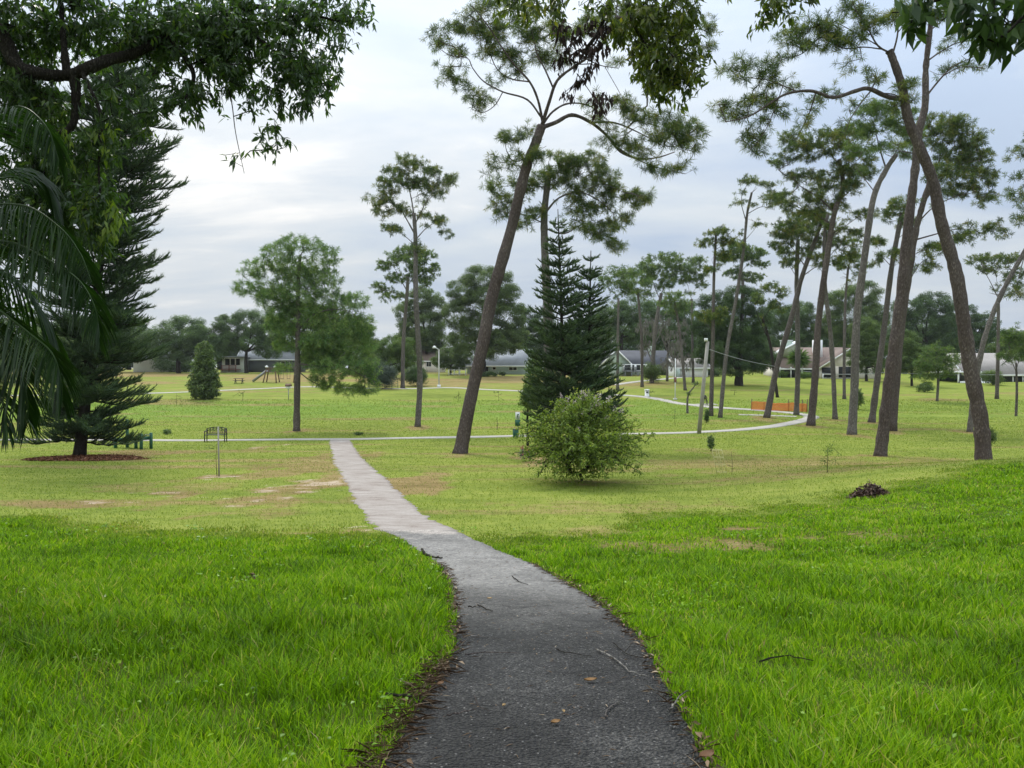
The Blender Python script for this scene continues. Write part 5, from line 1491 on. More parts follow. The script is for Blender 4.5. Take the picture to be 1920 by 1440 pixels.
# left shade tree: limb comes in from the left edge
trunk_r = (0.30, 0.22)
near_tree('shade_tree', 'dark leafy shade tree whose thick crooked limb reaches in over the palm',
          [(-9.2, 9.5, 0), (-9.0, 9.4, 2.0), (-8.7, 9.2, 4.4), (-8.4, 9.1, 6.2)],
          [([(-8.7, 9.2, 4.4, 0), (-180, 20, 9.1), (-60, 20, 9.0), (0, 62, 9.0), (32, 122, 9.0), (83, 140, 9.0), (133, 140, 9.0), (165, 128, 9.0), (205, 112, 9.1), (245, 102, 9.2), (292, 80, 9.3), (340, 56, 9.4), (405, 30, 9.5), (480, 12, 9.6)], 0.135, 0.035),
           ([(140, 145, 9.0), (143, 187, 9.0), (137, 232, 8.95), (115, 250, 8.9), (92, 246, 8.8), (70, 262, 8.7)], 0.062, 0.025),
           ([(325, 78, 9.35), (345, 105, 9.3), (360, 130, 9.3), (362, 152, 9.3), (345, 188, 9.2), (312, 200, 9.1), (278, 213, 9.0)], 0.040, 0.010),
           ([(123, 117, 9.0), (118, 60, 9.1), (112, -20, 9.2)], 0.05, 0.02),
           ([(405, 30, 9.5), (470, 60, 9.5), (530, 110, 9.4), (590, 160, 9.3)], 0.03, 0.006),
           ([(480, 12, 9.6), (560, 20, 9.6), (640, 40, 9.6), (700, 30, 9.6)], 0.03, 0.005),
           ([(412, 100, 9.4), (420, 140, 9.4), (434, 190, 9.35), (442, 250, 9.3), (458, 325, 9.3)], 0.012, 0.003),
           ([(160, 150, 8.9), (190, 220, 8.7), (185, 320, 8.6), (195, 420, 8.5)], 0.028, 0.008),
           ([(100, 250, 8.9), (80, 330, 8.8), (90, 420, 8.8)], 0.025, 0.008)],
          [(50, 35, 70, 55, 9.2, 1.5), (160, 40, 90, 55, 9.3, 1.5), (270, 50, 80, 60, 9.4, 1.5), (370, 60, 80, 65, 9.4, 1.6), (460, 50, 75, 60, 9.5, 1.5), (550, 35, 70, 45, 9.5, 1.4), (630, 25, 50, 38, 9.6, 1.2), (690, 22, 26, 22, 9.6, 0.5),
           (545, 120, 55, 42, 9.4, 1.8), (595, 125, 42, 48, 9.4, 1.6), (590, 170, 34, 34, 9.3, 1.2), (500, 195, 34, 40, 9.3, 1.1), (520, 258, 20, 32, 9.3, 1.0), (440, 130, 60, 40, 9.4, 1.5), (372, 170, 46, 36, 9.2, 1.0), (335, 205, 45, 24, 9.1, 1.0), (300, 165, 55, 36, 9.2, 0.7),
           (555, 205, 30, 22, 9.3, 0.7), (420, 90, 60, 40, 9.5, 1.4), (638, 78, 24, 22, 9.5, 0.9), (60, 190, 60, 40, 8.9, 0.9), (20, 150, 30, 40, 8.9, 0.9), (195, 170, 40, 30, 8.9, 0.6), (240, 200, 50, 40, 8.8, 0.55), (130, 300, 70, 60, 8.7, 1.3), (200, 260, 50, 50, 8.7, 0.9), (50, 290, 50, 60, 8.8, 1.3),
           (185, 395, 48, 62, 8.5, 1.5), (205, 470, 24, 30, 8.5, 0.9), (90, 390, 60, 70, 8.8, 1.4), (20, 380, 40, 80, 8.9, 1.4), (448, 318, 14, 22, 9.3, 0.02), (424, 300, 8, 14, 9.3, 0.02), (120, 470, 50, 40, 8.8, 0.9), (30, 480, 40, 50, 9.0, 1.0), (20, 580, 40, 60, 9.4, 0.8),
           (100, 95, 110, 40, 9.6, 1.0), (300, 110, 60, 40, 9.6, 0.9), (20, 100, 40, 60, 9.6, 1.8), (40, 180, 60, 40, 9.4, 1.6), (90, 200, 50, 40, 9.5, 1.0), (30, 240, 40, 40, 9.4, 1.4), (400, 20, 160, 40, 9.8, 0.9), (60, 230, 70, 50, 9.5, 0.9), (150, 350, 70, 60, 9.4, 0.9), (50, 440, 60, 60, 9.6, 1.0),
           ('w', -6.5, 5.5, 7.6, 4.2, 3.6, 0.9, 2600), ('w', -3.4, 2.2, 6.8, 3.4, 2.6, 0.8, 1400), ('w', -9.0, 8.0, 8.2, 4.0, 3.5, 1.2, 900)],  # unseen crown masses above the view, added to darken the left grass
          'near', 81, leaf=0.106, width=0.031, cover=3.0,
          extra=[('lit_leaves', 'young', [(185, 395, 46, 62, 8.25, 0.55), (205, 455, 22, 26, 8.3, 0.4), (120, 275, 46, 30, 8.4, 0.3), (190, 260, 40, 40, 8.4, 0.2), (285, 225, 20, 20, 9.0, 0.2)], 10, 1.0)])  # brighter leaves that carry the cluster's lit look in their colour

# tree on the right, outside the view: its far limb hangs over the middle top of the picture
trunk_r = (0.28, 0.20)
near_tree('overhanging_tree', 'leafy tree whose yellowish branches with a dead brown spray hang before the forked leaning pine',
          [(8.6, 7.0, 0), (8.3, 7.2, 2.5), (7.8, 7.6, 5.0), (7.4, 8.0, 6.6)],
          [([(7.4, 8.0, 6.6, 0), (5.0, 8.8, 7.6, 0), (1480, -190, 9.3), (1330, -120, 9.2), (1230, -50, 9.1), (1160, -25, 9.0), (1140, 15, 9.0), (1122, 60, 9.0), (1100, 90, 9.0)], 0.12, 0.020),
           ([(1230, -50, 9.1), (1180, 0, 9.05), (1190, 50, 9.0), (1230, 110, 8.9), (1270, 160, 8.8)], 0.03, 0.008),
           ([(1330, -120, 9.2), (1260, -30, 9.0), (1210, 5, 8.9), (1195, 30, 8.9)], 0.03, 0.01),
           ([(1160, -25, 9.0), (1080, -30, 9.2), (1000, -10, 9.3), (950, 10, 9.3)], 0.03, 0.006),
           ([(1480, -190, 9.3), (1470, -60, 9.0), (1450, 0, 8.9)], 0.03, 0.006)],
          [(1190, 45, 60, 45, 9.0, 1.5), (1250, 55, 60, 50, 9.0, 1.7), (1285, 110, 42, 45, 8.9, 1.7), (1240, 148, 50, 36, 8.9, 1.7), (1295, 30, 28, 40, 9.0, 1.2), (1215, 105, 46, 40, 8.9, 1.4), (1010, 15, 60, 24, 9.3, 1.3), (950, 8, 40, 20, 9.3, 1.0), (1050, 30, 40, 26, 9.2, 0.9), (1290, 165, 26, 24, 8.8, 1.1), (1120, 20, 40, 30, 9.0, 0.7),
            (1455, 6, 50, 14, 8.9, 1.6), (1435, 32, 22, 16, 8.9, 1.5), (1500, 2, 40, 12, 8.9, 1.5), (1372, -2, 10, 12, 9.0, 0.8), (1250, -60, 140, 40, 9.1, 0.9), (1480, -60, 100, 40, 9.0, 0.9)],
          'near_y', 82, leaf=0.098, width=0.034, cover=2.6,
          extra=[('dead_leaves', 'dead', [(1080, 65, 50, 28, 9.0, 1.0), (1060, 100, 40, 22, 9.0, 0.9), (1115, 95, 36, 26, 9.0, 1.0), (1086, 150, 11, 22, 9.0, 1.3), (1062, 185, 9, 13, 9.0, 1.2), (1128, 188, 22, 20, 9.0, 1.3), (1100, 135, 16, 14, 9.0, 0.8), (1135, 55, 24, 20, 9.0, 0.8)], 9, 0.95)])

# big-leaved branches from a tree standing behind the viewer's right shoulder
trunk_r = (0.22, 0.16)
near_tree('big_leaved_tree', 'near tree with large dark glossy leaves filling the upper corner beside the stoutest leaning pine',
          [(4.6, 1.0, 0), (4.5, 1.2, 1.6), (4.3, 1.8, 3.0), (4.0, 2.5, 4.0)],
          [([(4.0, 2.5, 4.0, 0), (3.7, 3.4, 4.4, 0), (2020, -60, 4.3), (1900, -30, 4.5), (1800, -10, 4.6), (1720, 10, 4.7)], 0.05, 0.008),
           ([(1960, -45, 4.4), (1900, 40, 4.5), (1870, 80, 4.5)], 0.02, 0.005), ([(2020, -60, 4.3), (1930, 20, 4.3), (1890, 60, 4.2)], 0.02, 0.006)],
          [(1700, 15, 50, 24, 4.7, 1.3), (1770, 25, 60, 34, 4.6, 1.6), (1850, 35, 60, 42, 4.5, 1.7), (1910, 40, 30, 55, 4.4, 1.6), (1885, 90, 30, 16, 4.4, 1.2), (1740, 50, 40, 16, 4.6, 0.9), (1800, -40, 140, 40, 4.6, 1.0), (1830, 68, 30, 16, 4.5, 0.9), (1960, 20, 50, 70, 4.3, 1.2), ('w', 2.6, 0.6, 4.9, 2.6, 2.2, 0.7, 500)],
          'dark', 83, leaf=0.125, width=0.048, cover=1.3, per=7, droop=1.0, stag=0.3, cl=0.13)

# palm at the left edge
rng = np.random.default_rng(91)
pb = on_ground(-5.75, 7.3)
proot = empty('palm', pb, 'feathery palm with long drooping glossy fronds at the edge below the shade tree', 'palm')
hub = P(-150, 500, 7.3)
tbm = MB()
tp = spline([pb - UP * 0.1, pb * 0.5 + hub * 0.5 + np.array([0.06, 0, 0]), hub], 8)
tbm.tube(tp, np.linspace(0.11, 0.085, len(tp)), 12)
obj('trunk', tbm, M['oak_bark'], proot, True, pb)
FR = [[(-150, 500, 7.3), (-60, 400, 7.2), (40, 385, 7.1), (110, 425, 7.0), (150, 475, 6.95), (172, 530, 6.9)],
      [(-150, 500, 7.3), (-70, 460, 7.1), (20, 455, 6.9), (105, 497, 6.8), (150, 528, 6.75), (177, 575, 6.7), (187, 628, 6.7)],
      [(-150, 500, 7.3), (-80, 520, 7.0), (0, 582, 6.7), (55, 625, 6.6), (97, 662, 6.5), (114, 712, 6.5), (117, 752, 6.5)],
      [(-150, 500, 7.3), (-90, 560, 7.0), (-20, 600, 6.8), (30, 680, 6.7), (50, 745, 6.7), (52, 790, 6.7)],
      [(-150, 500, 7.3), (-100, 380, 7.3), (-40, 250, 7.2), (30, 200, 7.1), (85, 235, 7.0), (110, 300, 7.0)],
      [(-150, 500, 7.3), (-80, 420, 7.5), (0, 330, 7.8), (60, 320, 8.0), (105, 370, 8.1), (120, 420, 8.1)],
      [(-150, 500, 7.3), (-70, 480, 7.6), (20, 520, 8.0), (90, 600, 8.2), (120, 690, 8.2)],
      [(-150, 500, 7.3), (-110, 600, 7.0), (-60, 680, 6.7), (0, 745, 6.6), (12, 800, 6.6)],
      [(-150, 500, 7.3), (-210, 400, 7.6), (-300, 380, 8.0), (-380, 450, 8.3)], [(-150, 500, 7.3), (-220, 480, 7.0), (-310, 520, 6.7), (-380, 620, 6.5)], [(-150, 500, 7.3), (-160, 400, 8.0), (-170, 360, 8.8), (-180, 420, 9.5)]]
for fr in FR:
    sp = spline([P(*q) for q in fr], 12)
    L = np.concatenate([[0], np.cumsum(np.linalg.norm(np.diff(sp, axis=0), axis=1))])
    n = int(L[-1] / 0.012)
    s_ = np.linspace(0.12 * L[-1], L[-1], n)
    c = np.stack([np.interp(s_, L, sp[:, k]) for k in range(3)], 1)
    t = nrm(np.gradient(c, axis=0))
    sdv = nrm(np.cross(t, UP + 0.001)) * np.where(np.arange(n) % 2 == 0, 1.0, -1.0)[:, None]
    fl = MB()
    fl.tube(sp, np.linspace(0.016, 0.004, len(sp)), 6, tint=0) if False else fl.segs(sp[:-1], sp[1:], np.linspace(0.016, 0.005, len(sp) - 1), np.linspace(0.0155, 0.004, len(sp) - 1), 6, tint=0.9)
    u = (s_ / L[-1])
    ln = (0.50 * np.sin(np.clip(u * 1.02, 0, 1) * math.pi * 0.80 + 0.35) + 0.06) * rng.uniform(0.85, 1.1, n)
    d = nrm(t * 0.62 + sdv * 0.75 - UP * 0.25 + rng.standard_normal((n, 3)) * 0.07)
    w = nrm(np.cross(d, UP)) * 0.005 + nrm(np.cross(d, sdv)) * 0.004
    m1 = c + d * (ln * 0.4)[:, None] - UP * (0.05 * ln)[:, None]
    m2 = c + d * (ln * 0.75)[:, None] - UP * (0.24 * ln)[:, None]
    e = c + d * (ln * 0.95)[:, None] - UP * (0.50 * ln)[:, None]
    v = np.stack([c - w * 0.6, c + w * 0.6, m1 - w, m1 + w, m2 - w * 0.8, m2 + w * 0.8, e], 1)
    i = np.arange(n) * 7
    fl.add(v.reshape(-1, 3), f3=np.stack([i + 4, i + 5, i + 6], -1), f4=np.concatenate([np.stack([i, i + 1, i + 3, i + 2], -1), np.stack([i + 2, i + 3, i + 5, i + 4], -1)]), tint=np.repeat(np.clip(0.45 + 0.25 * rng.standard_normal(n), 0, 1), 7))
    obj('frond', fl, M['palm'], proot, False, pb)
# ------------------------------------------------------------------ houses
M['roof_grey'] = shingle('roof_grey', (0.30, 0.315, 0.33)); M['roof_dark'] = shingle('roof_dark', (0.085, 0.088, 0.100)); M['roof_brown'] = shingle('roof_brown', (0.21, 0.16, 0.135))
M['roof_tan'] = shingle('roof_tan', (0.25, 0.23, 0.21)); M['roof_stone'] = shingle('roof_stone', (0.30, 0.28, 0.265))
M['wall_sage'] = siding('wall_sage', (0.38, 0.46, 0.42)); M['wall_green'] = siding('wall_green', (0.45, 0.54, 0.46)); M['wall_white'] = siding('wall_white', (0.76, 0.78, 0.77), 0.3, True)
M['wall_cream'] = siding('wall_cream', (0.70, 0.65, 0.58), 0.3, True); M['wall_grey'] = siding('wall_grey', (0.16, 0.17, 0.18)); M['wall_olive'] = siding('wall_olive', (0.42, 0.45, 0.36))
M['wall_plaster'] = plain('wall_plaster', (0.80, 0.80, 0.79), 0.8, 0.08, 1.0)


class House:
    """x runs right, y away from the viewer, z up; origin on the ground at picture column bx"""
    def __init__(s, label, bx, D, rz, cat='house', group='houses beyond the park', name='house', dz=0.0):
        s.D = D; s.m = D / F
        s.o = on_ground((bx - CX) / F * D, D, dz)
        s.root = empty(name, s.o, label, cat, group, rz)
        s.bx = bx

    def X(s, px): return (px - s.bx) * s.m

    def Z(s, py): return EYE + (HOR - py) * s.m - s.o[2]

    def part(s, name, mb, mat, parent=None, label=None):
        o = obj(name, mb, M[mat], parent or s.root)
        if label: o['label'] = label
        return o

    def wall(s, x0, x1, y0, y1, z1, mat, z0=-0.6, name='wall'):
        return s.part(name, MB().box(x0, x1, y0, y1, z0, z1), mat)

    def gable(s, x0, x1, y0, y1, ze, zr, mat, along='x', over=0.35, wallmat=None, t=0.14, trim=True):
        """pitched roof over a box; ridge along x or y; gable triangles filled"""
        mb, gb, tb = MB(), MB(), MB()
        if along == 'x':
            yc = (y0 + y1) / 2; k = (zr - ze) / (yc - y0)
            for sgn in (1, -1):
                ye = y0 - over if sgn > 0 else y1 + over
                pts = [(x0 - over, ye, ze - over * k), (x1 + over, ye, ze - over * k), (x1 + over, yc, zr), (x0 - over, yc, zr)]
                mb.slab(pts if sgn > 0 else pts[::-1], t)
            for xx in (x0, x1):
                q = [(xx, y0, ze), (xx, y1, ze), (xx, yc, zr - t)]
                g1 = MB().slab(q if xx == x1 else q[::-1], 0.12)
                if wallmat: s.part('gable', g1, wallmat)
            if trim:
                tb.box(x0 - over, x1 + over, y0 - over - 0.06, y0 - over - 0.003, ze - over * k - 0.26, ze - over * k - 0.02)
                for xx in (x0 - over - 0.05, x1 + over + 0.05):
                    tb.bar((xx, y0 - over, ze - over * k - 0.1), (xx, yc, zr - 0.1), 0.07, 0.22)
        else:
            xc = (x0 + x1) / 2; k = (zr - ze) / (xc - x0)
            for sgn in (1, -1):
                xe = x0 - over if sgn > 0 else x1 + over
                pts = [(xe, y0 - over, ze - over * k), (xc, y0 - over, zr), (xc, y1, zr), (xe, y1, ze - over * k)]
                mb.slab(pts[::1] if sgn > 0 else pts[::-1], t)
            gb.slab([(x0, y0, ze), (x1, y0, ze), (xc, y0, zr - t)], 0.12)
            if trim:
                for xe in (x0 - over, x1 + over):
                    tb.bar((xe, y0 - over - 0.05, ze - over * k - 0.1), (xc, y0 - over - 0.05, zr - 0.1), 0.07, 0.24)
        r = s.part('roof', mb, mat)
        if wallmat and along == 'y': s.part('gable', gb, wallmat)
        if trim: s.part('fascia', tb, 'white', r)
        return r

    def window(s, x0, x1, z0, z1, y, frame='white', n=2, mat='glass', rows=1):
        fb = MB(); w = 0.09
        fb.box(x0 - w, x1 + w, y - 0.07, y - 0.004, z1, z1 + w); fb.box(x0 - w, x1 + w, y - 0.07, y - 0.004, z0 - w, z0)
        fb.box(x0 - w, x0, y - 0.07, y - 0.004, z0, z1); fb.box(x1, x1 + w, y - 0.07, y - 0.004, z0, z1)
        for i in range(1, n):
            xx = x0 + (x1 - x0) * i / n
            fb.box(xx - 0.04, xx + 0.04, y - 0.06, y - 0.004, z0, z1)
        for i in range(1, rows):
            zz = z0 + (z1 - z0) * i / rows
            for k in range(n):
                a = x0 + (x1 - x0) * k / n + 0.042; b = x0 + (x1 - x0) * (k + 1) / n - 0.042
                fb.box(a, b, y - 0.05, y - 0.004, zz - 0.03, zz + 0.03)
        f = s.part('window', fb, frame)
        s.part('pane', MB().box(x0 + 0.002, x1 - 0.002, y - 0.03, y - 0.012, z0 + 0.002, z1 - 0.002), mat, f)

    def opening(s, x0, x1, z0, z1, y):
        s.part('screen_opening', MB().box(x0, x1, y - 0.03, y - 0.005, z0, z1), 'shade')

    def posts(s, xs, y, z0, z1, mat='white', w=0.14, name='post'):
        for x in xs:
            s.part(name, MB().box(x - w / 2, x + w / 2, y - w / 2, y + w / 2, z0, z1), mat)

    def rail(s, x0, x1, y, z0, h, mat='white', step=1.2, name='railing', bal=0.0):
        mb = MB()
        mb.box(x0, x1, y - 0.05, y + 0.05, z0 + h - 0.09, z0 + h); mb.box(x0, x1, y - 0.035, y + 0.035, z0 + 0.12, z0 + 0.2)
        n = max(1, int(abs(x1 - x0) / step))
        for i in range(n + 1):
            x = x0 + (x1 - x0) * i / n
            mb.box(x - 0.07, x + 0.07, y - 0.07, y + 0.07, z0 - 0.5, z0 + h + 0.06)
        if bal:
            for x in np.arange(x0 + bal, x1, bal):
                mb.box(x - 0.02, x + 0.02, y - 0.02, y + 0.02, z0 + 0.2, z0 + h - 0.09)
        return s.part(name, mb, mat)


# grey blue house with the paired white window
h = House('grey blue house with pale grey roof and paired white window behind the leaning reddish pine', 940, 150, math.radians(-16))
x0, x1, ze, zr = h.X(872), h.X(985), h.Z(682), h.Z(654)
h.wall(x0, x1, 0, 8.5, ze, 'wall_sage')
h.gable(x0, x1, 0, 8.5, ze, zr, 'roof_grey', 'x', 0.5, 'wall_sage')
h.window(h.X(955.5), h.X(970), h.Z(694), h.Z(683.5), 0, n=2, rows=2)
h.window(h.X(923), h.X(929), h.Z(693), h.Z(683.5), 0, n=1, rows=2)
h.opening(h.X(893), h.X(916), h.Z(696), h.Z(683), 0)
h.posts([h.X(893), h.X(903), h.X(916)], -0.12, -0.3, h.Z(683.5), 'wall_sage', 0.2)
# white garden rail in front of it
h = House('white slatted garden rail left of the grey blue house', 856, 146, 0.0, 'fence', None, 'garden_rail')
h.rail(h.X(841), h.X(873), 0, 0.05, 0.95, step=1.0, bal=0.0); h.rail(h.X(860), h.X(873), 0.9, 0.05, 1.35, step=0.9, name='railing')
# dark grey roofed house with the screened porch
h = House('pale green house with dark grey roof and a white screened porch', 1200, 146, math.radians(6))
ze, zr = h.Z(684), h.Z(656)
h.wall(h.X(1158), h.X(1262), 0, 9.0, ze, 'wall_green')
h.gable(h.X(1158), h.X(1262), 0, 9.0, ze, zr, 'roof_dark', 'x', 0.45, 'wall_green')
h.wall(h.X(1118), h.X(1178), -2.6, 6.0, ze, 'wall_green', name='wing_wall')
h.gable(h.X(1118), h.X(1178), -2.6, 6.0, ze, zr + 0.08, 'roof_dark', 'y', 0.4, 'wall_green')
h.wall(h.X(1160), h.X(1206), -3.4, -2.62, h.Z(683), 'white', z0=h.Z(697), name='porch')
for a, b in ((1162, 1173), (1184, 1191), (1192.5, 1200)):
    h.window(h.X(a), h.X(b), h.Z(694), h.Z(684.5), -3.4, n=1, mat='shade')
h.window(h.X(1176), h.X(1180), h.Z(697), h.Z(684.5), -3.4, n=1, mat='shade')
h.part('deck', MB().box(h.X(1158), h.X(1208), -4.6, -3.42, h.Z(697.5), h.Z(696)), 'wall_grey')
h.posts([h.X(q) for q in (1160, 1172, 1184, 1196, 1206)], -4.5, -0.6, h.Z(697.6), 'wall_grey', 0.18, 'deck_post')
h.rail(h.X(1158), h.X(1180), -4.5, h.Z(696), 0.8, 'wall_grey', 1.4, bal=0.25)
ch = MB().box(h.X(1228), h.X(1235), 3.0, 4.2, zr - 1.5, h.Z(648)); h.part('chimney', ch, 'wall_green')
# white garage
h = House('low white garage with a tan roof at the top of the house path', 1298, 138, math.radians(4), 'garage', None, 'garage')
h.wall(h.X(1266), h.X(1328), 0, 6, h.Z(687), 'wall_plaster'); h.gable(h.X(1266), h.X(1328), 0, 6, h.Z(687), h.Z(671), 'roof_tan', 'x', 0.4, 'wall_plaster')
h.part('door', MB().box(h.X(1272), h.X(1294), -0.06, -0.004, -0.2, h.Z(690)), 'white')
h.part('trash_shelter', MB().box(h.X(1266), h.X(1271), -1.2, -0.2, -0.4, h.Z(692)), 'wall_sage')
# brown roofed house
h = House('brown roofed cream house with two boxy chimneys and a white deck rail', 1520, 136, math.radians(-5))
ze, zr = h.Z(687), h.Z(650)
h.wall(h.X(1458), h.X(1590), 0, 10.0, ze, 'wall_cream')
h.gable(h.X(1458), h.X(1590), 0, 10.0, ze, zr, 'roof_brown', 'x', 0.5, 'wall_cream')
h.opening(h.X(1462), h.X(1527), -0.2, h.Z(688.5), 0)
h.posts([h.X(q) for q in (1463, 1483, 1503, 1526)], -0.35, -0.3, h.Z(688), 'white', 0.16)
h.wall(h.X(1530), h.X(1636), -2.5, 6, h.Z(687), 'wall_cream', name='wing_wall')
h.gable(h.X(1530), h.X(1636), -2.5, 6, h.Z(687), h.Z(653), 'roof_brown', 'y', 0.4, 'wall_cream')
h.opening(h.X(1532), h.X(1549), -0.1, h.Z(689), -2.5); h.opening(h.X(1562), h.X(1584), -0.1, h.Z(687.5), -2.5)
h.rail(h.X(1530), h.X(1584), -3.8, h.Z(710), 0.85, 'white', 1.4)
h.part('deck', MB().box(h.X(1528), h.X(1586), -3.9, -2.52, h.Z(712), h.Z(710)), 'wall_grey')
# tall clerestory wall with a sloping top
cl_ = MB(); a = [(h.X(1455), 1.6, h.Z(673)), (h.X(1500), 1.6, h.Z(660)), (h.X(1500), 1.6, h.Z(640)), (h.X(1455), 1.6, h.Z(664))]
cl_.slab(a, 3.0); h.part('clerestory', cl_, 'wall_olive')
r_ = MB(); r_.slab([(h.X(1452), 1.2, h.Z(665.5)), (h.X(1503), 1.2, h.Z(638.2)), (h.X(1503), 5.0, h.Z(638.2)), (h.X(1452), 5.0, h.Z(665.5))], 0.2); h.part('clerestory_roof', r_, 'white')
h.part('chimney', MB().box(h.X(1474), h.X(1493), 2.4, 3.8, zr - 2.5, h.Z(638)), 'wall_green'); h.part('chimney_cap', MB().box(h.X(1473), h.X(1494), 2.3, 3.9, h.Z(638) + 0.002, h.Z(636.7)), 'white')
h.part('chimney', MB().box(h.X(1534), h.X(1549), 2.4, 3.8, zr - 2.5, h.Z(636.5)), 'white')
# patio house at the right
h = House('long low house with stone grey roof and a flat white patio roof on posts', 1880, 122, math.radians(-3))
ze, zr = h.Z(698), h.Z(661)
h.wall(h.X(1812), h.X(2080), 0, 9.0, ze, 'wall_grey')
h.gable(h.X(1812), h.X(2080), 0, 9.0, ze, zr, 'roof_stone', 'x', 0.5, 'wall_cream')
h.opening(h.X(1860), h.X(1930), 0.0, ze - 0.15, 0); h.opening(h.X(1940), h.X(2060), 0.0, ze - 0.15, 0)
h.part('patio_roof', MB().box(h.X(1770), h.X(1822), -3.2, 4, h.Z(699.5), h.Z(696.5)), 'white')
h.part('patio_screen', MB().box(h.X(1775), h.X(1818), 2.5, 2.6, -0.3, h.Z(699.8)), 'shade')
h.posts([h.X(q) for q in (1781, 1801, 1821)], -3.0, -0.5, h.Z(699.7), 'white', 0.2)
h.posts([h.X(q) for q in (1856, 1874, 1897, 1915)], -0.25, -0.5, ze - 0.3, 'white', 0.14)
h.part('low_wall', MB().box(h.X(1782), h.X(1836), -3.6, -3.35, -0.5, h.Z(714)), 'white')
h.part('low_wall', MB().box(h.X(1850), h.X(1960), -1.2, -0.9, -0.5, h.Z(717)), 'white')
# porch house and white wall at the left
h = House('grey roofed house with a white porch and a red deck, under the live oaks', 470, 166, math.radians(2))
ze, zr = h.Z(674), h.Z(645)
h.wall(h.X(440), h.X(548), 3, 12, ze + 0.4, 'wall_grey')
h.gable(h.X(440), h.X(548), 3, 12, ze + 0.4, zr, 'roof_grey', 'x', 0.5, 'wall_grey')
h.window(h.X(520), h.X(535), h.Z(688), h.Z(678), 3, n=2)
h.wall(h.X(414), h.X(458), 0, 2.98, h.Z(671), 'wall_white', name='porch')
h.part('porch_roof', MB().box(h.X(411), h.X(461), -0.6, 3.4, h.Z(671) + 0.002, h.Z(668)), 'roof_grey')
for a, b in ((423, 431.5), (433.5, 441), (443, 450.5)):
    h.window(h.X(a), h.X(b), h.Z(684.5), h.Z(672.5), 0, n=1, mat='shade')
h.opening(h.X(408), h.X(417), h.Z(693), h.Z(672), -0.02)
h.part('deck', MB().box(h.X(412), h.X(452), -2.4, -0.04, h.Z(694), h.Z(692.6)), 'red_wood')
h.rail(h.X(424), h.X(449), -2.3, h.Z(692.6), 0.85, 'red_wood', 1.2, bal=0.2)
h = House('long white house wall with a pale roof edge behind the dark hedge', 300, 172, 0.0)
h.wall(h.X(250), h.X(352), 0, 7, h.Z(672), 'wall_plaster'); h.gable(h.X(250), h.X(352), 0, 7, h.Z(672), h.Z(655), 'roof_grey', 'x', 0.4, 'wall_plaster')
h.window(h.X(312), h.X(322), h.Z(688), h.Z(677), 0, n=2)
h = House('small brown roofed cottage glimpsed between the thin pine trunks', 800, 170, math.radians(8))
h.wall(h.X(780), h.X(835), 0, 7, h.Z(674), 'wall_cream'); h.gable(h.X(780), h.X(835), 0, 7, h.Z(674), h.Z(653), 'roof_brown', 'x', 0.4, 'wall_cream')
h.window(h.X(800), h.X(808), h.Z(687), h.Z(677), 0, n=2)

# ------------------------------------------------------------------ park furniture
# black bench with an arched back
b = hit(406, 828)
R = empty('park_bench', b, 'black metal park bench with an arched back on the crossing path', 'bench', None, math.radians(4))
sb = MB()
for k in range(5): sb.box(-0.62, 0.62, -0.42 + k * 0.10, -0.42 + k * 0.10 + 0.075, 0.43, 0.46)
obj('seat', sb, M['black_metal'], R)
bb = MB(); xs = np.linspace(-0.62, 0.62, 15)
for a_, b_ in zip(xs[:-1], xs[1:]):
    za, zb = 0.80 + 0.10 * (1 - (a_ / 0.62) ** 2), 0.80 + 0.10 * (1 - (b_ / 0.62) ** 2)
    bb.bar((a_, 0.08, za), (b_, 0.08, zb), 0.05, 0.05); bb.bar((a_, 0.07, za - 0.10), (b_, 0.07, zb - 0.10), 0.03, 0.03)
bb.bar((-0.62, 0.04, 0.52), (0.62, 0.04, 0.52), 0.04)
for x in np.linspace(-0.55, 0.55, 12): bb.bar((x, 0.042, 0.52), (x + 0.03 * (-1) ** int(x * 10), 0.08, 0.80 + 0.09 * (1 - (x / 0.62) ** 2)), 0.028)
for k in range(6):
    x = -0.5 + k * 0.2; bb.bar((x - 0.09, 0.06, 0.66), (x + 0.09, 0.06, 0.76), 0.045, 0.03)
obj('backrest', bb, M['black_metal'], R)
for x in (-0.6, 0.6):
    for y, z in ((-0.38, 0.45), (0.06, 0.82)):
        obj('leg', MB().bar((x, y, -0.02), (x, y + (0.02 if y > 0 else 0), z), 0.05), M['black_metal'], R)
    obj('armrest', MB().bar((x, -0.40, 0.66), (x, 0.08, 0.68), 0.05).bar((x, -0.40, 0.66), (x, -0.38, 0.44), 0.04), M['black_metal'], R)
# green exercise bench
b = hit(255, 841)
R = empty('exercise_bench', b, 'green painted exercise bench on posts beside the red mulch ring', 'exercise bench', None, math.radians(-28))
obj('board', MB().slab([(-0.95, -0.22, 0.50), (0.75, -0.22, 0.62), (0.75, 0.22, 0.62), (-0.95, 0.22, 0.50)], 0.08), M['green_paint'], R)
for sy_ in (-0.27, 0.27): obj('side_rail', MB().bar((-1.2, sy_, 0.44), (0.85, sy_, 0.60), 0.08, 0.20), M['green_paint'], R)
for x, y, z, w in ((-1.15, 0.30, 1.55, 0.12), (-1.25, -0.35, 0.55, 0.14), (0.85, 0.30, 0.88, 0.12), (0.85, -0.30, 0.88, 0.12), (0.0, 0.0, 0.53, 0.12)):
    obj('post', MB().box(x - w / 2, x + w / 2, y - w / 2, y + w / 2, -0.1, z), M['green_paint'], R)
obj('foot_bar', MB().bar((0.85, -0.30, 0.78), (0.85, 0.30, 0.78), 0.05), M['grey_metal'], R)
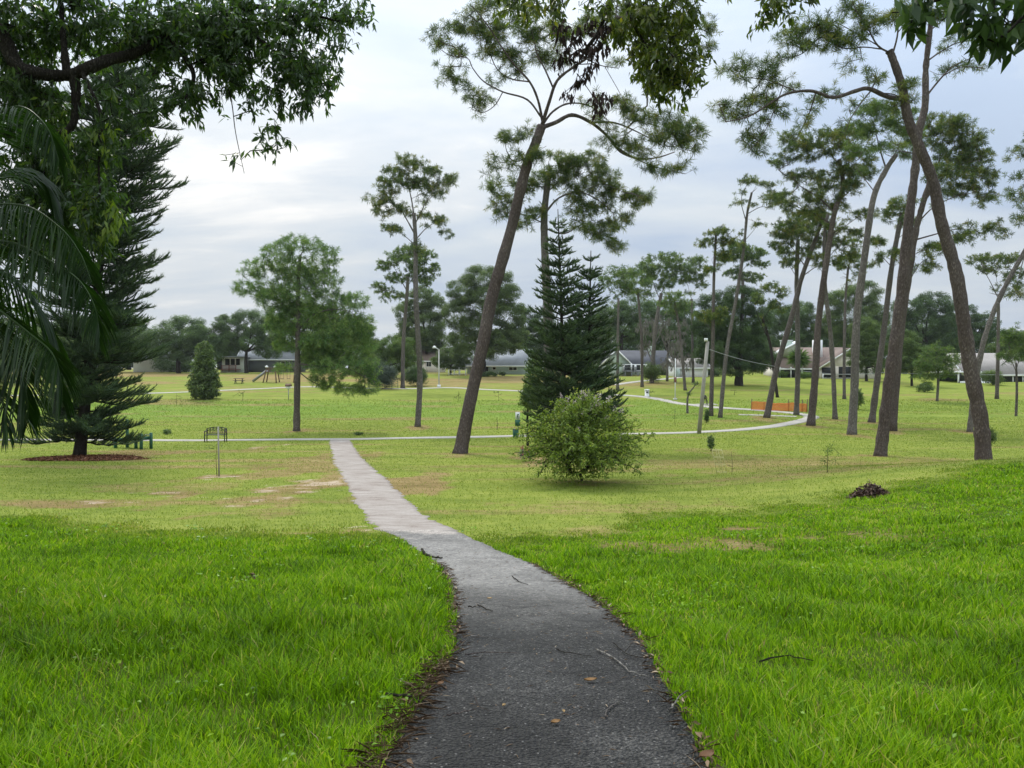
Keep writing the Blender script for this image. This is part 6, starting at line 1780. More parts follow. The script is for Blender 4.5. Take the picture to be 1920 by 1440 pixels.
# dog waste station
b = hit(970, 821)
R = empty('dog_waste_station', b, 'green dog waste station with white sign and bin on a post by the crossing path', 'waste station')
obj('post', MB().box(0.02, 0.08, -0.03, 0.03, -0.1, 1.66), M['pale_pole'], R)
sgn = obj('sign', MB().box(-0.13, 0.17, -0.06, -0.032, 1.24, 1.70), M['white'], R)
obj('emblem', MB().box(-0.01, 0.055, -0.068, -0.062, 1.34, 1.58).box(0.055, 0.09, -0.068, -0.062, 1.50, 1.58), M['green_paint'], sgn)
obj('dispenser', MB().box(-0.15, 0.19, -0.16, -0.032, 0.80, 1.20), M['green_paint'], R)
bn = obj('bin', MB().tube([(-0.12, -0.22, 0.0), (-0.12, -0.22, 0.30), (-0.12, -0.22, 0.56)], [0.16, 0.18, 0.19], 14), M['green_paint'], R, True)
obj('lid', MB().tube([(-0.12, -0.22, 0.562), (-0.12, -0.22, 0.61)], [0.205, 0.16], 14), M['black_metal'], bn)
# leaning utility pole with lamp
b = hit(1310, 813); D = b[1]; tp_ = P(1327, 640, D) - b
R = empty('utility_pole', b, 'leaning grey wooden utility pole with a small white lamp at its top', 'pole')
obj('pole', MB().tube([(0, 0, -0.3), tuple(tp_ * 0.5), tuple(tp_)], [0.15, 0.135, 0.115], 12), M['pale_pole'], R, True)
lp = obj('lamp', MB().bar(tp_ + np.array([0, 0, -0.1]), tp_ + np.array([-0.14, -0.05, 0.08]), 0.05).box(tp_[0] - 0.24, tp_[0] - 0.04, tp_[1] - 0.18, tp_[1] + 0.06, tp_[2] + 0.0, tp_[2] + 0.22), M['white'], R)
w0 = P(1330, 655, D); w1 = P(1438, 684, 70); w2 = P(1660, 698, 86); w3 = P(2050, 690, 112)
wp = []
for a_, b_, sg in ((w0, w1, 0.12), (w1, w2, 0.5), (w2, w3, 0.6)):
    t_ = np.linspace(0, 1, 12)[:, None]; wp.append((a_ * (1 - t_) + b_ * t_ - UP * sg * 4 * t_ * (1 - t_))[:-1])
wp = np.vstack(wp + [w3])
o = obj('power_line', MB().tube(wp - w0, 0.022, 5), M['grey_metal'], None, True, loc=tuple(w0))
tag(o, 'thin grey wire strung from the leaning utility pole past the pine trunks', 'wire')
# white lamp post
b = hit(823, 726)
R = empty('lamp_post', b, 'tall white lamp post by the far path below the garden rail', 'lamp post')
H_ = (726 - 655) / F * b[1]
obj('pole', MB().tube([(0, 0, -0.1), (0, 0, H_)], [0.11, 0.08], 10), M['concrete_thing'], R, True)
obj('base', MB().box(-0.24, 0.24, -0.24, 0.24, -0.1, 0.35), M['white'], R)
obj('lamp_head', MB().bar((0, 0, H_ - 0.05), (-0.45, -0.1, H_ + 0.25), 0.10).tube([(-0.62, -0.1, H_ + 0.15), (-0.62, -0.1, H_ + 0.35), (-0.62, -0.1, H_ + 0.5)], [0.30, 0.26, 0.08], 10), M['white'], R, True)
# flag pole like marker
b = hit(1266, 749); H_ = (749 - 672) / F * b[1]
R = empty('marker_pole', b, 'thin pale pole with a red lower band beside the looping path', 'pole')
obj('pole', MB().tube([(0, 0, -0.1), (0, 0, H_)], [0.07, 0.05], 8), M['white'], R, True)
obj('band', MB().tube([(0, 0, 2.0), (0, 0, 2.6)], [0.076, 0.074], 8), M['red_wood'], R, True)
obj('footing', MB().box(-0.2, 0.2, -0.2, 0.2, -0.1, 0.14), M['concrete_thing'], R)
# orange safety fence
m = Mat('orange_mesh'); n_ = m.noise(1.5, 4, sc=(1, 1, 1)); c = m.mix(n_, (0.85, 0.20, 0.055), (0.95, 0.34, 0.13)); pb_ = m.pbsdf(c, 0.6, 0.3); tr = m.n('ShaderNodeBsdfTranslucent'); m.l(c, tr.inputs['Color']); x_ = m.n('ShaderNodeMixShader'); x_.inputs[0].default_value = 0.5; m.l(pb_.outputs[0], x_.inputs[1]); m.l(tr.outputs[0], x_.inputs[2]); M['orange'] = m.done(x_.outputs[0])
fp = [hit(*q) for q in ((1409, 768.5), (1432, 769.5), (1454, 770.5), (1478, 771.5), (1504, 772.5), (1513, 773))]
fo = fp[0]
R = empty('safety_fence', fo, 'orange plastic mesh safety fence on stakes beside the looping path', 'fence')
nbm = MB()
line = spline(np.array(fp), 8) + np.array([0, -0.05, 0])
L_ = np.concatenate([[0], np.cumsum(np.linalg.norm(np.diff(line, axis=0), axis=1))])
cols = np.arange(0, L_[-1], 0.10)
cp = np.stack([np.interp(cols, L_, line[:, k]) for k in range(3)], 1)
sag_ = 0.06 * np.sin(cols * 1.9) + 0.03 * np.sin(cols * 5.1)
rows = np.linspace(0.08, 0.80, 11)
for k, zr_ in enumerate(rows):
    q = cp + UP * (zr_ + sag_ * zr_)[:, None]
    wdt = 0.036 if k not in (0, 10) else 0.05
    nbm.segs(q[:-1], q[1:], np.full(len(q) - 1, wdt / 2), np.full(len(q) - 1, wdt / 2), 4)
nbm.segs(cp + UP * (0.06 + sag_ * 0.06)[:, None], cp + UP * (0.81 + sag_ * 0.80)[:, None], np.full(len(cp), 0.016), np.full(len(cp), 0.016), 4)
obj('mesh_panel', nbm, M['orange'], R, False, fo)
for q, hh in zip((fp[0], fp[1], fp[3], fp[4], fp[5]), (1.15, 0.9, 1.2, 1.2, 1.3)):
    obj('stake', MB().bar(q - UP * 0.2, q + UP * hh + np.array([0.03, 0, 0]), 0.07), M['brown_wood'], R, False, fo)
# white drinking pedestal
b = hit(1213, 743)
R = empty('litter_bin', b, 'squat white litter bin standing at the edge of the looping path', 'bin')
obj('body', MB().tube([(0, 0, -0.05), (0, 0, 0.08), (0, 0, 0.10), (0, 0, 0.72)], [0.30, 0.30, 0.25, 0.27], 14), M['white'], R, True)
obj('lid', MB().tube([(0, 0, 0.722), (0, 0, 0.80), (0, 0, 0.86)], [0.33, 0.33, 0.12], 14), M['white'], R, True)
obj('opening', MB().box(-0.14, 0.14, -0.30, -0.262, 0.42, 0.60), M['shade'], R)
# playground
b = hit(500, 717)
R = empty('playground_slide', b, 'wooden playground tower with a grey slide near the red decked porch house', 'playground')
for x, y in ((0.2, -0.7), (1.5, -0.7), (0.2, 0.7), (1.5, 0.7)):
    obj('leg', MB().bar((x + (0.25 if x > 1 else -0.5), y * 1.2, -0.1), (x, y * 0.8, 2.3), 0.14), M['brown_wood'], R)
obj('platform', MB().box(0.0, 1.7, -0.7, 0.7, 1.55, 1.66), M['brown_wood'], R)
obj('side_rail', MB().bar((0.1, -0.66, 2.2), (1.6, -0.66, 2.2), 0.12).bar((0.1, 0.66, 2.2), (1.6, 0.66, 2.2), 0.12).bar((0.1, -0.66, 1.95), (1.6, -0.66, 1.95), 0.08), M['brown_wood'], R)
obj('slide', MB().slab([(-2.1, -0.3, 0.12), (0.05, -0.3, 1.72), (0.05, 0.3, 1.72), (-2.1, 0.3, 0.12)], 0.08).bar((-2.1, -0.34, 0.24), (0.05, -0.34, 1.86), 0.08, 0.22).bar((-2.1, 0.34, 0.24), (0.05, 0.34, 1.86), 0.08, 0.22), M['bluegrey'] if 'bluegrey' in M else M['grey_metal'], R)
obj('swing_beam', MB().bar((1.5, 0, 2.25), (4.4, 0, 2.25), 0.14).bar((4.4, -0.9, -0.1), (4.4, 0, 2.3), 0.12).bar((4.4, 0.9, -0.1), (4.4, 0, 2.3), 0.12), M['brown_wood'], R)
for x in (2.4, 3.4):
    sw = obj('swing', MB().bar((x - 0.22, 0, 0.6), (x - 0.22, 0, 2.2), 0.03).bar((x + 0.22, 0, 0.6), (x + 0.22, 0, 2.2), 0.03), M['black_metal'], R)
    obj('swing_seat', MB().box(x - 0.26, x + 0.26, -0.12, 0.12, 0.54, 0.598), M['black_metal'], sw)
for x in (0.2, 1.5):
    obj('post_cap', MB().tube([(x, -0.56, 2.3), (x, -0.56, 2.45), (x, -0.56, 2.6)], [0.22, 0.26, 0.08], 10), M['white'], R, True)
# picnic table
b = hit(448, 719)
R = empty('picnic_table', b, 'dark picnic table on the slope left of the playground slide', 'table', None, math.radians(8))
obj('table_top', MB().box(-0.7, 0.7, -0.4, 0.4, 0.72, 0.78), M['black_metal'], R)
for y in (-0.75, 0.75): obj('bench_seat', MB().box(-0.7, 0.7, y - 0.14, y + 0.14, 0.42, 0.47), M['black_metal'], R)
for x in (-0.5, 0.5):
    for sg in (-1, 1): obj('leg', MB().bar((x, sg * 0.65, -0.05), (x, -sg * 0.2, 0.715), 0.08), M['black_metal'], R)
    obj('brace', MB().bar((x + 0.06, -0.85, 0.39), (x + 0.06, 0.85, 0.39), 0.07), M['black_metal'], R)
# disc basket
b = hit(541, 749); k_ = b[1] / F
R = empty('bird_feeder', b, 'bird feeder with small dark roof on a thin post beside the bushy pine trunk', 'bird feeder')
obj('post', MB().tube([(0, 0, -0.1), (0, 0, 22 * k_)], 0.05, 8), M['grey_metal'], R, True)
obj('tray', MB().box(-0.22, 0.22, -0.2, 0.2, 20 * k_, 20 * k_ + 0.30), M['white'], R)
obj('roof', MB().slab([(-0.34, -0.3, 22 * k_ + 0.2), (0.34, -0.3, 22 * k_ + 0.2), (0.34, 0, 22 * k_ + 0.48), (-0.34, 0, 22 * k_ + 0.48)], 0.05).slab([(-0.34, 0, 22 * k_ + 0.483), (0.34, 0, 22 * k_ + 0.483), (0.34, 0.3, 22 * k_ + 0.2), (-0.34, 0.3, 22 * k_ + 0.2)], 0.05), M['brown_wood'], R)
# low green rail
p0, p1 = hit(690, 729), hit(746, 728)
R = empty('low_rail', p0, 'low green metal rail fence in front of the bluish bush', 'fence')
for t_ in np.linspace(0, 1, 6):
    q = p0 * (1 - t_) + p1 * t_; q[2] = ground(q[0], q[1]); obj('post', MB().bar(q - UP * 0.1, q + UP * 1.0, 0.06), M['green_paint'], R, False, p0)
for z in (0.3, 0.62, 0.95): obj('rail', MB().bar(p0 + UP * z, p1 + UP * z, 0.05), M['green_paint'], R, False, p0)
# small dark chair-like object on the bench spur
b = hit(1322, 759)
R = empty('spring_rider', b, 'small dark chair with a round back on the short concrete spur', 'chair')
obj('seat', MB().box(-0.25, 0.25, -0.25, 0.25, 0.40, 0.46), M['black_metal'], R)
obj('backrest', MB().tube([(-0.22, 0.24, 0.46), (-0.26, 0.27, 0.75), (-0.12, 0.30, 1.0), (0.12, 0.30, 1.0), (0.26, 0.27, 0.75), (0.22, 0.24, 0.46)], 0.05, 6).box(-0.15, 0.15, 0.25, 0.28, 0.55, 0.95), M['black_metal'], R)
for x in (-0.2, 0.2):
    for y in (-0.2, 0.2): obj('leg', MB().bar((x, y, -0.02), (x, y, 0.398), 0.05), M['black_metal'], R)

# ------------------------------------------------------------------ saplings
def sapling(label, px, py, top, seed, stake=False, tuft_=1.0, mat='mid', cage=False, bare=False, lean=0.0, leafn=60, r=0.012, stakemat='brown_wood', zmin=0.35, spread=0.18):
    rng = np.random.default_rng(seed)
    b = hit(px, py); D = b[1]; k = D / F; H = (py - top) * k
    R = empty('sapling', b, label, 'sapling', 'young saplings on the lawn')
    sk = Skel(rng)
    t = np.array([b - UP * 0.05, b + np.array([lean * 0.3, 0, H * 0.5]) + rng.standard_normal(3) * 0.03, b + np.array([lean, 0, H])])
    sk.chain(t, max(r, 0.3 * k), max(r * 0.4, 0.18 * k), usable=zmin, n=6, k=6)
    n = max(4, int(leafn / 8))
    zz = rng.uniform(zmin, 1.0, n)
    C = np.stack([np.interp(zz, [0, 0.5, 1], t[:, q]) for q in range(3)], 1) + rng.standard_normal((n, 3)) * np.array([spread, spread, spread * 0.6])
    C = np.maximum(C, b + np.array([-9, -9, 0.15]))
    sk.grow(C, seg=0.2, rtip=0.004, rmax=0.015)
    obj('stem', sk.build(MB(), 0.18 * k), M['oak_bark'], R, True, b)
    if not bare:
        mb = MB(); leaf_crown(mb, C, 0.13 * tuft_, 8, max(0.06, 1.6 * k), rng, 0.9); obj('crown', mb, M[mat], R, False, b)
    if stake:
        obj('stake', MB().bar(b + np.array([0.06, 0.03, -0.1]), b + np.array([0.04, 0.03, stake]), max(0.035, 2.2 * k)), M[stakemat], R, False, b)
    return R


sapling('spindly sapling tied to a thick grey stake in front of the park bench', 407, 893, 832, 501, stake=1.75, leafn=24, r=0.012, stakemat='pale_pole', zmin=0.6)
sapling('thin sapling with a few yellowish leaves right of the leaning utility pole', 1551, 886, 838, 502, leafn=140, r=0.012, mat='bright', zmin=0.3, spread=0.16)
R = sapling('bare forked sapling beside a small wire cage', 1372, 890, 846, 503, leafn=24, bare=True, lean=-0.02, r=0.008, zmin=0.1, spread=0.3)
b = hit(1354, 890)
R = empty('wire_cage', b, 'tilted pale yellow wire tomato cage on the lawn', 'plant cage')
tilt = np.array([-0.20, 0.05, 0.0])
cg = MB()
for z in (0.1, 0.35, 0.6, 0.85):
    a_ = np.linspace(0, 2 * math.pi, 13); cg.tube(np.stack([0.17 * np.cos(a_), 0.17 * np.sin(a_), 0 * a_ + z], 1) + tilt * z, 0.008, 4, False)
for a_ in np.arange(0, 6.2, 1.57): cg.tube(np.array([[0.17 * math.cos(a_), 0.17 * math.sin(a_), z] for z in (-0.05, 0.5, 0.9)]) + tilt * np.array([[-0.05], [0.5], [0.9]]), 0.008, 4)
obj('frame', cg, plain('pale_yellow_wire', (0.50, 0.46, 0.22), 0.5), R)
shrub('small upright juniper bush on the lawn right of the flowering bush', 1333, 846, 13, 30, 'oak', 511, name='juniper', group='small lawn shrubs', leaf=0.07, cover=1.8)
shrub('small dark shrub against the foot of the stoutest leaning pine', 1858, 836, 18, 36, 'mid', 512, name='juniper', group='small lawn shrubs', leaf=0.07, cover=1.2)
shrub('dark cone shaped bush between the utility pole and the bare topped pine', 1325, 793, 9, 26, 'dark', 513, name='juniper', group='small lawn shrubs', cover=2.0)
shrub('leafy shrub leaning beside the pale grey pine trunk', 1608, 768, 26, 40, 'mid', 514, name='shrub', group='small lawn shrubs', cover=0.9, shoots=12)
shrub('reddish stemmed dead low shrub beside the flowering bush', 985, 866, 30, 26, 'moss', 515, name='shrub', group='small lawn shrubs', cover=0.15, leaf=0.06, flower=('red_blossom', 10))
shrub('grey green weed clump in the grass behind the mulch ring', 314, 815, 16, 10, 'oak', 516, name='shrub', group='small lawn shrubs', cover=1.5)
shrub('low green weed clump right of the bushy young pine', 672, 816, 20, 6, 'mid', 517, name='shrub', group='small lawn shrubs', cover=1.5)
for i, (lab, px, py, tp__, kw) in enumerate([
    ('dark leafless sapling stub beside the dog waste station', 932, 806, 783, dict(leafn=20, bare=True, r=0.03, spread=0.08)),
    ('tiny leafy sapling behind the tall slender pine and the leaning reddish pine', 860, 752, 733, dict(leafn=60, spread=0.3)),
    ('tiny reddish leafed sapling left of the twin conifers', 935, 752, 734, dict(leafn=60, spread=0.3)),
    ('little pale sapling left of the cone shaped tree', 331, 758, 737, dict(leafn=60, spread=0.3, mat='bright')),
    ('little green sapling right of the cone shaped tree', 455, 751, 736, dict(leafn=100, spread=0.35, mat='bright')),
    ('very thin dark sapling below the marker pole', 1266, 798, 765, dict(leafn=44, spread=0.06, mat='oak')),
    ('small sapling beside the white litter bin', 1219, 747, 733, dict(leafn=80, spread=0.3)),
    ('tiny sapling on the slope behind the thin bare topped pine', 1377, 741, 732, dict(leafn=30, spread=0.2)),
]):
    sapling(lab, px, py, tp__, 520 + i, **kw)
# bent young tree with a tuft of new leaves
b = hit(1289, 775); D = b[1]
R = empty('bent_tree', b, 'bent young tree with a crooked trunk and small leafy tips beside the spur', 'tree')
sk = Skel(np.random.default_rng(541))
e = sk.chain([b - UP * 0.1, P(1289, 750, D), P(1292, 737, D), P(1300, 727, D), P(1304, 720, D)], 0.13, 0.05, n=6, usable=0.5, k=8)
C = in_blobs([(1306, 719, 6, 4), (1291, 738, 3, 3)], D, sk.rng, lambda a, c: 10)
sk.grow(C, rtip=0.01); obj('trunk', sk.build(MB(), 0.03), M['grey_bark'], R, True, b)
mb = MB(); leaf_crown(mb, C, 0.2, 10, 0.12, sk.rng); obj('crown', mb, M['bright'], R, False, b)
# dead mossy snags
for i, (lab, tr, br) in enumerate([('grey leafless tree hung with moss in front of the dark grey roof', [(1228, 722), (1226, 660), (1222, 600)], [[(1226, 670), (1212, 640), (1206, 605)], [(1225, 650), (1240, 620), (1246, 590)], [(1226, 690), (1215, 660), (1210, 640)]]),
                                   ('leaning grey leafless tree hung with moss behind the marker pole', [(1251, 716), (1252, 670), (1258, 620)], [[(1252, 670), (1262, 640), (1280, 605)], [(1252, 660), (1240, 630), (1234, 600)], [(1254, 650), (1266, 645)]]),
                                   ('drooping grey half dead tree above the white garage', [(1266, 706), (1266, 680), (1265, 655)], [[(1266, 680), (1254, 660), (1248, 672)], [(1266, 675), (1280, 655), (1290, 668)], [(1265, 665), (1275, 640)]])]):
    b = on_ground((tr[0][0] - CX) / F * (126 - i * 4), 126.0 - i * 4); D = b[1]
    R = empty('mossy_tree', b, lab, 'tree', 'mossy dead trees')
    sk = Skel(np.random.default_rng(550 + i)); pts = polyline(tr, D); pts[0] = b - UP * 0.1
    sk.chain(pts, 0.22, 0.06, n=6, usable=0.4, k=8)
    for lb in br:
        pl2 = polyline(lb, D, 0, sk.rng.uniform(-0.4, 0.4)); j = sk.nearest(pl2[0]); pl2[0] = sk.p[j]; sk.chain(pl2, 0.10, 0.03, parent=j, n=5, k=6, usable=0.2)
    C = in_blobs([(lb[-1][0], lb[-1][1] + 8, 12, 16) for lb in br] + [(tr[-1][0], tr[-1][1] + 10, 14, 18)], D, sk.rng, lambda a, c: 22)
    t_, d_ = sk.grow(C, rtip=0.012); obj('trunk', sk.build(MB(), 0.03), M['pale_bark'], R, True, b)
    mb = MB(); n = len(t_); per = 7; st = np.repeat(t_, per, 0) + sk.rng.standard_normal((n * per, 3)) * 0.15
    leaves(mb, st, np.tile([[0.0, 0, -1]], (n * per, 1)) + 0.2 * sk.rng.standard_normal((n * per, 3)), sk.rng.standard_normal((n * per, 3)), 0.55, 0.11, sk.rng, sk.rng.uniform(0, 1, n * per)); obj('moss_clumps', mb, M['moss'], R, False, b)
# little fan palm in front of the brown roofed house
b = on_ground((1497 - CX) / F * 120, 120.0)
R = empty('fan_palm', b, 'small fan palm in front of the brown roofed house veranda', 'palm')
hp = P(1497, 672, 120.0)
obj('trunk', MB().tube([b - UP * 0.1, hp], [0.2, 0.16], 8), M['oak_bark'], R, True, b)
rg = np.random.default_rng(560); n = 420
d = nrm(rg.standard_normal((n, 3)) * np.array([1, 1, 0.8]) + UP * 0.1)
mb = MB(); leaves(mb, hp + d * 0.3, d, rg.standard_normal((n, 3)), 1.7, 0.16, rg, rg.uniform(0, 1, n)); obj('crown', mb, M['oak'], R, False, b)
# red mulch ring under the tall conifer
def heap(name, label, c, rx, ry, h, mat, n, ln, wd, seed, kind='stuff', cat=None, flat=True):
    rg = np.random.default_rng(seed)
    a = rg.uniform(0, 6.28, n); r = np.sqrt(rg.uniform(0, 1, n)) * (0.75 + 0.35 * vnoise(a * 1.3 + 5, a * 0 + seed, seed))
    x = c[0] + r * rx * np.cos(a); y = c[1] + r * ry * np.sin(a)
    z = ground(x, y) + h * np.clip(1 - r, 0, 1) * rg.uniform(0.2, 1, n) + 0.01
    ax = np.stack([rg.standard_normal(n), rg.standard_normal(n), rg.standard_normal(n) * (0.15 if flat else 0.6)], 1)
    nn = UP + 0.4 * rg.standard_normal((n, 3))
    mb = MB(); leaves(mb, np.stack([x, y, z], 1), ax, nn, ln, wd, rg, rg.uniform(0, 1, n), 0.2)
    if kind == 'stuff':
        o = obj(name, mb, mat); tag(o, label, None, None, 'stuff'); return o
    o = obj(name, mb, mat, None, False, c, loc=tuple(c)); tag(o, label, cat); return o


M['mulch'] = leaf_mat('red_mulch', [(0, (0.085, 0.035, 0.020)), (0.6, (0.19, 0.085, 0.045)), (1, (0.30, 0.17, 0.10))], 0.0, 0.9, 0.1, tgain=(1, 1, 1))
M['litter'] = leaf_mat('brown_litter', [(0, (0.040, 0.024, 0.015)), (0.5, (0.12, 0.075, 0.042)), (0.85, (0.26, 0.18, 0.11)), (1, (0.42, 0.34, 0.24))], 0.1, 0.7, 0.2, tgain=(1, 1, 1))
M['dead_pile'] = leaf_mat('dead_pile_leaves', [(0, (0.028, 0.016, 0.012)), (0.6, (0.085, 0.048, 0.036)), (1, (0.26, 0.17, 0.13))], 0.05, 0.6, 0.25, tgain=(1, 1, 1))
heap('mulch_litter', 'ring of red brown mulch under the tall dense conifer', hit(165, 859), 2.7, 1.9, 0.10, M['mulch'], 9000, 0.16, 0.05, 601)
c = hit(1630, 930)
heap('leaf_pile', 'small heap of dead brown leaves on the bright grass bank', c, 0.46, 0.36, 0.36, M['dead_pile'], 900, 0.12, 0.05, 602, kind='thing', cat='leaf pile', flat=False)
c = hit(477, 1088)
heap('fallen_leaf_clump', 'little clump of reddish dead leaves lying in the lush grass', c + UP * 0.06, 0.09, 0.07, 0.10, M['litter'], 14, 0.10, 0.05, 603, kind='thing', cat='dead leaves', flat=False)

# ------------------------------------------------------------------ litter along and on the asphalt
rg = np.random.default_rng(610)
lb_ = MB()
n = 1500
y = rg.uniform(2.3, 11, n) ** 1.0; side_ = rg.uniform(0, 1, n) < 0.55
off = np.abs(rg.standard_normal(n)) * 0.045 * np.where(side_, 1.3, 1.0)
x = np.where(side_, XL(y) - 0.03 + off, XR(y) + 0.03 - off)
z = ground(x, y) + 0.018 + rg.uniform(0, 0.02, n)
big = rg.uniform(0, 1, n) < 0.35
ax = np.stack([rg.standard_normal(n), rg.standard_normal(n), 0.25 * rg.standard_normal(n)], 1)
cc = np.stack([x, y, z], 1)
leaves(lb_, cc[big], ax[big], UP + 0.4 * rg.standard_normal((big.sum(), 3)), 0.055, 0.02, rg, rg.uniform(0, 1, big.sum()), 0.25)
leaves(lb_, cc[~big], ax[~big], UP + 0.3 * rg.standard_normal(((~big).sum(), 3)), 0.13, 0.0026, rg, rg.uniform(0.25, 1.0, (~big).sum()), 0.1)
# thicker drift of pine straw in the left corner
n = 620
y = 2.55 + rg.uniform(0, 1, n) ** 1.3 * 2.3
x = XL(y) - 0.05 + np.abs(rg.standard_normal(n)) * 0.075 * (1 - (y - 2.55) / 3.5)
ax = np.stack([rg.standard_normal(n), rg.standard_normal(n), 0.2 * rg.standard_normal(n)], 1)
leaves(lb_, np.stack([x, y, ground(x, y) + 0.02 + rg.uniform(0, 0.03, n)], 1), ax, UP + 0.3 * rg.standard_normal((n, 3)), 0.15, 0.0030, rg, rg.uniform(0.15, 1.0, n), 0.1)
# fine crumbs on the asphalt
n = 420
y = rg.uniform(2.6, 13, n); t_ = rg.uniform(0.04, 0.96, n); x = XL(y) * (1 - t_) + XR(y) * t_
z = ground(x, y) + 0.030
leaves(lb_, np.stack([x, y, z], 1), np.stack([rg.standard_normal(n), rg.standard_normal(n), 0 * y], 1), UP + 0.1 * rg.standard_normal((n, 3)), rg.uniform(0.015, 0.06, n), 0.005, rg, rg.uniform(0.2, 1, n), 0.2)
o = obj('leaf_litter', lb_, M['litter']); tag(o, 'brown pine straw and leaf crumbs gathered along the asphalt edges', None, None, 'stuff')


def twig(label, pts, r, mat='oak_bark', fork=None, seed=0):
    w = np.array([hit(*q) for q in pts]); b = w[0].copy()
    q = spline(w, 5)
    rg = np.random.default_rng(seed)
    inpath = (q[:, 0] > XL(q[:, 1])) & (q[:, 0] < XR(q[:, 1]))
    q[:, 2] = ground(q[:, 0], q[:, 1]) + np.where(inpath, 0.030, 0.05) + r * 0.7
    q[1:-1] += rg.standard_normal((len(q) - 2, 3)) * r * 0.5
    mb = MB().tube(q - b, np.linspace(r, r * 0.5, len(q)), 6)
    if fork:
        f = np.array([hit(*k) for k in fork]); f = spline(f, 4); f[:, 2] = ground(f[:, 0], f[:, 1]) + 0.030 + r * 0.7; mb.tube(f - b, np.linspace(r * 0.7, r * 0.35, len(f)), 5)
    o = obj('fallen_twig', mb, M[mat], None, True, loc=tuple(b)); tag(o, label, 'twig', 'twigs fallen on the asphalt')


twig('thick dark curled stick lying across the left edge of the asphalt', [(791, 1035), (797, 1046), (812, 1050), (830, 1051)], 0.022, 'oak_bark', seed=1)
twig('long pale bent twig reaching to the right grass edge', [(1118, 1227), (1150, 1243), (1180, 1268), (1216, 1281)], 0.006, 'pale_bark', seed=2)
twig('dark stick poking from the grass over the pine straw drift', [(724, 1321), (765, 1324), (806, 1333)], 0.009, 'oak_bark', seed=3)
twig('short black twig in the middle of the worn patch', [(878, 1145), (893, 1145)], 0.007, 'oak_bark', seed=4)
twig('dark twig with a pale tip beside the short black twig', [(896, 1141), (910, 1148), (924, 1153)], 0.007, 'oak_bark', seed=5)
twig('forked thin reddish straw twig near the viewer on the dark asphalt', [(838, 1353), (865, 1348), (894, 1341)], 0.004, 'pine_bark_red', fork=[(890, 1316), (897, 1335), (918, 1345)], seed=6)
twig('curved grey twig standing near the right corner of the asphalt', [(1135, 1357), (1140, 1342), (1155, 1330), (1166, 1326)], 0.005, 'grey_bark', seed=7)
twig('thin grey twig across the worn patch', [(880, 1199), (910, 1203), (940, 1207)], 0.004, 'grey_bark', seed=8)
twig('faint reddish twig lying flat across the dark asphalt', [(872, 1236), (910, 1233), (975, 1234)], 0.004, 'pine_bark_red', seed=9)
twig('small pale forked twig left of the faint reddish twig', [(900, 1243), (907, 1232)], 0.004, 'pale_bark', seed=10)
twig('wiry dark twig curling by the right grass edge', [(1150, 1214), (1175, 1235), (1205, 1242)], 0.004, 'oak_bark', fork=[(1173, 1230), (1186, 1214)], seed=11)
twig('dark twig tangled beside the long pale bent twig', [(1043, 1226), (1060, 1232), (1110, 1240)], 0.004, 'oak_bark', seed=12)
twig('pale arched twig sticking out of the right grass edge', [(1256, 1343), (1270, 1325), (1300, 1312)], 0.006, 'pale_bark', seed=13)
twig('thin dark twig near the rusty straw at the far end of the asphalt', [(960, 1085), (975, 1097), (990, 1102)], 0.006, 'oak_bark', seed=14)
twig('long dark twig lying in the bright grass right of the asphalt', [(1424, 1257), (1470, 1246), (1525, 1255)], 0.006, 'oak_bark', seed=15)


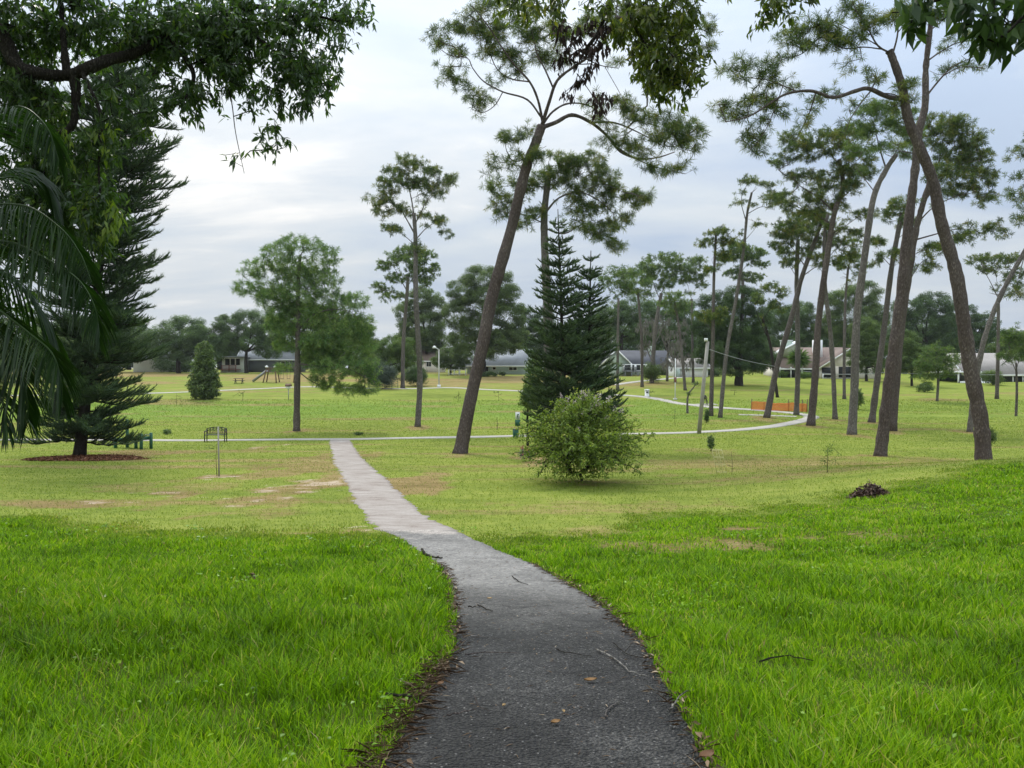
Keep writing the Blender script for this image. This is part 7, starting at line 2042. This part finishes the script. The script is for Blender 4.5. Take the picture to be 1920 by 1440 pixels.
def fleaf(label, px, py, ln, wd, ang, mat, tint, seed):
    c = hit(px, py); rg = np.random.default_rng(seed)
    mb = MB(); k = 9; t = np.linspace(0, 1, k); w = wd * np.sin(np.pi * np.clip(t, 0.02, 0.98)) ** 0.8
    zz = 0.025 * ln / 0.06 * (t - 0.5) ** 2 + 0.004
    x = (t - 0.5) * ln
    v = np.concatenate([np.stack([x, -w / 2, zz + 0.006 + 0.15 * w], 1), np.stack([x, 0 * x, zz], 1), np.stack([x, w / 2, zz + 0.006 + 0.15 * w], 1)])
    i = np.arange(k - 1)
    mb.add(v, f4=np.concatenate([np.stack([i, i + 1, i + k + 1, i + k], -1), np.stack([i + k, i + k + 1, i + 2 * k + 1, i + 2 * k], -1)]), tint=tint)
    o = obj('fallen_leaf', mb, M[mat], None, True, loc=(c[0], c[1], c[2] + 0.028)); o.rotation_euler = (0, 0, ang)
    tag(o, label, 'fallen leaf', 'leaves fallen on the asphalt')


M['fleaf'] = leaf_mat('fallen_leaf_brown', [(0, (0.10, 0.045, 0.020)), (0.5, (0.20, 0.105, 0.030)), (1, (0.38, 0.26, 0.12))], 0.1, 0.6, 0.3, tgain=(1, 1, 1))
fleaf('golden brown fallen leaf on the right of the dark asphalt', 1107, 1287, 0.075, 0.038, 0.2, 'fleaf', 0.5, 1)
fleaf('small olive brown fallen leaf nearest the viewer', 1042, 1368, 0.05, 0.036, 0.4, 'fleaf', 0.45, 2)
fleaf('reddish fallen leaf curled beside the left grass edge', 826, 1294, 0.06, 0.032, 1.2, 'fleaf', 0.15, 3)
fleaf('tiny pale fallen leaf in the middle of the dark asphalt', 945, 1335, 0.025, 0.018, 0.9, 'fleaf', 1.0, 4)
fleaf('pale yellow sliver of leaf right of the middle asphalt', 1057, 1347, 0.03, 0.014, 1.7, 'fleaf', 0.95, 5)
fleaf('rust coloured fallen leaf at the right lower grass edge', 1325, 1432, 0.09, 0.05, 0.6, 'fleaf', 0.1, 6)
fleaf('dark red fallen leaf under the dark stick in the straw drift', 757, 1327, 0.06, 0.035, -0.3, 'fleaf', 0.0, 7)
fleaf('small white leaf scrap on the worn patch', 918, 1129, 0.05, 0.03, 0.3, 'fleaf', 1.0, 8)

# ------------------------------------------------------------------ thin moist air that pales the far trees
hz_ = MB().box(-2700, 2700, -700, 2700, -6.0, 70.0)
m = Mat('haze_air')
pv = m.n('ShaderNodeVolumePrincipled')
pv.inputs['Color'].default_value = (0.86, 0.92, 1.0, 1)
pv.inputs['Density'].default_value = 0.00013
pv.inputs['Anisotropy'].default_value = 0.3
m.l(pv.outputs[0], m.o.inputs['Volume'])
o = obj('haze', hz_, m.m); tag(o, 'thin pale moist air over the whole park', None, None, 'stuff')
